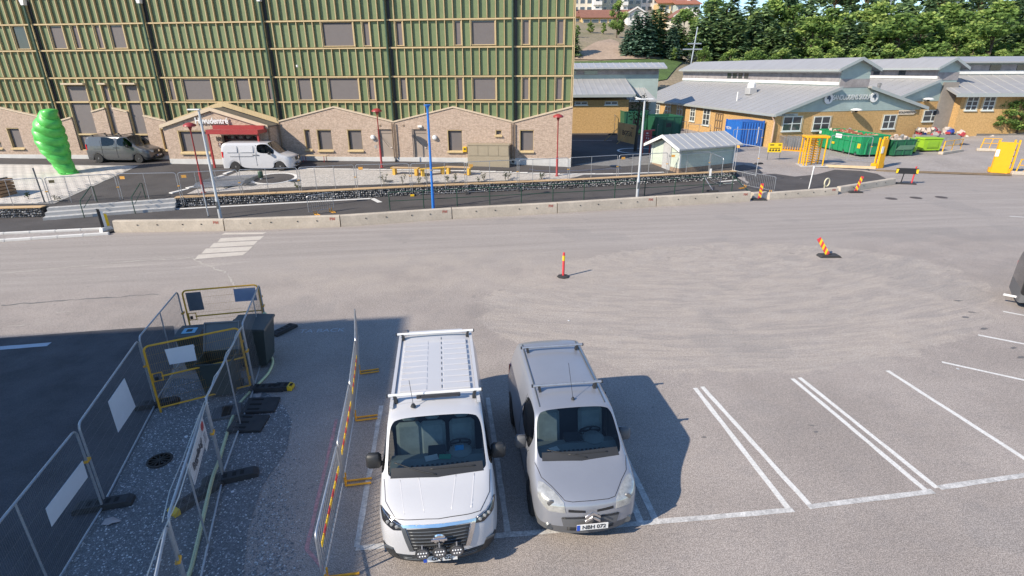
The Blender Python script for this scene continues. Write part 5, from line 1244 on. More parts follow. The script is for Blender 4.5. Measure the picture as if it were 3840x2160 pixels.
m = MB(); m.ext([(-.2, 3.7, cz), (34, 3.7, cz), (34, 7, crz), (-.2, 7, crz)], (0, 0, .15)); m.build('nave_roof_slope', ROOFM, SCc); m = MB(); m.ext([(-.2, 10, cz), (34, 10, cz), (34, 7, crz), (-.2, 7, crz)], (0, 0, .15)); m.build('nave_roof_slope', ROOFM, SCc)
for (x0, x1) in ((3622, 3665), (3686, 3728)): a, b = fc(x0, 390)[0], fc(x1, 390)[0]; win4(SCc, a, b, fc(3640, 414)[1], fc(3640, 362)[1], -.02, 2, 3)
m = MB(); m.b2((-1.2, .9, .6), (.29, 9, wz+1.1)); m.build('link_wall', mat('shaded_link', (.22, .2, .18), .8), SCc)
# ---- pavilion D: behind the courtyard on the left
Dc = at(2350, 505, .8); dA = R(0); fd = plane(Dc, dA); xl = fd(2120, 500)[0]-8
SD = thing('school_pavilion', 'ochre brick pavilion with ribbed metal roof behind the dark courtyard', 'building', (Dc.x, Dc.y, 0), dA, 'low ochre brick school pavilions with clerestories')
wz = fd(2240, 375)[1]; ez = fd(2240, 361, -.7)[1]; d_az = fd(2200, 301, 5.5)[1]; d_cz = fd(2250, 259, 5.5)[1]; d_rz = fd(2250, 241, 7.6)[1]
m = MB(); m.b2((xl, 0, .3), (0, 12, wz)); m.build('brick_wall', OCHRE, SD)
m = MB(); m.ext([(xl, -.7, ez), (.6, -.7, ez), (.6, 5.5, d_az), (xl, 5.5, d_az)], (0, 0, .15)); o = m.build('aisle_roof', ROOFL, SD); e = MB(); e.b2((xl, -.8, ez-.1), (.6, -.7, ez+.18)); e.build('gutter', EDGE, o)
for i in range(26): s = MB(); x = .5-i*.62; s.ext([(x-.02, -.7, ez+.15), (x+.02, -.7, ez+.15), (x+.02, 5.5, d_az+.15), (x-.02, 5.5, d_az+.15)], (0, 0, .05)); s.build('seam', SEAM, o)
hD = d_cz-d_az
m = MB(); m.b2((xl, 5.5, 2), (4.3, 10, d_cz)); m.build('clerestory_wall', MINT_D, SD); m = MB(); m.b2((xl, 5.40, d_az+hD*.5), (4.2, 5.5, d_az+hD*.9)); m.build('clerestory_boards', WOODW, SD)
for x in (-9.5, -6.6, -4.2): m = MB(); m.b2((x, 5.36, d_az+hD*.53), (x+1.5, 5.395, d_az+hD*.86)); m.build('clerestory_window', mat('pale_green_glass', (.25, .3, .26), .2), SD)
m = MB(); m.ext([(xl, 4.7, d_cz), (5., 4.7, d_cz), (5.3, 7.6, d_rz), (xl, 7.6, d_rz)], (0, 0, .15)); o = m.build('nave_roof_slope', ROOFL, SD)
for i in range(26): s = MB(); x = 4.6-i*.75; s.ext([(x-.02, 4.7, d_cz+.15), (x+.02, 4.7, d_cz+.15), (x+.02, 7.6, d_rz+.15), (x-.02, 7.6, d_rz+.15)], (0, 0, .05)); s.build('seam', SEAM, o)
m = MB(); m.b2((0.01, 3.5, .8), (2.9, 10, wz-.4)); m.build('link_wall', mat('link_glass_wall', (.10, .12, .12), .3), SD); m = MB(); m.b2((.05, 3.4, wz-1.2), (2.95, 3.5, wz-.4)); m.build('link_fascia', mat('taupe_fascia', (.2, .17, .14), .6), SD)
m = MB(); m.ext([(.3, 2.4, wz-.35), (3.6, 2.4, wz-.35), (2.2, 8, wz+1.9), (.3, 8, wz+1.9)], (0, 0, .15)); o = m.build('link_roof', ROOFL, SD)
for i in range(5): s = MB(); x = .6+i*.5; s.ext([(x-.02, 2.4, wz-.2), (x+.02, 2.4, wz-.2), (x+.02, 8, wz+2.05), (x-.02, 8, wz+2.05)], (0, 0, .05)); s.build('seam', SEAM, o)
for (x0, x1) in ((2155, 2203), (2268, 2316)): a, b = fd(x0, 383)[0], fd(x1, 383)[0]; win4(SD, a, b, fd(2200, 393)[1], wz-.15, -.02, 2, 1, reveal=False)

# ---- containers and skips --------------------------------------------
CBLUE = mat('container_blue', (.02, .13, .46), .5, var=.1, vs=2)
def corrug(m, a, b, z0, z1, y, n, d=.04, axis='x'):
    for i in range(n):
        x0, x1 = lerp(a, b, (i+.12)/n), lerp(a, b, (i+.62)/n)
        if axis == 'x': m.ext([(x0, y, z0), (x1, y, z0), (x1-.03, y-d, z0), (x0+.03, y-d, z0)], (0, 0, z1-z0))
        else: m.ext([(y, x0, z0), (y, x1, z0), (y-d, x1-.03, z0), (y-d, x0+.03, z0)], (0, 0, z1-z0))
p = gd(2771, 553); a2 = gd(2848, 555); ang = math.atan2(a2.y-p.y, a2.x-p.x)+R(22)
t = thing('blue_container', 'small blue corrugated storage container against the ochre wall', 'container', p, ang); cw = 2.25; H = 2.35; cl = 2.7
m = MB(); m.b2((0, 0, .08), (cw, cl, H)); m.build('box', CBLUE, t)
m = MB(); corrug(m, .15, cw-.12, .15, H-.12, -.0, 7, .05); m.build('corrugation', CBLUE, t)['kind'] = 'stuff'
m = MB(); corrug(m, .15, cl-.15, .15, H-.12, -.0, 9, .02, 'y'); m.build('corrugation', CBLUE, t)['kind'] = 'stuff'
for x, y in ((0, 0), (cw, 0), (0, cl)): m = MB(); m.box((x, y, H/2+.03), (.12, .12, H+.06)); m.build('corner_post', CBLUE, t)
for x in (-.42,): m = MB(); m.box((x+.42-.03, .6, 1.1), (.02, .04, 1.5)); m.box((1.75, -.06, 1.1), (.07, .02, 1.5)); m.build('white_stripe', WHITEM, t)
text('print', 'MEDIA', .35, .01, WHITEM, t, Matrix.Translation((-.03, cl-.5, 1.6)) @ Matrix.Rotation(-PI/2, 4, 'Z'))
SKG = mat('dark_green_skip', (.02, .10, .055), .55, var=.15)
def skip(p, ang, lab, W, L_, H, mt, name='waste_skip', hook=False, flare=.12, ribs=6, thick=.05):
    t = thing(name, lab, 'skip', p, ang, 'green waste skips')
    f = flare
    m = MB(); m.ext([(f, 0, .15), (L_-f, 0, .15), (L_, 0, H), (0, 0, H)], (0, thick, 0)); m.build('side', mt, t)
    m = MB(); m.ext([(f, W, .15), (L_-f, W, .15), (L_, W, H), (0, W, H)], (0, -thick, 0)); m.build('side', mt, t)
    for x0, x1 in ((f, 0), (L_-f, L_)): m = MB(); s = thick if x0 < L_/2 else -thick; m.ext([(x0, thick, .15), (x0, W-thick, .15), (x1, W-thick, H), (x1, thick, H)], (s, 0, 0)); m.build('end', mt, t)
    m = MB(); m.b2((f, 0.02, .1), (L_-f, W-.02, .2)); m.build('floor', mt, t)
    for i in range(ribs): x = lerp(f+.1, L_-f-.1, i/(ribs-1)); m = MB(); m.b2((x-.04, -.07, .12), (x+.04, 0, H-.05)); m.b2((x-.04, W, .12), (x+.04, W+.07, H-.05)) if False else None; m.build('rib', mt, t)
    m = MB(); m.tube([(0, 0, H), (L_, 0, H), (L_, W, H), (0, W, H)], .05, 6, closed=True); m.build('rim', mt, t)
    return t
p = gd(2336, 505); t = skip(p, R(4), 'dark green open skip left of the lamp post, behind the plywood hoarding', 2.2, 2.6, 2.3, SKG, flare=.1, ribs=3)
m = MB(); m.b2((.7, -.04, .6), (1.8, -.002, 1.9)); m.build('door_panel', mat('dark_green_panel', (.02, .085, .045), .5), t); m = MB(); m.b2((.95, -.06, 1.1), (1.5, -.041, 1.5)); m.build('stencil_patch', BLACKM, t)
p = gd(2452, 512); t = skip(p, R(9), 'dark green open skip right of the lamp post, in front of the ochre wall', 3.4, 3.0, 1.9, SKG, flare=.15, ribs=4)
m = MB(); m.b2((.9, -.04, .4), (2.1, -.002, 1.6)); m.build('door_panel', mat('dark_green_panel', (.02, .085, .045), .5), t); m = MB(); m.b2((1.2, -.06, .9), (1.75, -.041, 1.3)); m.build('stencil_patch', BLACKM, t)
# big green roll-off skip with debris
p0, p1 = gd(3062, 552), gd(3222, 590); d = p1-p0; ang = math.atan2(d.y, d.x); L_ = Vector((d.x, d.y)).length
GSK = mat('bright_green_skip', (.015, .25, .10), .5, var=.12)
t = skip(p0, ang, 'large bright green roll-off skip filled with rusty red debris', 2.4, L_, 1.65, GSK, 'rolloff_skip', flare=.02, ribs=9)
m = MB(); m.b2((.05, -.06, 1.1), (L_-.05, -.0, 1.18)); m.build('side_rail', GSK, t)
m = MB(); m.b2((L_*.42, -.085, 1.2), (L_*.56, -.07, 1.55)); m.build('white_label', WHITEM, t); m = MB(); m.b2((L_*.02, -.085, 1.3), (L_*.07, -.07, 1.55)); m.build('white_label', WHITEM, t)
for x, mt in ((L_*.36, YEL), (L_*.93, YEL)): m = MB(); m.b2((x, -.085, .62), (x+.35, -.07, .8 if x < 3 else 1.0)); m.build('yellow_label', mt, t)
m = MB(); m.tube([(L_+.1, .35, .15), (L_+.12, .35, 1.1), (L_+.5, .35, 1.75)], .07, 6); m.tube([(L_+.1, 2.0, .15), (L_+.12, 2.0, 1.1), (L_+.5, 2.0, 1.75)], .07, 6); m.build('hook_frame', GSK, t)
for i in range(4): m = MB(); m.lathe([(.16, -.1), (.16, .1)], (lerp(.6, L_-.6, i/3), .1, .16), 10, 'Y'); m.build('roller', GREYD, t)
RUST = [mat('rust_debris', (.28, .10, .06), .9, var=.35, vs=6), mat('wood_debris', (.45, .29, .17), .85, var=.2), mat('pale_debris', (.5, .42, .36), .85, var=.15), mat('grey_debris', (.25, .24, .23), .8, var=.2)]
db = MB()
for i in range(260):
    db.cm = random.choices([0, 1, 2, 3], [6, 2, 1, .6])[0]; x, y = random.uniform(.3, L_-.3), random.uniform(.25, 2.15)
    db.box((x, y, 1.2+random.uniform(0, .38)+.12*math.sin(x*1.3)), (random.uniform(.15, .8), random.uniform(.08, .25), random.uniform(.04, .2)), random.uniform(0, 3), random.uniform(-.5, .5), random.uniform(-.5, .5))
db.cm = 0; db.box((L_/2, 1.2, .95), (L_-.3, 2.1, .8)); o = db.build('debris', RUST, thing('debris_load', 'heap of rusty red and wooden debris in the large green skip', 'debris', p0, ang)); o['kind'] = 'stuff'
# dark green tipping skip and lime bins
p = gd(3338, 588); t = skip(p, R(10), 'dark green low skip heaped with pale rubble beside the lime bins', 1.6, 2.3, 1.35, mat('mid_green_skip', (.02, .12, .06), .5, var=.1), flare=.2, ribs=3)
m = MB(); m.ext([(.3, -.03, .55), (1.9, -.03, .55), (2.1, -.2, .95), (.5, -.2, .95)], (0, -.03, .02)); m.build('chute', mat('pale_green_plate', (.2, .38, .24), .5), t)
pl_ = thing('rubble_heap', 'pale rubble heaped on the dark green low skip', 'rubble', p, R(10)); db = MB()
for i in range(60): db.cm = random.choices([2, 3, 1], [5, 2, 1])[0]; db.box((random.uniform(.3, 2.0), random.uniform(.3, 1.3), 1.15+random.uniform(0, .45)), [random.uniform(.1, .3) for _ in range(3)], random.uniform(0, 3), random.uniform(0, 3))
db.build('rubble', RUST, pl_)['kind'] = 'stuff'
LIME = mat('lime_plastic', (.30, .52, .03), .45, var=.08)
def big_bin(q, ang, lab, W, D, H, tilt=0., open_=False):
    p = gd(*q); t = thing('waste_bin', lab, 'waste bin', p, ang, 'lime green waste bins')
    m = MB(); m.ext([(.08, .05, .15), (W-.08, .05, .15), (W, 0, H), (0, 0, H)], (0, D, 0)); o = m.build('body', LIME, t)
    m = MB(); m.box((W/2, D/2, H+.03), (W+.1, D+.12, .1), rx=.12*(not open_), bev=.03); m.build('lid', LIME, t)
    m = MB(); m.b2((W*.2, -.03, H*.35), (W*.8, -.0, H*.82)); m.build('front_panel', mat('lime_panel', (.25, .45, .03), .5), t)
    for x in (.15, W-.15): m = MB(); m.lathe([(.09, -.04), (.09, .04)], (x, .15, .09), 10, 'X'); m.build('wheel', BLACKM, t)
    m = MB(); m.tube([(-.03, .0, H-.05), (-.06, D*.5, H), (-.03, D, H-.05)], .03, 5); m.build('handle', LIME, t)
    return t
big_bin((3393, 577), R(8), 'lime green waste bin next to the dark green low skip', 1.15, .95, 1.15)
big_bin((3456, 571), R(4), 'wide lime green waste bin at the right, lid open with rubbish above', 1.75, 1.1, 1.15, open_=True)
# trash heap behind the bins
p = gd(3440, 548); t = thing('rubbish_heap', 'mixed rubbish with blue and red sacks behind the lime bins', 'rubbish', p); db = MB(); TR = [mat('blue_sack', (.03, .06, .3), .5), mat('red_sack', (.4, .05, .06), .5), RUST[2], RUST[3]]
for i in range(40): db.cm = random.choices([0, 1, 2, 3], [.6, 1, 3, 3])[0]; db.box((random.uniform(0, 4.2), random.uniform(0, 1), .9+random.uniform(0, .6)), [random.uniform(.15, .5) for _ in range(3)], random.uniform(0, 3), random.uniform(0, 3))
db.cm = 3; db.box((2, .5, .5), (4, 1, 1)); db.build('rubbish', TR, t)['kind'] = 'stuff'
# plywood hoarding with lettering
PLY = mat('plywood', (.52, .30, .12), .7, var=.22, vs=1.2, stretch=(1, 1, .3))
b0, b1 = gd(2316, 528), gd(2384, 545); d = b1-b0; ang = math.atan2(d.y, d.x); L_ = Vector((d.x, d.y)).length; H = htop(b0, 458)
t = thing('plywood_hoarding', 'leaning brown plywood hoarding lettered BGFIX in the shaded courtyard', 'hoarding', b0, ang)
for i in range(3): m = MB(); m.b2((L_*i/3+.005, -.02, .05), (L_*(i+1)/3-.005, .02, H)); m.build('sheet', PLY, t)
text('lettering', 'BGFIX', .62, .01, BLACKM, t, Matrix.Translation((L_*.52, -.03, H*.5)), bold=.012, sx=L_/3.1)
text('small_print', 'BYGG', .2, .01, BLACKM, t, Matrix.Translation((L_*.78, -.03, H*.82)))
for x in (.3, L_*.8): m = MB(); m.tube([(x, -.06, H*.75), (x-.5, -1.3, .03)], .04, 4); m.build('prop', mat('prop_wood', (.42, .27, .11), .7), t)
# red information board
b0, b1 = gd(2408, 582), gd(2434, 580); d = b1-b0; ang = math.atan2(d.y, d.x); L_ = Vector((d.x, d.y)).length; H = htop(b0, 490)
t = thing('information_board', 'dark red information board with white print on two red posts', 'sign', b0, ang); RD = mat('dark_red_board', (.20, .03, .04), .5)
for x in (0, L_): m = MB(); m.tube([(x, 0, 0), (x, 0, H)], .06, 8); m.build('post', REDP, t)
m = MB(); m.b2((.05, -.03, .75), (L_+.1, .03, H-.05)); m.build('board', RD, t); m = MB(); m.b2((-.05, -.05, H-.05), (L_+.35, .05, H+.05)); m.build('top_bar', REDP, t)
m = MB()
for (x, z, w_, h_) in ((.45, .9, .3, .15), (.5, .72, .5, .05), (.4, .55, .12, .2), (.7, .5, .1, .22), (.35, .32, .22, .1), (.75, .3, .2, .12), (.3, .15, .15, .1)): m.box((L_*x, -.034, .75+(H-.85)*z), (L_*w_, .006, (H-.85)*h_*.5))
m.build('white_print', mat('pale_print', (.55, .5, .5), .5), t)
# sapling in the painted ring
def leaf_cloud(m, c, r, n, s, squash=1., mats=2):
    for _ in range(n):
        while True:
            v = Vector((random.uniform(-1, 1), random.uniform(-1, 1), random.uniform(-1, 1)))
            if v.length < 1: break
        p = Vector(c)+Vector((v.x*r, v.y*r, v.z*r*squash)); d = Vector((random.gauss(0, 1), random.gauss(0, 1), random.gauss(0, .6))).normalized(); u = d.cross(Vector((random.random(), random.random(), 1))).normalized(); k = s*random.uniform(.6, 1.3)
        m.cm = random.randrange(mats); m.quad(p-d*k, p-u*k*.55, p+d*k, p+u*k*.55)
c = gd(2382, 567); t = thing('courtyard_tree', 'small dark tree standing in the painted white ring', 'tree', c); m = MB(); m.tube([(0, 0, 0), (.02, 0, 1.2), (.1, .05, 3.0), (.05, .1, 4.2)], [.16, .12, .08, .03], 7); m.tube([(.05, 0, 1.6), (.6, .2, 3.0)], [.06, .02], 5); m.tube([(.05, 0, 1.9), (-.5, -.1, 3.2)], [.05, .02], 5); m.build('trunk', mat('dark_bark', (.06, .05, .04), .9), t)
m = MB(); leaf_cloud(m, (.1, 0, 3.4), .9, 420, .10, 1.4); m.build('crown', LEAF[:2], t, fixn=False)
# yellow info sign
p = gd(2905, 601); t = thing('yellow_sign', 'yellow site safety sign with black print on posts in the yard', 'sign', p, R(-4)); H = htop(p, 536); w_ = 1.6
fy = plane(p, R(-4)); xa, xb = fy(2880, 553)[0], fy(2932, 553)[0]; z0 = fy(2905, 571)[1]-p.z
m = MB(); m.b2((xa, -.02, z0), (xb, .02, H)); m.build('board', mat('sign_yellow', (.80, .56, .02), .5), t)
for x in (xa+.1, xb-.05): m = MB(); m.tube([(x, .05, 0), (x, .05, H)], .025, 5); m.build('post', GREYD, t)
m = MB(); m.box((xa+.3, -.024, H-.16), (.32, .006, .08)); m.box((xb-.2, -.024, H-.16), (.22, .006, .08)); m.box(((xa+xb)/2, -.024, H-.42), (xb-xa-.3, .006, .05)); m.build('print', BLACKM, t)
m = MB(); 
for i in range(4): x = lerp(xa+.2, xb-.2, i/3.); m.ext([(x-.1, -.024, z0+.1), (x+.1, -.024, z0+.1), (x, -.024, z0+.3)], (0, -.006, 0))
m.build('pictograms', BLACKM, t)
# row of parked crowd barriers with yellow feet
pa, pb = gd(2935, 565), gd(3010, 570)
for i in range(9):
    p = pa.lerp(pb, i/8.); p.z = zg(p.x, p.y); L_ = 2.0
    t = thing('stored_barrier', '%s of the grey barriers with yellow feet stored in a row left of the turnstile' % ORD[i], 'barrier', p, R(80+random.uniform(-4, 4)), 'grey barriers stored in a row')
    m = MB(); m.tube([(0, 0, .2), (0, 0, 1.2), (L_, 0, 1.2), (L_, 0, .2)], .03, 5, closed=True)
    for k in range(1, 12): m.tube([(L_*k/12, 0, .2), (L_*k/12, 0, 1.2)], .012, 4, False)
    m.build('frame', SILV, t)
    for x in (.2, L_-.2): m = MB(); m.box((x, 0, .06), (.1, .6, .1)); m.box((x, 0, .2), (.08, .08, .3)); m.build('foot', ORNG, t)
# turnstile
YG = mat('gate_yellow', (.80, .40, .012), .4, var=.06)
p = gd(3060, 625); ft = plane(p, R(-7)); xa, xb = ft(3020, 575)[0], ft(3098, 575)[0]; H = htop(p, 512)
t = thing('turnstile', 'tall yellow full-height turnstile with horizontal arms', 'turnstile', p, R(-7)); W = xb-xa
m = MB(); m.box(((xa+xb)/2, .4, .04), (W+.5, 1.4, .08), bev=.02); m.build('concrete_slab', CONC_G, t)
for x in (xa, xa+.22, xb-.1):
    for y in (0, 1.0): m = MB(); m.tube([(x, y, 0), (x, y, H-.1)], .055, 8); m.build('post', YG, t)
m = MB(); m.box(((xa+xb)/2, .5, H-.06), (W+.25, .95, .2), bev=.05); m.build('head_box', YG, t)
xm = lerp(xa, xb, .52); m = MB(); m.tube([(xm, .5, .08), (xm, .5, H-.15)], .06, 8); m.build('rotor', YG, t)
for k in range(10):
    z = .3+k*(H-.7)/9.
    m = MB()
    for a in (0.5, 0.5+2*PI/3, .5+4*PI/3): m.tube([(xm, .5, z), (xm+.72*math.cos(a), .5+.55*math.sin(a), z)], .028, 5)
    m.build('rotor_arms', YG, t)
    m = MB(); m.tube([(xa, 0.02, z+.1), (xa+.55, .25, z+.1)], .024, 5); m.build('fixed_arm', YG, t)
# gate posts
def gate_post(q, top, ang, lab, W=.55, D=.5):
    p = gd(*q); H = htop(p, top); t = thing('gate_post', lab, 'gate post', p, ang, 'yellow sliding gate posts')
    m = MB(); m.b2((-W/2, 0, .02), (W/2, .16, H-.1)); m.build('front_leaf', YG, t)
    for x in (-W/2+.05, W/2-.05, W/2+.22): m = MB(); m.box((x, .35, H/2), (.11, .11, H+.12*(x > 0))); m.build('column', YG, t)
    for k in range(5): m = MB(); m.box((.1, .35, .3+k*(H-.5)/4), (W+.2, .09, .09)); m.build('cross_member', YG, t)
    m = MB(); m.box((.02, .3, .2), (W+.3, .5, .35), bev=.03); m.build('motor_box', mat('gate_orange', (.80, .36, .01), .4), t)
    m = MB(); m.box((-W/2+.06, -.02, H*.62), (.22, .03, .5)); m.build('white_plate', WHITEM, t)
    return t
gate_post((3300, 632), 518, R(20), 'yellow gate post standing between the green skip and the black direction board')
gate_post((3745, 650), 528, R(-30), 'wide yellow gate post with white plate at the far right', 1.0, .6)
p = gd(3095, 627); e = gd(3280, 641); d = e-p; t = thing('timber_beam', 'pale timber beam on the ground between turnstile and gate post', 'beam', p, math.atan2(d.y, d.x)); L_ = Vector((d.x, d.y)).length; m = MB(); m.b2((0, -.08, .02), (L_, .08, .2)); m.build('beam', mat('pale_timber', (.66, .50, .30), .7, var=.1), t)
for x in (.5, L_-.5): m = MB(); m.box((x, 0, .0), (.12, .4, .06)); m.build('sleeper', GREYD, t)
p = gd(3285, 641); e = gd(3790, 660); d = e-p; t = thing('gate_track', 'long low steel gate track across the yard entrance', 'gate track', p, math.atan2(d.y, d.x)); L_ = Vector((d.x, d.y)).length; m = MB(); m.b2((0, -.12, -.02), (L_, .12, .06)); m.build('base_strip', mat('brown_steel', (.24, .18, .12), .6, .3, var=.2), t); m = MB(); m.b2((0, -.02, .06), (L_, .02, .1)); m.build('rail', mat('brown_steel', (.24, .18, .12), .6, .3, var=.2), t)
# yellow low barriers on concrete feet
def yb(q0, q1, lab):
    a, b = gd(*q0), gd(*q1); d = b-a; L_ = Vector((d.x, d.y)).length; t = thing('yellow_railing', lab, 'railing', a, math.atan2(d.y, d.x), 'yellow railings on concrete feet')
    m = MB(); m.box((L_/2, 0, .13), (L_+.3, .4, .26), bev=.04); m.build('concrete_foot', CONC, t)
    for x in (.1, L_*.5, L_-.1): m = MB(); m.tube([(x, 0, .2), (x+.12, 0, 1.15)], .045 if x < .2 else .03, 6); m.build('post', YG, t)
    for z in (.7, 1.12): m = MB(); m.tube([(.15, 0, z), (L_, 0, z)], .028, 6); m.build('rail', YG, t)
yb((3528, 580), (3600, 568), 'yellow railing on a concrete foot right of the lime bins'); yb((3668, 566), (3742, 570), 'yellow railing on a concrete foot left of the far right gate post'); yb((3800, 655), (3870, 658), 'yellow railing at the right edge behind the far gate post')
# retaining edge with pale stones, sandwich trestle, orange stack
a, b = gd(3545, 512), gd(3850, 508); d = b-a; L_ = d.length; t = thing('retaining_edge', 'low dark retaining edge topped with a row of pale stones at the right', 'retaining wall', a, math.atan2(d.y, d.x)); m = MB(); m.b2((0, 0, -.4), (L_, .5, .35)); m.build('bank', mat('dark_bank', (.14, .13, .12), .95, var=.3, vs=2), t)
for i in range(34): x = random.uniform(0, L_); m = MB(); m.box((x, -.25, random.uniform(-.1, .1)), (random.uniform(.2, .5), .3, random.uniform(.15, .3)), random.random(), random.random(), bev=.06); m.build('stone', RUST[2] if i % 5 else PWHITE, t)
p = gd(3675, 494); t = thing('white_trestle', 'white wooden trestle board leaning on the upper yard', 'trestle', p, R(30)); m = MB(); m.box((0, 0, .45), (.16, .9, 1.0), rx=.3); m.build('board', WHITEM, t); m = MB(); m.tube([(.1, .2, .95), (.3, .9, 0)], .03, 4); m.build('leg', GREYD, t)
p = gd(3612, 478); t = thing('orange_barrier_stack', 'stack of orange plastic barriers beside the far pavilion wall', 'barriers', p, R(5))
for k in range(6): m = MB(); m.box((1.1+random.uniform(-.2, .2), 0, .15+k*.22), (2.4, .5, .17), rz=random.uniform(-.12, .12), bev=.03); m.build('barrier', mat('orange_plastic', (.75, .24, .02), .5, var=.1), t)
p = gd(3575, 480); t = thing('yellow_machine', 'small yellow and black machine with tall black pipe by the pavilion corner', 'machine', p); m = MB(); m.box((.9, 0, .55), (.9, .6, .5), bev=.08); m.build('body', YEL, t); m = MB(); m.tube([(.5, .2, .2), (.75, .2, 2.4)], .13, 8); m.build('pipe', BLACKM, t); m = MB(); m.tube([(-.2, -.2, 1.0), (.6, -.1, .3)], .08, 6); m.build('arm', mat('olive_metal', (.25, .24, .1), .5), t)
# pallets, and courtyard bits on the left
for i, q in enumerate(((2165, 452), (2235, 444), (2265, 450))):
    p = gd(*q); t = thing('wooden_pallet', ['wooden pallet near the green building corner in the courtyard', 'middle wooden pallet by the ochre courtyard wall', 'right wooden pallet by the ochre courtyard wall'][i], 'pallet', p, R(3+i*7), 'pallets by the courtyard wall')
    for k in range(5): m = MB(); m.box((0, -.4+k*.2, .42), (1.6, .14, .03)); m.build('board', BTOP, t)
    for x in (-.6, 0, .6): m = MB(); m.box((x, 0, .3), (.1, .95, .2)); m.build('stringer', BTOP, t)
    m = MB(); m.box((0, 0, .1), (1.5, .9, .2)); m.build('load', RUST[3], t)
yard_fence([(2177, 482), (2272, 488), (2303, 500)], 1.9, 'dark mesh fence in the shaded courtyard', GREYD)
yard_fence([(2462, 512), (2570, 512)], 1.2, 'grey mesh fence before the right dark green skip')
yard_fence([(2575, 520), (2660, 526)], 1.5, 'grey mesh fence behind the hut roof')
yard_fence([(2740, 565), (2850, 565)], 1.9, 'mesh fence in front of the blue container')
yard_fence([(3100, 600), (3255, 612)], 2.0, 'mesh fence between the turnstile and the yellow gate post')
yard_fence([(3330, 520), (3412, 522)], 1.6, 'thin dark fence along the gable wall above the rubble')
fence_foot(gd(2845, 616), .4, 'fence foot with white stones right of the hut fence', 'loose fence feet in the yard')
for i, q in enumerate(((2175, 492), (2272, 496), (2297, 505))): fence_foot(gd(*q), .2, 'fence foot of the courtyard fence, %s from the left' % ORD[i], 'fence feet in the courtyard', ln=.9)
# hanging wooden post at gable right
# ================================================================== HILL, HOUSES, TREES
HP = [(66, .0), (76, .4), (82, 2.0), (88, 5.2), (100, 8.6), (112, 12.0), (125, 13.9), (150, 18.2), (180, 23.5), (230, 26.), (320, 26.), (700, 20.)]
def zhill(x, y):
    for (a, b), (c, d) in zip(HP, HP[1:]):
        if y <= c:
            h = b+(d-b)*clamp((y-a)/(c-a)); break
    else: h = HP[-1][1]
    h += sstep((y-90)/20.)*(.5*math.sin(x*.06+y*.02)+.3*math.sin(x*.13-y*.05))
    h -= 3.5*sstep((x-20)/30.)*sstep((y-70)/15.)*(1-sstep((y-112)/25.))
    h -= 6.5*sstep((x-28)/12.)*sstep((y-92)/45.)
    return h
def gh(px, py):   # where the line of sight meets the hill
    q = ray(px, py); lo = 70.
    for i in range(2400):
        Y = 70+i*.15; t = Y/q.y; z = CAM_H+q.z*t
        if z < zhill(q.x*t, Y): return Vector((q.x*t, Y, zhill(q.x*t, Y)))
    return Vector((q.x*t, Y, zhill(q.x*t, Y)))
m = MB(); xs = [-160+i*4. for i in range(110)]; ys = [66, 70, 74, 78, 81, 84, 87, 90, 94, 98, 102, 107, 112, 118, 125, 133, 142, 152, 165, 180, 200, 230, 270, 320, 450, 700]
for x in xs:
    for y in ys: m.v.append((x, y, zhill(x, y)-.15*(y <= 66)))
for i in range(len(xs)-1):
    for j in range(len(ys)-1): a = i*len(ys)+j; m.f.append((a, a+len(ys), a+len(ys)+1, a+1)); m.m.append(0)
tag(m.build('hillside', GRASSY, smooth=True), kind='structure')
LAWN = mat('lawn', (.075, .125, .03), .95, var=.3, vs=.3, fine=.35, fs=3)
DIRT = mat('dirt_path', (.37, .275, .20), .95, var=.12, vs=.3, fine=.15, fs=2)
def hp(pxs): return [(p.x, p.y) for p in [gh(*q) for q in pxs]]
drape('lawn', hp([(2100, 235), (2260, 232), (2400, 226), (2520, 226), (2560, 236), (2500, 300), (2380, 330), (2100, 330)]), .12, LAWN, zfn=zhill, res=2)
drape('dirt_slope', hp([(2110, 226), (2165, 200), (2225, 165), (2290, 148), (2318, 160), (2330, 195), (2420, 212), (2470, 222), (2390, 224), (2250, 228)]), .14, DIRT, zfn=zhill, res=2)

# trees --------------------------------------------------------------------
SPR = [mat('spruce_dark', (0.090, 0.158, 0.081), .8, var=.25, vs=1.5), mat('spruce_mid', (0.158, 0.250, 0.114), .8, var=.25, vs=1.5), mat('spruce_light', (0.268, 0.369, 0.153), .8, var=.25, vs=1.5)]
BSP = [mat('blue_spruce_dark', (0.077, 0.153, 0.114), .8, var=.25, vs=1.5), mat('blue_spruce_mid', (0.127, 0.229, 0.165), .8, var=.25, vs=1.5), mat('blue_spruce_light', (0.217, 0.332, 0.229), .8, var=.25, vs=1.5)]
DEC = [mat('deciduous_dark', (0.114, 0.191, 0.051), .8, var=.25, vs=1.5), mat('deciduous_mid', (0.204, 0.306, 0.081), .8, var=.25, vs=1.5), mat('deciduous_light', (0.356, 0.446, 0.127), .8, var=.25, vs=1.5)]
def leafify(m, k=.35):
    n = m.node_tree.nodes; L = m.node_tree.links; b = n['Principled BSDF']; o = n['Material Output']; tr = n.new('ShaderNodeBsdfTranslucent'); mx = n.new('ShaderNodeMixShader'); mx.inputs[0].default_value = k
    b.inputs['Specular IOR Level'].default_value = .2
    L.new(b.inputs['Base Color'].links[0].from_socket, tr.inputs[0]); L.new(b.outputs[0], mx.inputs[1]); L.new(tr.outputs[0], mx.inputs[2]); L.new(mx.outputs[0], o.inputs[0])
for m_ in SPR+BSP+DEC+LEAF: leafify(m_)
BARK = mat('bark', (.11, .08, .06), .95, var=.3, vs=4, bump=.6, bs=15); PBARK = mat('pine_bark', (.26, .14, .08), .95, var=.3, vs=4)
def card(m, p, d, u, k, w):
    m.quad(p-d*k*.35-u*w*.3, p+d*k*.25-u*w, p+d*k, p+d*k*.25+u*w)
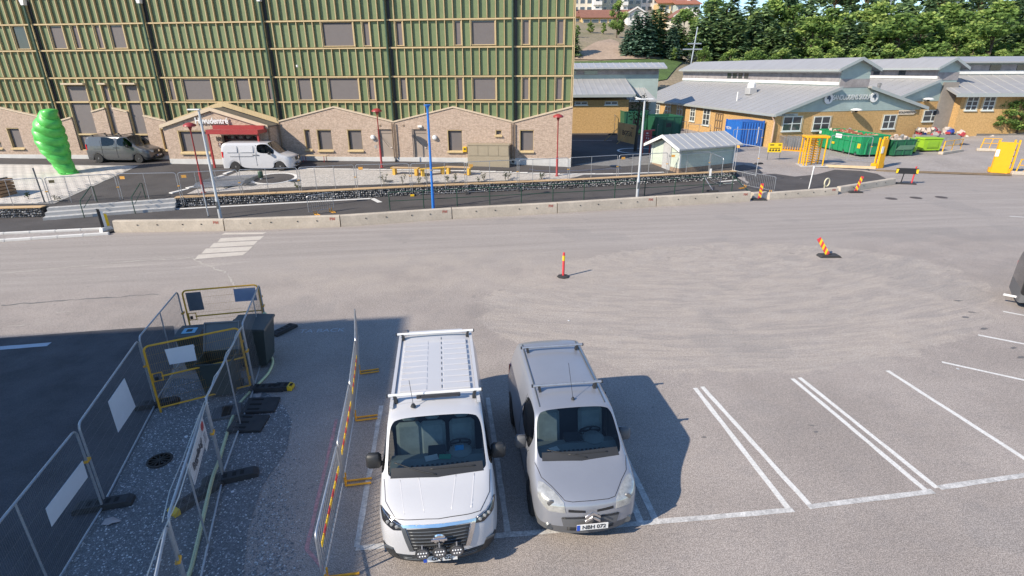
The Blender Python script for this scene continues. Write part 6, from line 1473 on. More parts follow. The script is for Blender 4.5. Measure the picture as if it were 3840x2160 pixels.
def conifer_mesh(H, Rm, nb, mats, seed, droop=.25, dens=1.0, bare=.05, pw=.8):
    rnd = random.Random(seed); cr = MB(); tr = MB()
    tr.tube([(0, 0, -.5), (0, 0, H*.4), (0, 0, H*.97)], [H*.018+.03, H*.012+.02, .02], 7)
    lev = int(H*2.6)
    for L_ in range(lev):
        s = bare+(1-bare)*(L_+rnd.random()*.6)/lev; z = H*s; rr = Rm*(1-s)**pw*rnd.uniform(.72, 1.12)+.12
        n = max(3, int(nb*(1-s)**.5)+2); a0 = rnd.random()*6.28
        for b in range(n):
            a = a0+b*6.283/n+rnd.uniform(-.3, .3); r = rr*rnd.uniform(.6, 1.12); o = Vector((math.cos(a), math.sin(a), 0)); tan = Vector((-o.y, o.x, 0))
            if L_ % 2 == 0 and b % 2 == 0: tr.tube([(0, 0, z+.1), o*r*.8+Vector((0, 0, z-droop*r*.6))], [.03, .008], 3, False)
            k = max(4, int(r*7*dens)); tone = rnd.choices([0, 1, 2], [3, 4, 2])[0]
            for i in range(k):
                f = (i+rnd.random())/k; f = .18+.82*f; p = o*(r*f)+Vector((0, 0, z-droop*r*f*f+.12*r*f))+tan*rnd.gauss(0, .13*r*f+.05)+Vector((0, 0, rnd.gauss(0, .09)))
                d = (o*rnd.uniform(.3, 1)+tan*rnd.uniform(-1, 1)+Vector((0, 0, rnd.uniform(-.55, .25)))).normalized(); u = d.cross(Vector((rnd.uniform(-.4, .4), rnd.uniform(-.4, .4), 1))).normalized()
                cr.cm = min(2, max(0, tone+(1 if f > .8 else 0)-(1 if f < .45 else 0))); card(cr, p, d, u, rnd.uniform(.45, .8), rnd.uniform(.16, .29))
    return tr.mesh('trunk', BARK), cr.mesh('crown', mats, fixn=False)
def decid_mesh(H, Rm, mats, seed, n=26, lp=95, bare=.12, ls=.36, bark=BARK):
    rnd = random.Random(seed); cr = MB(); tr = MB(); tr.tube([(0, 0, -.5), (.1, 0, H*.3), (-.05, .1, H*.6), (0, 0, H*.9)], [H*.02+.05, H*.016+.03, H*.009, .02], 7)
    for i in range(n):
        s = rnd.uniform(bare, 1.); env = math.sin(PI*min(1, (s-bare)/(1-bare)*.86+.14))**.7; a = rnd.uniform(0, 6.283); r = Rm*env*math.sqrt(rnd.random())*.95; c = Vector((r*math.cos(a), r*math.sin(a), H*s*.96)); cr_ = Rm*rnd.uniform(.22, .42)
        tr.tube([(0, 0, max(.2*H, c.z-r*.9-.6)), c], [.06, .015], 4, False); tone = rnd.choices([0, 1, 2], [3, 4, 2])[0]
        for j in range(lp):
            v = Vector((rnd.gauss(0, 1), rnd.gauss(0, 1), rnd.gauss(0, 1))).normalized()*cr_*rnd.uniform(.45, 1.08); v.z *= .75
            d = Vector((rnd.gauss(0, 1), rnd.gauss(0, 1), rnd.gauss(0, .7))).normalized(); u = d.cross(Vector((rnd.gauss(0, 1), rnd.gauss(0, 1), .6))).normalized()
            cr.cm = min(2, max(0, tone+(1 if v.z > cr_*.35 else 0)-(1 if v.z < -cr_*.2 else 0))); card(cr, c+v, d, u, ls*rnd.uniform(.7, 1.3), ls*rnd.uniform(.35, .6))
    return tr.mesh('trunk', bark), cr.mesh('crown', mats, fixn=False)
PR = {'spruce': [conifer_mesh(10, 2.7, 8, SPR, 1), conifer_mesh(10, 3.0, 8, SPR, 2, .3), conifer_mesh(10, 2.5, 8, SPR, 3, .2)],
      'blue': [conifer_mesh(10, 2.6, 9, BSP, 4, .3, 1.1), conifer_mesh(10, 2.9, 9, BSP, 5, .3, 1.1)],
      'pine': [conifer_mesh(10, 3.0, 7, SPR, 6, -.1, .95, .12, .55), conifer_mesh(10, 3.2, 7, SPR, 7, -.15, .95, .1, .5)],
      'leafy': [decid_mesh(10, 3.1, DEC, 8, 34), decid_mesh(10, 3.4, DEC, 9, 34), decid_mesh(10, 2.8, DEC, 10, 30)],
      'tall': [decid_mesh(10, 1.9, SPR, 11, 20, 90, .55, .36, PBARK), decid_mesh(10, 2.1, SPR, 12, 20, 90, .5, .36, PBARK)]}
PW = {'spruce': 'green spruce', 'blue': 'blue-green spruce', 'pine': 'bushy young pine', 'leafy': 'yellow-green leafy tree', 'tall': 'tall pine with a bare trunk'}
CT = {k: 0 for k in PR}; TL = []
def tree(kind, p, H, wid=1.0): TL.append((kind, p, H, wid))
def tpx(kind, px, pb, ptop, wid=1.0, Y=None):
    p = gh(px, pb) if Y is None else None
    if Y is not None: q = atd(px, 200, Y); p = Vector((q.x, Y, zhill(q.x, Y)))
    lo, hi = 1., 30.
    for _ in range(30):
        m_ = (lo+hi)/2
        if pxof((p.x, p.y, p.z+m_))[1] > ptop: lo = m_
        else: hi = m_
    tree(kind, p, max(lo, 2.2 if ptop > 85 else 7.), wid)
for a in [('blue', 2347, 206, 109, 1.35), ('blue', 2412, 212, 66, 1.5), ('spruce', 2468, 200, 14, 1.5), ('blue', 2512, 220, 92, 1.45), ('spruce', 2555, 205, 36, 1.5), ('spruce', 2440, 206, 34, 1.4), ('blue', 2380, 208, 84, 1.4), ('spruce', 2528, 212, 52, 1.4), ('pine', 2592, 208, 26, 1.4), ('leafy', 2312, 142, 48, .8), ('leafy', 2262, 128, 100, 1.1), ('leafy', 2215, 124, 98, 1.2), ('spruce', 2152, 212, 88, 1.), ('spruce', 2100, 215, 60, 1.2), ('leafy', 2165, 140, 95, .9), ('leafy', 2522, 228, 190, 1.), ('leafy', 2590, 224, 180, .9)]: tpx(*a)
rt = random.Random(5)
for i in range(19):     # front row
    px = 2610+i*68+rt.uniform(-16, 16); tpx(rt.choices(['spruce', 'pine', 'leafy'], [3, 4, 3 if px > 3000 else .6])[0], px, 0, rt.uniform(50, 105)-(20 if px < 3000 else 0), rt.uniform(1.25, 1.6), Y=rt.uniform(104, 110))
for i in range(21):     # second row
    px = 2570+i*63+rt.uniform(-20, 20); tpx(rt.choices(['spruce', 'pine', 'leafy'], [2, 4, 3])[0], px, 0, rt.uniform(0, 48)-(12 if px < 2900 else 0), rt.uniform(1.2, 1.5), Y=rt.uniform(117, 124))
for i in range(18):     # third row
    px = 2660+i*70+rt.uniform(-20, 20); tpx(rt.choices(['spruce', 'pine', 'leafy', 'tall'], [2, 3, 2, 1.5])[0], px, 0, rt.uniform(-40, 10), 1.2, Y=rt.uniform(134, 144))
for i in range(13):     # crest pines
    px = 3020+i*68+rt.uniform(-16, 16); tpx('tall', px, 0, rt.uniform(-120, -50), 1.1, Y=rt.uniform(156, 172))
for i in range(12): px = 2640+i*100+rt.uniform(-20, 20); tpx('leafy', px, 0, rt.uniform(150, 185), 1.2, Y=rt.uniform(97, 101))
order = sorted(range(len(TL)), key=lambda i: pxof(TL[i][1])[0]); seen = {}
NUM = ['first', 'second', 'third', 'fourth', 'fifth', 'sixth', 'seventh', 'eighth', 'ninth', 'tenth', 'eleventh', 'twelfth', '13th', '14th', '15th', '16th', '17th', '18th', '19th', '20th', '21st', '22nd', '23rd', '24th', '25th', '26th', '27th', '28th', '29th', '30th', '31st', '32nd', '33rd', '34th', '35th', '36th', '37th', '38th', '39th', '40th', '41st', '42nd', '43rd', '44th', '45th']
for i in order:
    kind, p, H, wid = TL[i]; me = PR[kind][CT[kind] % len(PR[kind])]; CT[kind] += 1
    t = thing({'spruce': 'spruce_tree', 'blue': 'spruce_tree', 'pine': 'pine_tree', 'leafy': 'leafy_tree', 'tall': 'pine_tree'}[kind], '%s on the hillside, %s of its kind from the left' % (PW[kind], NUM[CT[kind]-1]), 'tree', p, rt.uniform(0, 6.28), 'trees on the hillside')
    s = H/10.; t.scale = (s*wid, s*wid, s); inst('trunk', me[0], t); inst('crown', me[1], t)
# two small trees before the far pavilion and one by the hill hut
for px, pb, top, lab, k in ((3738, 500, 366, 'small dark leafy tree in front of the far right pavilion windows', 0), (3812, 500, 350, 'broad small tree at the right edge in front of the far pavilion', 1), (3655, 498, 405, 'low green bush in front of the far pavilion wall', 2)):
    p = gd(px, pb); H = htop(p, top); me = PR['leafy'][k]; t = thing('small_tree', lab, 'tree', p, k*2., 'small trees by the far pavilion'); s = H/10.; t.scale = (s*1.25, s*1.25, s); inst('trunk', me[0], t); inst('crown', me[1], t)
p = atd(2430, 300, 86); p.z = zhill(p.x, 86); t = thing('small_tree', 'small leafy tree between the two nearer pavilions', 'tree', p, 0, None); H = htop(p, 236); s = H/10; t.scale = (s, s, s); inst('trunk', PR['leafy'][1][0], t); inst('crown', PR['leafy'][1][1], t)

# houses on the hill ----------------------------------------------------------
CREAM = mat('cream_render', (.62, .56, .46), .85, var=.05); WHT = mat('white_render', (.68, .66, .63), .85, var=.05); GRR = mat('grey_green_render', (.38, .42, .38), .85, var=.05)
RTILE = mat('red_roof_tiles', (.34, .13, .075), .8, var=.15, vs=1); BTILE = mat('brown_roof_tiles', (.24, .11, .075), .8, var=.15, vs=1); OCHW = mat('ochre_render', (.55, .40, .20), .85, var=.05)
HG = mat('house_window', (.07, .085, .10), .15, spec=.8)
def rect(px0, px1, pyb, pyt, Y):
    a, b = atd(px0, pyb, Y), atd(px1, pyb, Y); zt = atd((px0+px1)/2, pyt, Y).z; return a.x, b.x, min(a.z, b.z), zt
def house(name, lab, px0, px1, pyb, pyt, Y, D, wallm, rows_, cols, roof=None, pitch=2.2, ridge='x', wn=.55, hn=.5, ground=True, balc=None):
    x0, x1, z0, z1 = rect(px0, px1, pyb, pyt, Y); t = thing(name, lab, 'house', (x0, Y, 0), 0, 'houses on the hill'); W = x1-x0
    m = MB(); m.b2((0, 0, z0-9), (W, D, z1)); m.build('wall', wallm, t)
    ch, cw = (z1-z0)/rows_, W/cols
    for r in range(rows_):
        for c in range(cols):
            xa = (c+.5-wn/2)*cw; za = z0+(r+.5-hn/2)*ch; f = MB(); f.b2((xa-.08, -.06, za-.08), (xa+wn*cw+.08, -.01, za+hn*ch+.08)); w_ = f.build('window', WHT, t)
            f = MB(); f.b2((xa, -.09, za), (xa+wn*cw, -.055, za+hn*ch)); f.build('pane', HG, w_)
    if balc:
        for c in balc:
            for r in range(rows_): b = MB(); b.b2((c*cw+.1, -1.0, z0+r*ch), ((c+1)*cw-.1, -.0, z0+r*ch+.95)); b.build('balcony', WHT, t)
    if roof:
        if ridge == 'x':
            for s in (0, 1):
                ya, yb_ = (-.6, D/2) if s == 0 else (D+.6, D/2); m = MB(); m.ext([(-.5, ya, z1-.1), (W+.5, ya, z1-.1), (W+.5, yb_, z1+pitch), (-.5, yb_, z1+pitch)], (0, 0, .2)); o = m.build('roof', roof, t)
            m = MB(); m.box((W*.7, D*.4, z1+pitch), (.8, .8, 1.4)); m.build('chimney', WHT, t)
        else:
            m = MB(); m.ext([(0, 0, z1), (W, 0, z1), (W/2, 0, z1+pitch)], (0, D, 0)); m.build('gable', wallm, t)
            for s in (0, 1):
                xa, xb = (-.6, W/2) if s == 0 else (W+.6, W/2); m = MB(); m.ext([(xa, -.5, z1-.25), (xb, -.5, z1+pitch), (xb, D, z1+pitch), (xa, D, z1-.25)], (0, 0, .25)); m.build('roof', roof, t)
            e = MB(); e.ext([(-.6, -.54, z1-.3), (W/2, -.54, z1+pitch-.1), (W/2, -.54, z1+pitch+.25), (-.6, -.54, z1+.02)], (0, .04, 0)); e.build('bargeboard', WHT, t)
            e = MB(); e.ext([(W+.6, -.54, z1-.3), (W/2, -.54, z1+pitch-.1), (W/2, -.54, z1+pitch+.25), (W+.6, -.54, z1+.02)], (0, .04, 0)); e.build('bargeboard', WHT, t)
    return t
house('apartment_building', 'cream apartment block with paired windows above the brown roofed row house', 2118, 2222, 46, -90, 186, 14, CREAM, 5, 4, wn=.62)
house('apartment_building', 'narrow balcony tower right of the cream apartment block', 2222, 2256, 46, -90, 184, 12, WHT, 5, 1, balc=[0], wn=.4)
house('apartment_building', 'grey-green shaded apartment block between two white balcony towers', 2256, 2330, 46, -90, 190, 14, GRR, 5, 3, wn=.4)
house('apartment_building', 'narrow white balcony tower left of the small gabled house', 2330, 2353, 48, -90, 183, 12, WHT, 5, 1, balc=[0], wn=.4)
house('apartment_building', 'grey-green apartment block behind the small white gabled house', 2353, 2402, 46, -80, 188, 14, GRR, 5, 2, wn=.6)
house('apartment_building', 'white apartment block with dark windows left of the red roofs', 2402, 2468, 46, -40, 188, 12, WHT, 3, 3, RTILE, wn=.6)
house('apartment_building', 'ochre house with bright red roof at the top of the hill', 2466, 2532, 50, 12, 182, 12, OCHW, 1, 3, RTILE, 2.4, balc=[1])
house('apartment_building', 'house with orange red roof and white balconies beside the patch of sky', 2534, 2622, 50, 16, 178, 12, GRR, 1, 3, RTILE, 1.6, balc=[0, 2])
house('row_house', 'ochre row house with brown tiled roof, wide blue windows and white balcony', 2182, 2375, 106, 66, 150, 8, OCHW, 1, 6, BTILE, 1.9, wn=.72, hn=.6, balc=[0])
house('row_house', 'brown roofed row house at the left beside the green facade', 2105, 2178, 96, 62, 153, 8, OCHW, 1, 2, BTILE, 1.7, wn=.6)
house('gabled_house', 'white gabled house right of the brown row house roof', 2353, 2418, 80, 51, 146, 8, WHT, 1, 3, BTILE, 1.3, 'y', .2, .6)
house('gabled_house', 'pale gabled house peeping out between the spruces', 2530, 2604, 100, 60, 138, 8, CREAM, 1, 2, BTILE, 1.6, 'y', .2, .5)
# mast on the hill with two yards
p = atd(2590, 226, 96); t = thing('ship_mast', 'grey ship-like mast with two crossbars standing behind the pavilion roof', 'mast', (p.x, 96, p.z-2)); H = 0
zt = atd(2602, 101, 96).z-(p.z-2); m = MB(); m.tube([(0, 0, 0), (.55, 0, zt)], [.12, .09], 8); m.build('mast', SILV, t)
for py, a, b in ((164, 2579, 2630), (185, 2560, 2632)): z = atd(2595, py, 96).z-(p.z-2); xa, xb = atd(a, py, 96).x-p.x, atd(b, py, 96).x-p.x; m = MB(); m.tube([(xa, 0, z), (xb, 0, z)], .11, 6); m.build('crossbar', SILV, t)
for i in range(9): m = MB(); m.tube([(lerp(-1.2, 1.6, i/8), -.2, 0), (lerp(-.4, .9, i/8), 0, 3.0)], .02, 3); m.build('rope', GREYD, t)
P_ = [gh(*q) for q in [(2625, 216), (2690, 212), (2760, 214), (2840, 220), (2920, 224)]]
t = thing('hill_fence', 'thin grey mesh fence on the hillside above the pavilion roof', 'fence', P_[0])
for a, b in zip(P_, P_[1:]):
    for k in range(3): q = a.lerp(b, k/3.)-P_[0]; m = MB(); m.tube([q, q+Vector((0, 0, 1.8))], .05, 4); m.build('post', GREYD, t)
    m = MB()
    for z in (.9, 1.3, 1.8): m.tube([a-P_[0]+Vector((0, 0, z)), b-P_[0]+Vector((0, 0, z))], .02, 3)
    m.build('wire', GREYD, t)
# slender lamp poles among the trees
for i, (px, top, base) in enumerate(((3330, 2, 60), (3578, 8, 60), (2898, 0, 40))):
    q = atd(px, base, 128); H = atd(px, top, 128).z; t = thing('forest_lamp_pole', ['thin grey lamp pole rising from the wood right of the pavilion ridge', 'thin grey lamp pole in the wood above the second pavilion', 'thin grey lamp pole in the wood near the patch of sky'][i], 'lamp pole', (q.x, 128, zhill(q.x, 128)), 0, 'thin lamp poles in the wood'); h = H-zhill(q.x, 128); m = MB(); m.tube([(0, 0, 0), (0, 0, h)], .09, 6); m.build('pole', SILV, t); m = MB(); m.box((0, 0, h), (.6, .25, .12)); m.build('lamp_head', SILV, t)
# ================================================================== VEHICLES
RUBT = mat('tyre_rubber', (.025, .025, .026), .8, bump=.2, bs=50); RIM = mat('alloy_rim', (.55, .56, .57), .3, .7)
PLASTIC = mat('dark_plastic', (.03, .031, .033), .5, var=.08); GPLAST = mat('grey_bumper_plastic', (.12, .122, .128), .55, var=.06)
WPAINT = mat('white_car_paint', (.52, .52, .535), .28, var=.015, coat=.6, spec=.5); SILVP = mat('silver_car_paint', (.32, .335, .375), .3, .4, var=.02, coat=.5)
GREYP = mat('dark_grey_car_paint', (.095, .098, .105), .3, .35, var=.03, coat=.6); BLACKP = mat('black_car_paint', (.012, .013, .014), .2, var=.02, coat=.8)
CHROME = mat('chrome', (.75, .75, .76), .12, 1.); HLIGHT = mat('headlight_lens', (.42, .42, .40), .12, .3, var=.25, vs=14, coat=1.); HLD = mat('dark_headlight', (.035, .035, .04), .1, .3, coat=1.)
INT = mat('interior_grey', (.25, .28, .28), .8, var=.1); INTL = mat('seat_fabric', (.34, .38, .37), .9, var=.15, vs=6); INTD = mat('interior_dark', (.035, .04, .045), .9)
WSG = glass('windscreen_glass', (.80, .88, .86)); SDG = glass('tinted_side_glass', (.22, .25, .26)); PLW = mat('plate_white', (.75, .75, .73), .4); PLB = mat('plate_blue', (.02, .08, .45), .4); TAIL = mat('tail_light_red', (.55, .01, .015), .15, coat=1.)
def S(y, sill, low, hw, zm, zb, top, dy=None, hb=None, hs=None):
    pr = [(hs or hw*.965, sill), (hw*.995, low), (hw, zm), (hb or hw*.965, zb)]+top
    dy = dy or [0]*8
    return [(x, y+dy[j], z) for j, (x, z) in enumerate(pr)]
def car_body(root, st, mats, fmat, names, rear_rows=(0, 0, 0), front_rows=(3, 0, 0), level=2, rear_glass=None):
    """st: stations of 8 points (sill .. roof centre); fmat(i, j) -> material slot between stations i, i+1 and points j, j+1"""
    V = []; F = []; Mi = []; idx = {}
    def vid(p):
        k = (round(p[0], 5), round(p[1], 5), round(p[2], 5))
        if k not in idx: idx[k] = len(V); V.append(p)
        return idx[k]
    def face(ps, mi):
        ids = []
        for p in ps:
            i = vid(p)
            if i not in ids: ids.append(i)
        if len(ids) > 2: F.append(ids); Mi.append(mi)
    for sx in (1, -1):
        P = [[(p[0]*sx, p[1], p[2]) for p in s] for s in st]
        for i in range(len(P)-1):
            for j in range(7): face([P[i][j], P[i+1][j], P[i+1][j+1], P[i][j+1]][::sx], fmat(i, j))
        for s, rows_, sg, bul in ((P[0], front_rows, -1, .05), (P[-1], rear_rows, 1, .03)):
            G = []
            for r in range(4):
                row = []
                for c in range(5):
                    if c == 0: row.append(s[r])
                    elif r == 3: row.append(s[3+c])
                    else:
                        k = s[3+c][0]/s[3][0]; x = s[r][0]*k; z = s[r][2]+(s[3+c][2]-s[3][2])*(r/3.); f = 1-abs(k)
                        y = s[r][1]+(s[3+c][1]-s[3][1])*(1 if sg < 0 else 1)*(1.0)+sg*bul*f*(1-r/3.)
                        row.append((x, y, z))
                G.append(row)
            for r in range(3):
                for c in range(4): face([G[r][c], G[r][c+1], G[r+1][c+1], G[r+1][c]][::sx], rows_[r])
    me = bpy.data.meshes.new('cage'); me.from_pydata(V, [], F); me.polygons.foreach_set('material_index', Mi)
    for m in mats: me.materials.append(m)
    bm = bmesh.new(); bm.from_mesh(me); bmesh.ops.recalc_face_normals(bm, faces=bm.faces)
    cl = bm.edges.layers.float.new('crease_edge')
    for e in bm.edges:
        if len(e.link_faces) == 2 and e.link_faces[0].material_index != e.link_faces[1].material_index: e[cl] = .92
    bm.to_mesh(me); bm.free()
    o = bpy.data.objects.new('cage', me); COL.objects.link(o); md = o.modifiers.new('s', 'SUBSURF'); md.levels = level; md.render_levels = level
    dg = bpy.context.evaluated_depsgraph_get(); dg.update(); ev = bpy.data.meshes.new_from_object(o.evaluated_get(dg)); bpy.data.objects.remove(o)
    out = {}
    for k, nm in enumerate(names):
        bm = bmesh.new(); bm.from_mesh(ev); bmesh.ops.delete(bm, geom=[f for f in bm.faces if f.material_index != k], context='FACES')
        if nm in ('side_window', 'rear_window') or nm.startswith('sliding'):
            groups = (1, -1)
        else: groups = (0,)
        for g_ in groups:
            b2 = bm.copy()
            if g_: bmesh.ops.delete(b2, geom=[f for f in b2.faces if f.calc_center_median().x*g_ < 0], context='FACES')
            if len(b2.faces):
                m2 = bpy.data.meshes.new(nm); 
                for f in b2.faces: f.material_index = 0; f.smooth = True
                b2.to_mesh(m2); m2.materials.append(mats[k]); oo = bpy.data.objects.new(nm, m2); link(oo, root); out.setdefault(nm, []).append(oo)
            b2.free()
        bm.free()
    return out
from mathutils.bvhtree import BVHTree
def skin(parts):
    V_, F_ = [], []
    for L_ in parts.values():
        for o in L_:
            n = len(V_); V_ += [tuple(v.co) for v in o.data.vertices]; F_ += [tuple(i+n for i in p.vertices) for p in o.data.polygons]
    return BVHTree.FromPolygons(V_, F_)
def stick(T, p, off):
    l, nn, i, d = T.find_nearest(Vector(p))
    if nn.dot(Vector(p)-Vector((0, 2.2, .8))) < 0 and nn.dot(l-Vector((0, 2.2, .8))) < 0: nn = -nn
    return l+nn*off
def conform(T, poly, off, m, name, parent, res=.06):
    bm = bmesh.new(); bm.faces.new([bm.verts.new(p) for p in poly]); bmesh.ops.triangulate(bm, faces=bm.faces[:])
    for _ in range(5):
        es = [e for e in bm.edges if e.calc_length() > res]
        if not es: break
        bmesh.ops.subdivide_edges(bm, edges=es, cuts=1); bmesh.ops.triangulate(bm, faces=[f for f in bm.faces if len(f.verts) > 3])
    for v in bm.verts: v.co = stick(T, v.co, off)
    ex = bmesh.ops.extrude_face_region(bm, geom=bm.faces[:]); 
    for v in [g for g in ex['geom'] if isinstance(g, bmesh.types.BMVert)]: v.co = stick(T, v.co, -.004)
    bmesh.ops.recalc_face_normals(bm, faces=bm.faces); me = bpy.data.meshes.new(name); bm.to_mesh(me); bm.free(); me.materials.append(m)
    me.polygons.foreach_set('use_smooth', [True]*len(me.polygons)); me.set_sharp_from_angle(angle=R(40))
    o = bpy.data.objects.new(name, me); return link(o, parent)
def gap(T, pts, m, name, parent, r=.005, off=.0, mirror=True):
    P_ = []
    for a, b in zip(pts, pts[1:]):
        a, b = Vector(a), Vector(b); k = max(2, int((b-a).length/.06))
        P_ += [stick(T, a.lerp(b, i/k), off) for i in range(k)]
    P_.append(stick(T, pts[-1], off)); mm = MB(); mm.tube(P_, r, 5); o = mm.build(name, m, parent, smooth=True)
    if mirror: gap(T, [(-x, y, z) for x, y, z in pts], m, name, parent, r, off, False)
    return o
GAPM = mat('panel_gap', (.03, .03, .032), .8)
def wheel(root, x, y, r, w=.21, rim=RIM, spokes=7, cap=False):
    s = 1 if x > 0 else -1; m = MB(); m.lathe([(r*.62, -w/2), (r*.92, -w/2), (r, -w/2+.035), (r, w/2-.035), (r*.92, w/2), (r*.62, w/2)], (x, y, r), 28, 'X'); o = m.build('wheel', RUBT, root, smooth=40)
    m = MB(); xo = x+s*(w/2-.03)
    m.lathe([(r*.66, -w/2+.03), (r*.66, w/2-.01)], (x, y, r), 28, 'X'); m.build('rim_barrel', GREYD, o, smooth=40)
    m = MB()
    for k in range(spokes):
        a = 2*PI*k/spokes; c, sn = math.cos(a), math.sin(a); t = .14 if not cap else .2
        pts = []
        for rr, ww in ((r*.1, .05), (r*.64, .05 if not cap else .085)):
            for q in (-1, 1): pts.append(Vector((xo, y+rr*c-q*ww*sn, r+rr*sn+q*ww*c)))
        m.ext([pts[0], pts[1], pts[3], pts[2]], (s*.025, 0, 0))
    m.lathe([(r*.60, xo-x-.01), (r*.68, xo-x+.02*s)] if s > 0 else [(r*.68, xo-x-.02), (r*.60, xo-x+.01)], (x, y, r), 28, 'X')
    m.lathe([(0, s*.03), (r*.17, s*.03), (r*.19, 0)] if True else [], (xo, y, r), 14, 'X'); m.build('rim', rim, o)
def plate(root, txt, y, z, x=0., tilt=0.):
    t = MB(); M = Matrix.Translation((x, y, z)) @ Matrix.Rotation(tilt, 4, 'X'); t.box((0, 0, 0), (.52, .012, .112)); 
    t.v = [tuple(M @ Vector(v)) for v in t.v]; o = t.build('number_plate', PLW, root)
    b = MB(); b.box((-.235, -.008, 0), (.05, .006, .11)); b.v = [tuple(M @ Vector(v)) for v in b.v]; b.build('plate_flag', PLB, o)
    text('plate_text', txt, .105, .004, BLACKM, o, M @ Matrix.Translation((.025, -.009, 0)), bold=.0015, sx=.98)
def mirror(root, x, y, z, mt=PLASTIC, sc=1.):
    s = 1 if x > 0 else -1; m = MB(); n = 10; vs = []
    prof = [(0, .05), (.03, .09), (.10, .105), (.16, .09), (.20, .04)]
    for dx, r in prof:
        for k in range(n): a = 2*PI*k/n; vs.append((x+s*dx*sc, y+r*.62*sc*math.cos(a)+.02, z+r*1.25*sc*math.sin(a)))
    fs = [(i*n+k, i*n+(k+1) % n, (i+1)*n+(k+1) % n, (i+1)*n+k) for i in range(4) for k in range(n)]+[tuple(range(n)), tuple(4*n+k for k in range(n))]
    m.box((x+s*.10*sc, y, z), (.21*sc, .13*sc, .235*sc), bev=.045); o = m.build('wing_mirror', mt, root, smooth=60); m = MB(); m.tube([(x-s*.12, y+.03, z-.12), (x+s*.05, y+.02, z-.07)], .04, 6); m.build('mirror_arm', mt, o)
    m = MB(); m.box((x+s*.10, y+.085, z), (.15, .01, .17)); m.build('mirror_glass', mat('mirror_glass', (.6, .62, .65), .05, 1.), o)
def interior(root, hw, yd, zd, yb, zroof, floor=.35, seats=(-.42, .42), wheelx=.38, seat_back=None):
    m = MB(); m.b2((-hw+.08, .4, floor-.05), (hw-.08, yb, floor)); m.build('cabin_floor', INTD, root)
    m = MB(); m.b2((-hw+.1, yb, floor), (hw-.1, yb+.04, zroof-.12)); m.build('bulkhead', INTD, root)
    m = MB(); m.ext([(-hw+.14, yd, zd-.35), (-hw+.14, yd, zd-.03), (-hw+.14, yd+.3, zd+.01), (-hw+.14, yd+.52, zd-.06), (-hw+.14, yd+.56, zd-.35)], (2*hw-.28, 0, 0)); d = m.build('dashboard', INT, root)
    m = MB(); m.lathe([(.0, 0), (.18, .0), (.2, .05), (.14, .1), (0, .11)], (wheelx, yd+.42, zd-.03), 14); m.build('instrument_cowl', INT, d, smooth=50)
    m = MB(); m.b2((-.16, yd+.38, zd-.3), (.14, yd+.62, zd+.02)); m.build('centre_console', INTD, d)
    m = MB()
    for i in range(12): m.box((-hw*.45+i*hw*.09, yd+.12, zd+.004), (.04, .025, .01))
    m.build('air_vents', INTD, d)['kind'] = 'stuff'
    for x in seats:
        m = MB(); m.box((x, yb-.62, floor+.42), (.46, .5, .16), bev=.06); o = m.build('seat', INTL, root)
        m = MB(); m.box((x, yb-.28, floor+.82), (.46, .15, .68), rx=-.22, bev=.06); m.build('seat_back', INTL, o); m = MB(); m.box((x, yb-.16, floor+1.25), (.24, .1, .2), bev=.04); m.build('headrest', INTL, o)
    M = Matrix.Translation((wheelx, yd+.68, zd-.02)) @ Matrix.Rotation(R(-58), 4, 'X'); m = MB(); pts = [M @ Vector((.19*math.cos(a*PI/12), .19*math.sin(a*PI/12), 0)) for a in range(24)]; m.tube(pts, .017, 6, closed=True); m.tube([M @ Vector((-.19, 0, 0)), M @ Vector((.19, 0, 0))], .02, 5); m.tube([M @ Vector((0, 0, 0)), M @ Vector((0, -.19, 0))], .02, 5); m.build('steering_wheel', PLASTIC, root, smooth=50)
def roof_bar(root, y, hw, zr, z, m_=SILV, r=.028, flat=False):
    m = MB(); m.tube([(-hw, y, z), (hw, y, z)], r, 8); o = m.build('roof_bar', m_, root, smooth=50)
    for s in (-1, 1): k = MB(); k.ext([(s*(hw-.13), y-.05, zr-.03), (s*(hw-.13), y+.05, zr-.03), (s*(hw-.1), y+.035, z), (s*(hw-.1), y-.035, z)], (-s*.05, 0, 0)); k.build('bar_foot', PLASTIC, o); e = MB(); e.lathe([(r*1.2, -.012), (r*1.2, .012)], (s*hw, y, z), 8, 'X'); e.build('end_cap', PLASTIC, o)
def wipers(root, pts):
    for a, b, c in pts: m = MB(); m.tube([a, b], .011, 4); m.tube([b+Vector((0, 0, .01)) if isinstance(b, Vector) else b, c], .013, 4); m.build('wiper', PLASTIC, root)
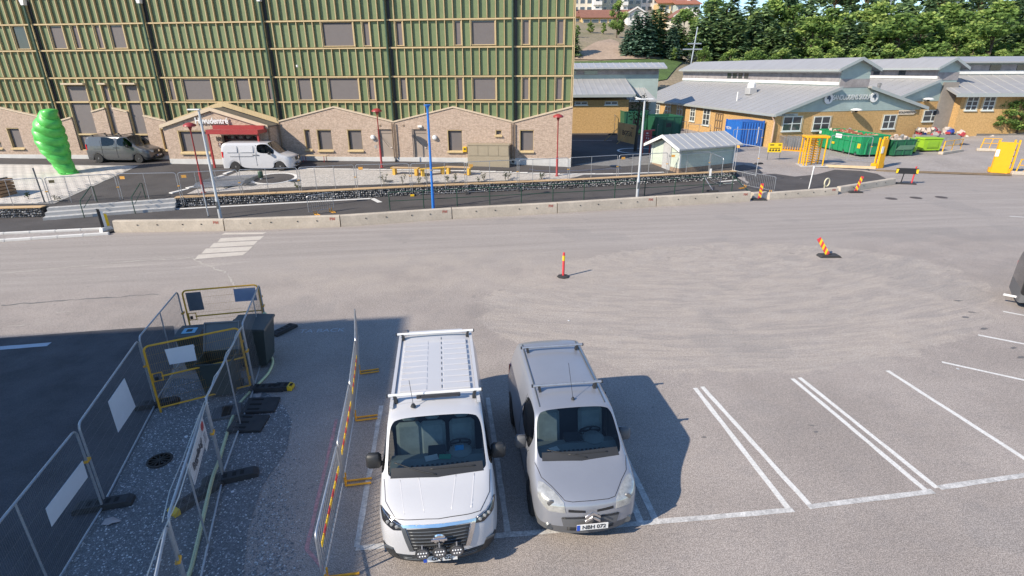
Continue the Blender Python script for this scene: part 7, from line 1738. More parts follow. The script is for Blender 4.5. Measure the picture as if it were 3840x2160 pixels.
def van_stations(L, hw, fx, rx, hood, cowl, top, roofz, rear_y, R_=.34, boxy=1.0, rail=.80, nose=None):
    """hood=(y,z) front edge, cowl=(y,z) windscreen base, top=(y,z) windscreen top"""
    sl = .22; a1, a2 = .44, .30; zA, zB = R_+.24, R_+.42
    def hoodtop(t):  # t 0..1 along hood
        z = lerp(hood[1], cowl[1], t**.8); x4 = lerp(.80, .90, t)*hw; return [(x4, z-.045), (x4*.84, z-.018), (x4*.48, z), (0, z+.008)]
    def wst(t):
        z = lerp(cowl[1], top[1], t); x4 = lerp(.90, rail, t)*hw; c = .02+.02*t; return [(x4, z-.02), (x4*.955, z), (x4*.5, z+c*.7), (0, z+c)]
    def roof(t=0.): z = roofz-.02*t; return [(rail*hw, z-.085), (rail*hw*.91, z-.035), (rail*hw*.5, z-.008), (0, z)]
    nose = nose or hood[1]
    dyf = [.24, .20, .19, .24, .16, .085, .02, 0.]
    def zb(y): return lerp(hood[1]-.06, cowl[1]-.02, clamp((y-hood[0])/(cowl[0]-hood[0]))) if y < cowl[0] else cowl[1]+.0+.05*clamp((y-cowl[0])/1.2)
    st = [S(hood[0]-.06, .25, .40, hw*.92, .74, hood[1]-.05, hoodtop(0), dyf)]
    ys = sorted([fx-a1, fx-a2, fx, fx+a2, fx+a1, lerp(cowl[0], top[0], .5), cowl[0], top[0], top[0]+.08, top[0]+.75, top[0]+.83, rx-a1, rx-a2, rx, rx+a2, rx+a1, rear_y-.35, rear_y])
    yy = []
    for y in ys:
        if not yy or y-yy[-1] > .045: yy.append(y)
    for y in yy:
        d = min(abs(y-fx), abs(y-rx)); s = sl if d > a1-.02 else (zA if d > .1 else zB); lw = max(.48, s+.10)
        if y < cowl[0]-.01: tp = hoodtop((y-hood[0])/(cowl[0]-hood[0]))
        elif y < top[0]-.01: tp = wst((y-cowl[0])/(top[0]-cowl[0]))
        elif y < top[0]+.3: tp = [(x, z-.035*(1-clamp((y-top[0])/.3))) for x, z in roof()]; tp = [(x, min(z, top[1]+.03+.12*(y-top[0]))) if False else (x, z) for x, z in tp]
        else: tp = roof()
        if y > rear_y-.2: tp = [(x*.975, z-.05) for x, z in tp]
        h = hw*(.93+.07*sstep((y-hood[0])/.45)); z_b = min(zb(y), tp[0][1]-.05); dy = None
        if y <= cowl[0]+.01: dy = [0, 0, 0, 0, .0, -.02, -.07, -.10] if abs(y-cowl[0]) < .05 else [0]*8
        st.append(S(y, s, lw, h, max(.76, lw+.08), z_b, tp, dy))
    return st, yy
def st_idx(yy, y): return min(range(len(yy)), key=lambda i: abs(yy[i]-y))+1

# ---- white van with light bar and roof bars -------------------------------
def white_van():
    t = thing('parked_van', 'white panel van with roof bars and three round front lamps, plate GAJ 02J', 'van', (-1.13, 6.40, 0), R(7.1), 'vans parked in the bays')
    hood, cowl, top = (.16, 1.03), (.93, 1.25), (1.60, 1.88); L_ = 5.08; hw = .955
    st, yy = van_stations(L_, hw, 1.0, 4.08, hood, cowl, top, 1.95, 4.98, rail=.85); i0, i1, i2 = st_idx(yy, cowl[0]), st_idx(yy, top[0]), st_idx(yy, top[0]+.75)
    def fm(i, j):
        if j >= 5 and i0 <= i < i1: return 1
        if j == 3 and i0+1 <= i < i2: return 2
        if j == 0 and i < 2: return 3
        return 0
    parts = car_body(t, st, [WPAINT, WSG, SDG, PLASTIC], fm, ['body', 'windscreen', 'side_window', 'lower_bumper'], front_rows=(3, 0, 0))
    for x in (-.83, .83):
        for y in (1.0, 4.08): wheel(t, x, y, .34)
    m = MB(); m.b2((-.78, .3, .2), (.78, 4.9, .4)); m.build('underbody', INTD, t)
    T = skin(parts)
    conform(T, [(-.76, .88, 1.25), (0, .80, 1.27), (.76, .88, 1.25), (.75, 1.0, 1.36), (0, .94, 1.39), (-.75, 1.0, 1.36)], .004, PLASTIC, 'screen_band', t, .08)
    interior(t, .93, 1.02, 1.24, 2.25, 1.9, seats=(-.5, -.08, .45), wheelx=.4)
    m = MB(); m.box((-.1, 1.30, 1.262), (.22, .14, .008), .2); m.build('paper', PLW, t); m = MB(); m.box((.13, 1.30, 1.262), (.2, .12, .008), -.1); m.build('green_paper', mat('green_paper', (.08, .45, .28), .6), t); m = MB(); m.box((.38, 1.38, 1.32), (.15, .01, .16), rx=-.3); m.build('blue_card', mat('blue_card', (.02, .3, .6), .5), t)
    for xa, xb in ((.30, .21), (.60, .52)): gap(T, [(xb, .26, 1.08), ((xa+xb)/2, .55, 1.15), (xa, .84, 1.24)], WPAINT, 'hood_crease', t, .024, -.018)
    gap(T, [(.0, .10, 1.07), (.45, .16, 1.05), (.66, .24, 1.02), (.82, .55, 1.09), (.86, .92, 1.22)], GAPM, 'hood_gap', t, .006)
    gap(T, [(.955, 1.42, .5), (.955, 1.40, 1.0), (.93, 1.30, 1.25)], GAPM, 'door_gap', t); gap(T, [(.955, 2.36, .4), (.955, 2.38, 1.2), (.86, 2.38, 1.8)], GAPM, 'door_gap', t)
    gap(T, [(0, 2.02, 1.94), (.5, 2.02, 1.93), (.80, 2.02, 1.87)], mat('roof_line', (.3, .3, .31), .6), 'roof_seam', t, .004)
    # nose: grille, chrome frame, headlights, bumper
    g_ = conform(T, [(-.50, .05, .93), (.50, .05, .93), (.40, .02, .52), (-.40, .02, .52)], .012, PLASTIC, 'grille', t)
    for k in range(6): z = .57+k*.062; w_ = .40+.10*(z-.5)/.43; gap(T, [(-w_*.97, .03, z), (0, .0, z), (w_*.97, .03, z)], GREYD, 'grille_bar', g_, .011, .016, False)
    conform(T, [(-.60, .1, .995), (0, .03, 1.02), (.60, .1, .995), (.55, .1, .935), (0, .03, .945), (-.55, .1, .935)], .02, CHROME, 'chrome_strip', t)
    for s in (-1, 1): conform(T, [(s*.60, .10, .99), (s*.52, .08, .94), (s*.40, .03, .52), (s*.47, .05, .50)], .02, CHROME if s > 0 else GREYD, 'chrome_blade', t)
    m = MB(); m.lathe([(.08, -.012), (.10, 0), (.08, .012)], (0, -.035, .80), 18, 'Y'); e = m.build('badge_ring', CHROME, t); m = MB(); m.box((0, -.05, .80), (.24, .015, .035)); m.build('badge_bar', CHROME, e)
    for s in (-1, 1):
        h = conform(T, [(s*.58, .13, .985), (s*.76, .25, 1.02), (s*.90, .50, 1.06), (s*.92, .56, 1.03), (s*.90, .36, .93), (s*.70, .16, .86), (s*.58, .10, .885)], .012, HLD, 'headlight', t)
        for k in range(3): q = stick(T, (s*(.65+.075*k), .14+.05*k, .925+.015*k), .012); m = MB(); m.lathe([(.0, -.012), (.028, -.006), (.034, .01)], q, 10, 'Y'); m.build('lamp_lens', HLIGHT, h)
        gap(T, [(s*.60, .13, .975), (s*.76, .25, 1.012), (s*.90, .50, 1.052)], CHROME, 'light_strip', h, .008, .014, False)
        conform(T, [(s*.72, .16, .48), (s*.90, .32, .52), (s*.92, .40, .40), (s*.88, .30, .30), (s*.66, .14, .34)], .008, PLASTIC, 'bumper_corner', t)
        q = stick(T, (s*.80, .2, .50), .01); m = MB(); m.box(q, (.15, .03, .03), rz=s*.5); m.build('fog_lamp', GREYD, t)
    conform(T, [(-.70, .1, .40), (0, 0, .42), (.70, .1, .40), (.62, .1, .29), (0, 0, .27), (-.62, .1, .29)], .008, INTD, 'lower_grille', t)
    for z in (.31, .35): gap(T, [(-.58, .1, z), (0, 0, z), (.58, .1, z)], GREYD, 'lower_slat', t, .008, .01, False)
    plate(t, 'GAJ 02J', -.03, .415)
    for x in (-.26, 0, .26):
        z = .60; m = MB(); m.lathe([(.105, 0), (.112, -.02), (.112, -.05), (.10, -.06)], (x, -.05, z), 20, 'Y'); l = m.build('spot_lamp', PLASTIC, t, smooth=30)
        m = MB(); m.lathe([(.098, -.055), (.09, -.06), (0, -.062)], (x, -.05, z), 20, 'Y'); m.build('lamp_glass', mat('spot_glass', (.12, .12, .13), .08, .2, coat=1.), l)
        for r_, n in ((.03, 4), (-.03, 3)):
            for k in range(n): m = MB(); m.lathe([(.015, 0), (0, -.012)], (x+(k-(n-1)/2)*.04, -.115, z+r_), 8, 'Y'); m.build('led', WHITEM, l)
        m = MB(); m.tube([(x, -.1, z+.1), (x, -.09, z+.17)], .012, 5); m.build('lamp_stud', SILV, l)
        for k in range(7): m = MB(); a = PI*(.2+.1*k); m.box((x+.105*math.cos(a), -.07, z+.105*math.sin(a)), (.01, .05, .03), ry=-a+PI/2); m.build('cooling_fin', PLASTIC, l)
    m = MB(); m.tube([(-.42, -.05, .52), (.42, -.05, .52)], .02, 6); m.build('lamp_bar', PLASTIC, t)
    for x in (-.95, .93): mirror(t, x, 1.36, 1.26, PLASTIC, 1.2)
    gap(T, [(-.02, .85, 1.28), (-.3, .92, 1.33), (-.70, 1.05, 1.43)], PLASTIC, 'wiper', t, .011, .012, False); gap(T, [(.62, .95, 1.31), (.3, .93, 1.34), (-.12, .92, 1.35)], PLASTIC, 'wiper', t, .011, .012, False)
    # roof details
    for s in (-1, 1):
        m = MB(); m.b2((s*.765-.03, 1.9, 1.905), (s*.765+.03, 4.7, 1.945)); m.build('roof_rail', WPAINT, t)
        for k in range(9):
            y = 2.45+k*.225; m = MB(); m.box((s*.40, y, 1.915), (.50, .17, .075), bev=.008); m.build('roof_rib', WPAINT, t)
    for k in range(10): m = MB(); m.box((.12, 2.45+k*.22, 1.935), (.012, .10, .04)); m.build('roof_dash', GREYD, t)
    roof_bar(t, 2.09, .84, 1.93, 2.05, WHITEM, .03); roof_bar(t, 4.54, .84, 1.93, 2.05, WHITEM, .03)
    m = MB(); m.box((.06, 2.03, 2.02), (.78, .06, .06), bev=.012); b = m.build('light_bar', PLASTIC, t); m = MB(); m.box((.06, 1.995, 2.02), (.7, .006, .03)); m.build('light_bar_lens', HLD, b)
    m = MB(); m.lathe([(.05, 0), (.03, .05), (.0, .06)], (-.38, 1.86, 1.945), 10); a = m.build('antenna_foot', PLASTIC, t); m = MB(); m.tube([(-.38, 1.87, 1.98), (-.43, 2.02, 2.38)], .006, 4); m.build('antenna_rod', PLASTIC, a)
    m = MB(); m.box((0, 4.9, 1.90), (1.2, .08, .04), bev=.01); m.build('rear_spoiler', WPAINT, t)
    return t
white_van()
# ---- silver van -----------------------------------------------------------
def silver_van(name, lab, loc, rz, paint, tail=False, grp='vans parked in the bays'):
    t = thing(name, lab, 'van' if not tail else 'car', loc, rz, grp)
    hood, cowl, top = (.16, .90), (.90, 1.13), (1.50, 1.70); hw = .905
    st, yy = van_stations(4.38, hw, .92, 3.62, hood, cowl, top, 1.79, 4.28, R_=.32, rail=.79); i0, i1, i2 = st_idx(yy, cowl[0]), st_idx(yy, top[0]), st_idx(yy, top[0]+.75)
    def fm(i, j):
        if j >= 5 and i0 <= i < i1: return 1
        if j == 3 and i0+1 <= i < i2: return 2
        if j == 0: return 3
        return 0
    parts = car_body(t, st, [paint, WSG, SDG, GPLAST], fm, ['body', 'windscreen', 'side_window', 'lower_trim'], front_rows=(3, 0, 0), rear_rows=(3, 0, 0))
    for x in (-.80, .80):
        for y in (.92, 3.62): wheel(t, x, y, .32)
    m = MB(); m.b2((-.74, .3, .2), (.74, 4.2, .4)); m.build('underbody', INTD, t)
    T = skin(parts)
    conform(T, [(-.68, .86, 1.13), (0, .78, 1.15), (.68, .86, 1.13), (.67, .97, 1.23), (0, .90, 1.26), (-.67, .97, 1.23)], .004, PLASTIC, 'screen_band', t, .08)
    gap(T, [(.0, .10, .90), (.30, .12, .885), (.42, .16, .885), (.60, .42, .985), (.74, .60, 1.03), (.80, .88, 1.10)], GAPM, 'hood_gap', t, .006)
    gap(T, [(.905, 1.36, .5), (.905, 1.34, .95), (.87, 1.2, 1.13)], GAPM, 'door_gap', t); gap(T, [(.905, 2.22, .4), (.905, 2.24, 1.1), (.78, 2.24, 1.65)], GAPM, 'door_gap', t)
    interior(t, .87, .98, 1.12, 2.1, 1.73, .33, seats=(-.42, .40), wheelx=.36)
    for s in (-1, 1):
        h = conform(T, [(s*.42, .08, .70), (s*.44, .14, .86), (s*.58, .34, .965), (s*.72, .50, 1.005), (s*.80, .56, .99), (s*.84, .36, .83), (s*.70, .15, .70)], .010, HLIGHT, 'headlight', t)
        q = stick(T, (s*.64, .2, .82), .008); m = MB(); m.lathe([(.0, -.012), (.055, -.008), (.065, .01)], q, 14, 'Y'); m.build('lamp_lens', mat('lamp_bowl', (.25, .25, .25), .15, .6), h)
        q = stick(T, (s*.64, .2, .38), .004); m = MB(); m.lathe([(.0, -.012), (.06, -.014), (.085, .02)], q, 14, 'Y'); m.build('fog_lamp', GREYD, t)
        conform(T, [(s*.38, .06, .715), (s*.10, .0, .705), (s*.10, .0, .75), (s*.38, .06, .765)], .006, BLACKM, 'upper_grille', t)
    for dz in (0, -.085):
        m = MB()
        for s in (-1, 1): m.ext([(s*.005, -.05, .80+dz), (s*.125, -.04, .71+dz), (s*.125, -.04, .665+dz), (s*.005, -.05, .755+dz)], (0, -.02, 0))
        m.build('chevron_badge', CHROME, t)
    g_ = conform(T, [(-.50, .05, .60), (0, 0, .62), (.50, .05, .60), (.44, .02, .32), (0, 0, .31), (-.44, .02, .32)], .010, GPLAST, 'grille', t)
    for z in (.34, .37, .40): gap(T, [(-.40, .03, z), (0, 0, z), (.40, .03, z)], BLACKM, 'grille_slat', g_, .010, .01, False)
    gap(T, [(-.48, .05, .60), (0, 0, .62), (.48, .05, .60)], BLACKM, 'grille_slat', g_, .014, .01, False)
    if not tail: plate(t, 'NBH 072', -.055, .50)
    for x in (-.86, .86): mirror(t, x, 1.50, 1.10, GPLAST, 1.1)
    gap(T, [(.1, .83, 1.165), (-.2, .9, 1.21), (-.58, .98, 1.27)], PLASTIC, 'wiper', t, .010, .01, False); gap(T, [(.48, .9, 1.2), (.15, .88, 1.22), (-.22, .88, 1.22)], PLASTIC, 'wiper', t, .010, .01, False)
    if not tail:
        m = MB(); m.box((-.42, 1.12, 1.16), (.16, .12, .01), .3); m.build('paper', PLW, t); m = MB(); m.box((.1, .98, 1.145), (.16, .05, .008)); m.build('green_paper', mat('green_paper', (.08, .45, .28), .6), t)
        roof_bar(t, 2.09, .67, 1.75, 1.88); roof_bar(t, 3.63, .67, 1.75, 1.88)
        for s in (-1, 1): m = MB(); m.tube([(s*.60, 1.62, 1.725), (s*.60, 2.4, 1.765), (s*.60, 4.0, 1.762)], .014, 5); m.build('roof_gutter', GREYD, t)
        m = MB(); m.lathe([(.035, 0), (.02, .04), (0, .045)], (.03, 1.72, 1.775), 10); a = m.build('antenna_foot', PLASTIC, t); m = MB(); m.tube([(.03, 1.73, 1.80), (0, 2.05, 2.35)], .005, 4); m.build('antenna_rod', PLASTIC, a)
    for s in (-1, 1):
        m = MB(); m.ext([(s*.80, 4.24, .82), (s*.885, 4.12, .82), (s*.87, 4.12, 1.2), (s*.79, 4.24, 1.2)], (s*.012, .035, 0)); m.build('tail_light', TAIL, t)
    return t
silver_van('parked_van', 'silver grey small van with two roof bars, plate NBH 072', (1.28, 6.95, 0), R(6.7), SILVP)
# black car cut off at the right edge
hx = Vector((.84, -.54)); rz = math.atan2(hx.x, -hx.y); rc = Vector((17.05, 17.35))
fr = rc+hx*4.3
bc = silver_van('parked_car', 'black car cut off by the right edge of the picture with a red tail light', (fr.x, fr.y, 0), rz, BLACKP, True, None)
m = MB(); m.tube([(-.55, 4.25, .30), (-.55, 4.62, .32)], .04, 8); m.build('tow_bar', WHITEM, bc)
# ---- far vans on the plaza --------------------------------------------------
def far_van(qr, qf, lab, paint, wb, kind, rimc):
    a, b = gd(*qr), gd(*qf); d = Vector((b.x-a.x, b.y-a.y)).normalized(); rz = math.atan2(d.x, -d.y); hw = .955
    fx = .95; wb = Vector((b.x-a.x, b.y-a.y)).length; rx = fx+wb; L_ = rx+.95
    c, s = math.cos(rz), math.sin(rz); lx, ly = -.83, fx; ox, oy = b.x-(c*lx-s*ly), b.y-(s*lx+c*ly)
    slope = math.atan2(b.z-a.z, wb)
    t = thing('parked_van', lab, 'van', (ox, oy, (a.z+b.z)/2+.0), rz, 'vans on the plaza')
    hood, cowl, top = (.14, .98), (.95, 1.18), (1.72, 1.86)
    st, yy = van_stations(L_, hw, fx, rx, hood, cowl, top, 1.95, L_-.08, rail=.84); i0, i1, i2 = st_idx(yy, cowl[0]), st_idx(yy, top[0]), st_idx(yy, top[0]+.75); i3 = st_idx(yy, rx-.44)
    def fm(i, j):
        if j >= 5 and i0 <= i < i1: return 1
        if j == 3 and i0+1 <= i < i2: return 2
        if kind == 'ford' and j == 3 and i2+1 <= i < i3: return 4
        if kind == 'ford' and j == 3 and i3 <= i < len(yy)-1: return 5
        if j == 0 and kind == 'ford' and i < 2: return 3
        return 0
    car_body(t, st, [paint, WSG, SDG, PLASTIC, SDG, paint], fm, ['body', 'windscreen', 'side_window', 'lower_bumper', 'sliding_door_window', 'sliding_panel'], front_rows=(0 if kind == 'vw' else 3, 0, 0))
    for x in (-.85, .85):
        for y in (fx, rx): wheel(t, x, y, .335, rim=rimc, spokes=6, cap=(kind == 'vw'))
    m = MB(); m.b2((-.78, .3, .2), (.78, L_-.2, .4)); m.build('underbody', INTD, t); interior(t, .93, 1.05, 1.17, 2.45, 1.88)
    m = MB(); m.ext([(-.45, .04, .93), (-.42, -.02, .70), (.42, -.02, .70), (.45, .04, .93)], (0, -.04, 0)); m.build('grille', PLASTIC, t)
    m = MB(); m.lathe([(.085, 0), (.085, -.02), (0, -.025)], (0, -.05, .82), 14, 'Y'); m.build('badge', CHROME, t)
    for s in (-1, 1):
        m = MB(); m.ext([(s*.46, .06, .74), (s*.46, .06, .92), (s*.84, .44, .97), (s*.86, .46, .82)], (s*.02, -.06, 0)); m.build('headlight', HLIGHT, t)
        m = MB(); m.ext([(s*.9, L_-.14, .95), (s*.93, L_-.24, .95), (s*.92, L_-.24, 1.35), (s*.88, L_-.14, 1.35)], (s*.015, .02, 0)); m.build('tail_light', TAIL, t)
        mirror(t, s*1.0, 1.5, 1.25, PLASTIC, .9)
    m = MB(); m.box((0, -.02, .42), (1.0, .08, .14)); m.build('lower_grille', PLASTIC, t); plate(t, 'XBK 41C', -.07, .52)
    # door seams and handles on the near side
    for y in (top[0]+.80, top[0]+1.95):
        m = MB(); m.box((-hw-.0, y, 1.0), (.012, .014, 1.25)); m.build('door_seam', PLASTIC, t)
    for y in (top[0]+.68, top[0]+.95): m = MB(); m.box((-hw-.012, y, 1.12), (.03, .17, .035)); m.build('door_handle', PLASTIC, t)
    m = MB(); m.box((-hw+.0, (fx+rx)/2+1.0, 1.02), (.012, 1.6, .02)); m.build('door_track', PLASTIC, t)
    if kind == 'vw':
        for y0, y1 in ((top[0]+.95, top[0]+1.85), (top[0]+2.05, L_-.5)):
            m = MB(); yc = (y0+y1)/2
            m.ext([(-hw+.03, y0, 1.3), (-hw+.03, y1, 1.3), (-hw+.13, y1, 1.72), (-hw+.13, y0, 1.72)], (-.03, 0, 0)); m.build('pressed_panel', paint, t)
    else:
        for y in (2.2, 3.3, 4.4): roof_bar(t, y, .72, 1.92, 2.0, BLACKM, .022)
    return t
far_van((890, 642), (1056, 641), 'white panel van parked on the plaza before the red entrance canopy', WPAINT, 3.0, 'vw', mat('steel_wheel_cover', (.62, .62, .62), .4, .4))
far_van((380, 610), (529, 611), 'dark grey van parked on the plaza between the green sculpture and the porch', GREYP, 3.3, 'ford', RIM)
# ================================================================== FENCED CORNER AT THE LOWER LEFT
GN = 'mesh fence panels round the gravel strip'; FH = 1.75
V = lambda x, y, z=0.: Vector((x, y, z))
near = dict(H=FH, uprights=(.5,), wires=84, hw=6, wr=.0022, r=.02)
def nf(a, b, lab, ups=(.5,), **k): return fence_panel('mesh_fence', a, b, FH, lab, GN, ups, z0=.07, wires=k.get('wires', 84), hw=6, wr=.0016, r=.02, cl=k.get('cl', True), fm=GALV)
GALV = mat('dull_galvanised', (.40, .42, .45), .45, .6, var=.15, vs=10)
pA = nf(V(-4.70, 5.80), V(-5.66, 8.66), 'near mesh fence panel carrying the white site banner, right of the gravel', (.42,))
pZ = nf(V(-3.9, 3.9), V(-4.67, 5.75), 'mesh fence panel cut off by the bottom edge left of the pink line', (.5,), cl=True)
pB = nf(V(-5.70, 8.74), V(-6.46, 11.92), 'mesh fence panel between the site banner and the front yellow gate', (.5,))
pC = nf(V(-6.50, 12.0), V(-7.22, 14.68), 'mesh fence panel right of the dark bins with hose hanging on it', (.6,))
pD = nf(V(-6.70, 4.7), V(-7.46, 7.88), 'nearest left mesh fence panel with a wide white board', (.45,))
pE = nf(V(-7.50, 7.96), V(-8.50, 11.22), 'left mesh fence panel with a tall white board, ending at the front yellow gate', ())
pF = nf(V(-8.56, 11.32), V(-9.28, 14.2), 'left mesh fence panel between the two yellow gates', (.5,))
def board(par, x0, x1, z0, z1, m, y=-.02, name='white_board'): b = MB(); b.b2((x0, y-.004, z0), (x1, y+.004, z1)); return b.build(name, m, par)
CORR = mat('white_corrugated_board', (.62, .64, .68), .6, var=.04, vs=3)
def quadboard(par, P0, P1, pxs, m, name='white_board', y=-.02):
    a = math.atan2(P1[1]-P0[1], P1[0]-P0[0]); f = plane((P0[0], P0[1], 0), a); us = [f(*q) for q in pxs]; b = MB(); b.ext([(u, y, z) for u, z in us], (0, .008, 0)); return b.build(name, m, par)
quadboard(pD, (-6.70, 4.7), (-7.46, 7.88), [(167, 1908), (305, 1728), (325, 1790), (190, 1975)], CORR)
quadboard(pE, (-7.50, 7.96), (-8.50, 11.22), [(402, 1507), (463, 1419), (505, 1525), (440, 1622)], CORR)
# site banner and prohibition sign on panel A
ang = math.atan2(8.66-5.80, -5.66+4.70); fA = plane((-4.70, 5.80, 0), ang)
BANM = mat('banner_white', (.66, .66, .68), .55, var=.05)
pb = [(712, 1745), (753, 1598), (776, 1662), (737, 1818)]; us = [fA(*q) for q in pb]
bt = thing('site_banner', 'white banner lettered Byggdialog hanging low on the near mesh fence', 'banner', (-4.70, 5.80, 0), ang)
b = MB(); b.ext([(u, .03, z) for u, z in us], (0, -.008, 0)); b.build('cloth', BANM, bt)
u0 = sum(u for u, z in us)/4; z0 = sum(z for u, z in us)/4; Lb = us[1][0]-us[0][0]
# the camera sees the fence from its outer (right) side: mirror the text so that it reads from there
text('lettering', 'Byggdialog', .20, .004, mat('banner_ink', (.05, .05, .06), .6), bt, Matrix.Translation((u0, .018, z0)) @ Matrix.Rotation(-math.atan2(0, 1), 4, 'Y'), bold=.004, sx=max(.4, abs(Lb)/1.15))
b = MB(); b.lathe([(.06, -.002), (.06, .002)], (us[1][0]-.12, .018, (us[1][1]+us[2][1])/2), 16, 'Y'); b.build('round_logo', mat('banner_grey', (.25, .25, .27), .6), bt)
st_ = thing('prohibition_sign', 'narrow white prohibition sign with a red ring behind the site banner', 'sign', (-4.70, 5.80, 0), ang)
us = [fA(*q) for q in [(752, 1596), (763, 1555), (790, 1650), (782, 1692)]]; b = MB(); b.ext([(u, .035, z) for u, z in us], (0, -.008, 0)); b.build('plate', BANM, st_)
cu, cz = (us[0][0]+us[1][0])/2+.0, (us[0][1]+us[1][1])/2-.12; b = MB(); b.lathe([(.075, -.003), (.09, -.003), (.09, .003), (.075, .003)], (cu, .022, cz), 20, 'Y'); b.build('red_ring', REDT, st_); b = MB(); b.box((cu, .022, cz), (.15, .006, .02), ry=.7); b.build('red_bar', REDT, st_); b = MB(); b.lathe([(.03, -.003), (.03, .003)], (cu, .0225, cz), 10, 'Y'); b.build('pictogram', BLACKM, st_)
b = MB()
for k in range(4): b.box((cu, .022, cz-.17-.05*k), (.14, .004, .012))
b.build('small_print', mat('banner_grey', (.25, .25, .27), .6), st_)
# ropes twisted round the top rails
ROPE = mat('pale_rope', (.55, .54, .50), .8)
def rope(pts, lab, r=.008): t = thing('rope', lab, 'rope', pts[0]); m = MB(); m.tube([p-pts[0] for p in pts], r, 5); m.build('cord', ROPE, t, smooth=True)
A0_, A1_ = V(-4.70, 5.80, FH), V(-5.66, 8.66, FH)
rope([A0_+V(-.03, -.05, .02), A0_.lerp(A1_, .2)+V(-.10, 0, .0), A0_.lerp(A1_, .45)+V(-.07, 0, -.02), A0_.lerp(A1_, .7)+V(-.03, 0, .03), A1_+V(0, 0, .03)], 'pale rope running left of the top rail above the site banner')
rope([A0_+V(.10, -.9, -.35), A0_+V(.06, -.3, -.05), A0_.lerp(A1_, .15)+V(.06, 0, .0), A0_.lerp(A1_, .45)+V(.05, 0, -.01), A1_+V(.03, 0, .02)], 'pale rope slung right of the top rail above the site banner', .009)
B0_, B1_ = V(-5.70, 8.74, FH), V(-6.46, 11.92, FH)
rope([B0_.lerp(B1_, k/16.)+V(.03*math.sin(k*1.3), 0, .025+.02*math.cos(k*1.3)) for k in range(17)], 'pale rope wound round the fence top between banner and front gate')
# yellow gates
YGT = mat('gate_frame_yellow', (.62, .33, .03), .5, var=.1)
def ygate(a, b, H, lab, par=None):
    t = thing('yellow_gate', lab, 'gate', a, math.atan2(b.y-a.y, b.x-a.x), 'yellow mesh gates'); L_ = Vector((b.x-a.x, b.y-a.y)).length; c = .12
    pts = [(0, 0, 0), (0, 0, H-c)]
    for k in range(1, 5): q = k/5*PI/2; pts.append((c-c*math.cos(q), 0, H-c+c*math.sin(q)))
    pts += [(c, 0, H), (L_-c, 0, H)]
    for k in range(1, 5): q = k/5*PI/2; pts.append((L_-c+c*math.sin(q), 0, H-c+c*math.cos(q)))
    pts += [(L_, 0, H-c), (L_, 0, .12)]
    m = MB(); m.tube(pts, .024, 6); m.build('frame', YGT, t, smooth=50); m = MB(); m.tube([(0, 0, .13), (L_, 0, .13)], .022, 6); m.build('bottom_rail', YGT, t); m = MB(); m.tube([(.2, 0, .92), (L_, 0, .92)], .022, 6); m.build('middle_rail', YGT, t)
    m = MB()
    for i in range(1, 46): m.tube([(L_*i/46, .004, .13), (L_*i/46, .004, H)], .002, 3, False)
    for i in range(1, 7): m.tube([(0, -.004, .13+(H-.13)*i/7), (L_, -.004, .13+(H-.13)*i/7)], .0025, 3, False)
    m.build('wire_mesh', mat('yellow_wire', (.45, .27, .06), .5, .2), t, fixn=False)['kind'] = 'stuff'
    m = MB(); m.tube([(.03, 0, .82), (.22, 0, .82), (.22, 0, 1.02), (.03, 0, 1.02)], .02, 4, closed=True); m.build('latch_box', YGT, t); m = MB(); m.box((.1, -.02, .9), (.07, .05, .09), bev=.01); m.build('padlock', BLACKM, t)
    for z in (.35, 1.35): m = MB(); m.box((L_+.03, 0, z), (.1, .05, .05)); m.build('hinge', YCLAMP, t)
    return t
g1a, g1b = V(-8.22, 10.92), V(-6.54, 11.90); g1 = ygate(g1a, g1b, 1.72, 'front yellow mesh gate with a padlock and a white board')
g2a, g2b = V(-9.22, 14.28), V(-7.30, 14.74); g2 = ygate(g2a, g2b, 1.72, 'rear yellow mesh gate with a dark board and a pale blue board')
quadboard(g1, g1a, g1b, [(617, 1310), (725, 1290), (738, 1350), (636, 1366)], CORR)
quadboard(g2, g2a, g2b, [(695, 1098), (752, 1093), (767, 1160), (711, 1166)], mat('slate_board', (.10, .11, .13), .6), 'dark_board')
quadboard(g2, g2a, g2b, [(875, 1083), (957, 1077), (965, 1125), (883, 1131)], mat('pale_blue_board', (.20, .25, .36), .5, var=.06), 'blue_board')
# fence weights
GW = 'black rubber fence weights at the gravel strip'
for i, (x, y, a, yl, lab, ln) in enumerate([(-7.48, 7.92, .25, 0, 'black fence weight under the joint of the two near left panels', .95), (-8.45, 11.2, .3, 0, 'black fence weight left of the foot of the front yellow gate', .9), (-6.12, 11.86, PI+.05, 0, 'black fence weight with yellow end right of the front gate hinge', .85), (-5.50, 8.62, .35, 0, 'black perforated fence weight lying across the hose at the banner', 1.0), (-5.88, 8.10, 1.05, 1, 'black fence weight with yellow end below the site banner', .95), (-6.95, 15.2, 1.1, 0, 'black fence weight behind the dark bins at the rear panel', .8)]):
    fence_foot(V(x, y, .012), a, lab, GW, yl, ln)
fence_foot(V(-5.75, 11.92, .01), PI, 'short black weight with a yellow end beside the front gate hinge', GW, 1, .5)
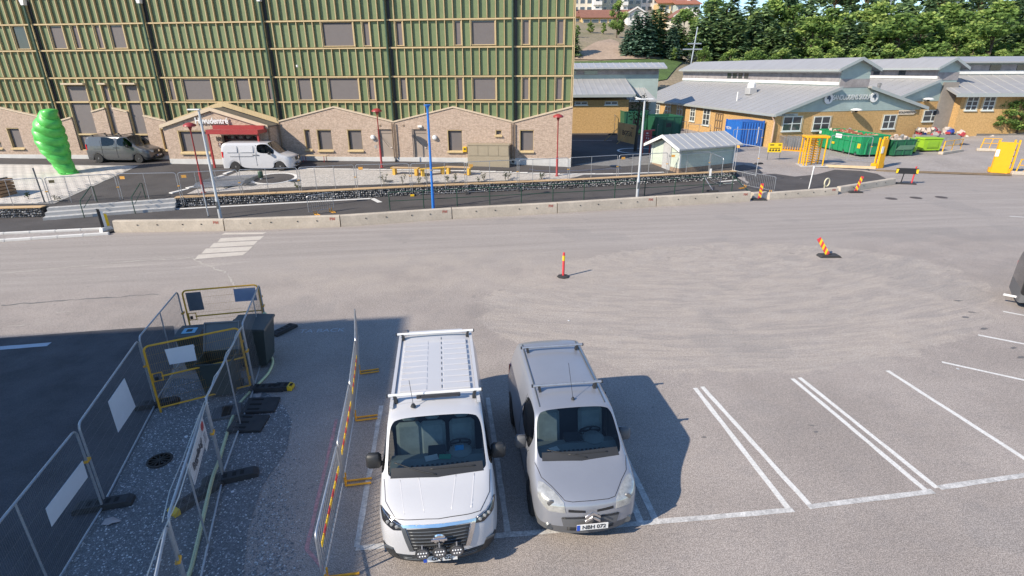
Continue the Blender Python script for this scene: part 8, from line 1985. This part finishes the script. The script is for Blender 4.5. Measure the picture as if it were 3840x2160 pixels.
# perforated rubber mats
for i, (x, y, a) in enumerate(((-5.95, 11.12, .15), (-5.93, 10.40, .05))):
    t = thing('rubber_mat', ['upper black slotted rubber mat beside the hose', 'lower black slotted rubber mat beside the hose'][i], 'rubber mat', (x, y, .012), a, 'slotted rubber mats by the hose'); m = MB(); m.ext([(-.36, -.3, 0), (.36, -.3, 0), (.36, -.3, .05), (-.2, -.3, .09), (-.36, -.3, .09)], (0, .6, 0)); m.build('mat', RUB, t)
    m = MB()
    for k in range(3): m.box((-.12, -.2+k*.2, .088), (.26, .06, .006), ry=.06)
    m.build('slots', mat('foot_slot', (.008, .008, .008), .9), t)['kind'] = 'stuff'
for i, (q, lab) in enumerate((((835, 1555), 'left dark paving slab lying on the gravel behind the fence'), ((870, 1545), 'right dark paving slab lying on the gravel behind the fence'))):
    p = at(*q); t = thing('loose_slab', lab, 'slab', (p.x, p.y, .012), .3+i*.1, 'loose slabs on the gravel'); m = MB(); m.box((0, 0, .03), (.42, .5, .06), bev=.008); m.build('slab', mat('dark_slab', (.075, .08, .088), .85, var=.15), t)
# hose
HOSE = mat('yellow_green_hose', (.58, .62, .36), .5, var=.1, vs=12)
hp_ = [V(-5.02, 5.9), V(-5.12, 6.43), V(-5.30, 7.0), V(-5.74, 8.40), V(-6.0, 9.2), V(-6.21, 9.9), V(-6.50, 11.0), V(-6.50, 11.7), V(-6.44, 12.2), V(-6.42, 12.7), V(-6.56, 13.3), V(-6.92, 13.85)]
hh = [q+Vector((0, 0, .035+(.11 if i == 3 else 0))) for i, q in enumerate(hp_)]+[V(-7.0, 14.0, .3), V(-6.98, 13.95, .8), V(-6.90, 14.0, 1.15), V(-6.84, 14.05, .95), V(-6.88, 14.0, .55), V(-6.98, 13.9, .3)]
def smooth_path(P, n=5):
    out = []
    for i in range(len(P)-1):
        p0, p1, p2, p3 = P[max(i-1, 0)], P[i], P[i+1], P[min(i+2, len(P)-1)]
        for k in range(n):
            t = k/n; out.append(.5*((2*p1)+(p2-p0)*t+(2*p0-5*p1+4*p2-p3)*t*t+(3*p1-p0-3*p2+p3)*t**3))
    return out+[P[-1]]
t = thing('water_hose', 'long pale yellow-green hose snaking along the fence over the gravel', 'hose', hh[0]); m = MB(); m.tube([p-hh[0] for p in smooth_path(hh)], .034, 8); m.build('hose', HOSE, t, smooth=True); m = MB(); e = hh[-1]-hh[0]; m.tube([e, e+V(-.04, -.06, -.1)], .036, 8); m.build('coupling', SILV, t)
# wheelie bins
BINM = mat('black_green_bin', (.04, .052, .05), .5, var=.1); BINL = mat('bin_lid', (.055, .064, .066), .45, var=.08)
STK = mat('sticker_white', (.62, .63, .64), .5); STKB = mat('sticker_blue', (.20, .42, .55), .5)
def bin2(c, rz, W, D, H, lab, lid='closed', stick=True, four=False):
    t = thing('wheelie_bin', lab, 'waste bin', c, rz, 'dark waste bins behind the front gate'); w0, d0 = W*.40, D*.38
    m = MB(); b = [(-w0, -d0, .08), (w0, -d0, .08), (w0, d0, .08), (-w0, d0, .08)]; u = [(-W/2, -D/2, H), (W/2, -D/2, H), (W/2, D/2, H), (-W/2, D/2, H)]
    m.add(b+u, [(3, 2, 1, 0), (0, 1, 5, 4), (1, 2, 6, 5), (2, 3, 7, 6), (3, 0, 4, 7)]); m.build('body', BINM, t, fixn=False)
    m = MB(); m.tube([(-W/2, -D/2, H), (W/2, -D/2, H), (W/2, D/2, H), (-W/2, D/2, H)], .025, 6, closed=True); m.build('rim', BINM, t)
    if lid == 'closed':
        m = MB(); m.ext([(-W/2-.03, -D/2-.04, H+.02), (-W/2-.03, -D/2-.02, H+.07), (-W/2-.03, 0, H+.11), (-W/2-.03, D/2, H+.10), (-W/2-.03, D/2+.03, H+.03)], (W+.06, 0, 0)); l = m.build('lid', BINL, t)
        if stick: m = MB(); m.box((0, -.06, H+.105), (W*.6, D*.45, .006), rx=.08); m.build('lid_sticker', STKB, l); m = MB(); m.box((0, -.06, H+.112), (W*.25, D*.22, .004), rx=.08); m.build('sticker_print', BLACKM, l)
    else:
        m = MB(); m.ext([(-W/2-.03, D/2-.02, H+.03), (-W/2-.03, D/2+.35, H+.62), (-W/2-.03, D/2+.40, H+.62), (-W/2-.03, D/2+.06, H+.03)], (W+.06, 0, 0)); l = m.build('lid', mat('lid_inside', (.10, .115, .12), .45, var=.1), t)
        m = MB(); m.tube([(-W/2, D/2-.03, H+.03), (-W/2, D/2+.33, H+.62), (W/2, D/2+.33, H+.62), (W/2, D/2-.03, H+.03)], .02, 5); m.build('lid_rim', mat('lid_rim', (.16, .17, .18), .45), l)
    if stick: m = MB(); m.box((0, -D/2-.006+.03, H-.18), (W*.45, .006, .2), rx=-.08); s = m.build('front_sticker', STK, t); m = MB(); m.box((0, -D/2+.018, H-.18), (W*.25, .004, .1), rx=-.08); m.build('sticker_print', BLACKM, s)
    for x in (-w0, w0): m = MB(); m.lathe([(.11 if not four else .09, -.03), (.11 if not four else .09, .03)], (x, d0+.02, .1), 14, 'X'); m.build('wheel', RUBT, t)
    m = MB(); m.tube([(-W/2+.05, D/2+.03, H-.02), (-W/2+.05, D/2+.1, H+.0), (W/2-.05, D/2+.1, H+.0), (W/2-.05, D/2+.03, H-.02)], .017, 5); m.build('handle', BINM, t)
    return t
c = at(716, 1243, 1.05); bin2(V(c.x, c.y), R(10), .55, .62, 1.0, 'smaller dark wheelie bin with pale stickers on lid and front')
c = at(815, 1345, .95); bin2(V(c.x+.0, c.y), R(8), .80, .70, .98, 'dark wheelie bin with its lid standing open, in the middle', 'open', False)
c = at(945, 1205, 1.18); bin2(V(c.x, c.y-.1), R(97), .95, .92, 1.12, 'largest dark bin at the right fence with its lid closed', 'closed', False, True)
# drain grate in the gravel
c = at(600, 1730); t = thing('drain_grate', 'round rusty iron drain grate in the gravel', 'drain grate', (c.x, c.y, .016)); IRON = mat('rusty_grate', (.05, .042, .036), .75, .3, var=.3)
m = MB(); m.lathe([(.12, .0), (.235, .0), (.24, .02), (.2, .03), (.195, .0)], n=24); m.build('ring', IRON, t)
for k in range(12): a = k*PI/6; m = MB(); m.box((.13*math.cos(a), .13*math.sin(a), .018), (.16, .022, .02), a); m.build('bar', IRON, t)
m = MB(); m.lathe([(.045, .005), (.045, .03), (0, .03)], n=12); m.build('hub', IRON, t)
# litter
for i, (q, s, mt, lab) in enumerate([((685, 1893), .14, mat('litter_green', (.25, .3, .2), .6, var=.5, vs=20), 'crumpled greenish wrapper on the gravel below the banner'), ((420, 1960), .16, mat('litter_pink', (.42, .36, .34), .7), 'crumpled pale rag beside the left fence weight'), ((873, 1845), .05, STK, 'small white scrap on the gravel right of the fence'), ((865, 1510), .06, STK, 'white scrap near the front gate hinge'), ((960, 1487), .16, mat('flat_stone', (.32, .30, .29), .8), 'flat pinkish stone beside the yellow-ended weight'), ((700, 1640), .05, STK, 'tiny white scrap on the gravel near the grate'), ((2132, 1204), .05, STK, 'small white scrap on the lot beyond the silver van'), ((3590, 1385), .05, STK, 'small white scrap beside the far parking line')]):
    p = at(*q); t = thing('litter', lab, 'litter', (p.x, p.y, .012), i, 'litter on the ground'); m = MB(); vs = []
    for k in range(7): a = k*2*PI/7; vs.append((s*random.uniform(.5, 1.1)*math.cos(a), s*random.uniform(.5, 1.1)*math.sin(a), random.uniform(0, s*.25)))
    vs.append((0, 0, s*.35)); m.add(vs, [(k, (k+1) % 7, 7) for k in range(7)]); m.build('scrap', mt, t)
# crowd barriers beside the white van
JB = [V(-2.90, 6.15), V(-3.21, 8.32), V(-3.56, 10.42), V(-3.98, 12.5), V(-4.52, 14.5)]
for i, (a, b) in enumerate(zip(JB, JB[1:])):
    crowd_barrier(a+(b-a).normalized()*.03, b-(b-a).normalized()*.03, ['nearest galvanised crowd barrier with red and yellow tape beside the pink line', 'second crowd barrier from the bottom, beside the white van windscreen', 'third crowd barrier from the bottom, beside the white van roof', 'farthest crowd barrier, leading towards the sunlit lot'][i], 'crowd barriers beside the white van', tape=(i < 3), feet_at=(.06,))
# neighbouring block outside the picture whose roof shades the lower left
nb = MB(); cx, cy = -27.5, .9; a6 = R(6.2); ux_, uy_ = Vector((math.cos(a6), math.sin(a6))), Vector((-math.sin(a6), math.cos(a6)))
P4 = [Vector((cx, cy)), Vector((cx, cy))-ux_*26, Vector((cx, cy))-ux_*26-uy_*22, Vector((cx, cy))-uy_*22]
nb.prism([(p.x, p.y) for p in P4], 0, 20.0); o = nb.build('neighbour_building', mat('neighbour_render', (.5, .48, .45), .85, var=.08)); tag(o, kind='structure')
for r in range(6):
    for c_ in range(7):
        w_ = MB(); p = P4[0]-ux_*(2.2+c_*3.5); w_.box((p.x+uy_.x*.02, p.y+uy_.y*.02, 2+r*3.0), (1.6, .08, 1.5), a6); w_.build('window', SKYGL, o)
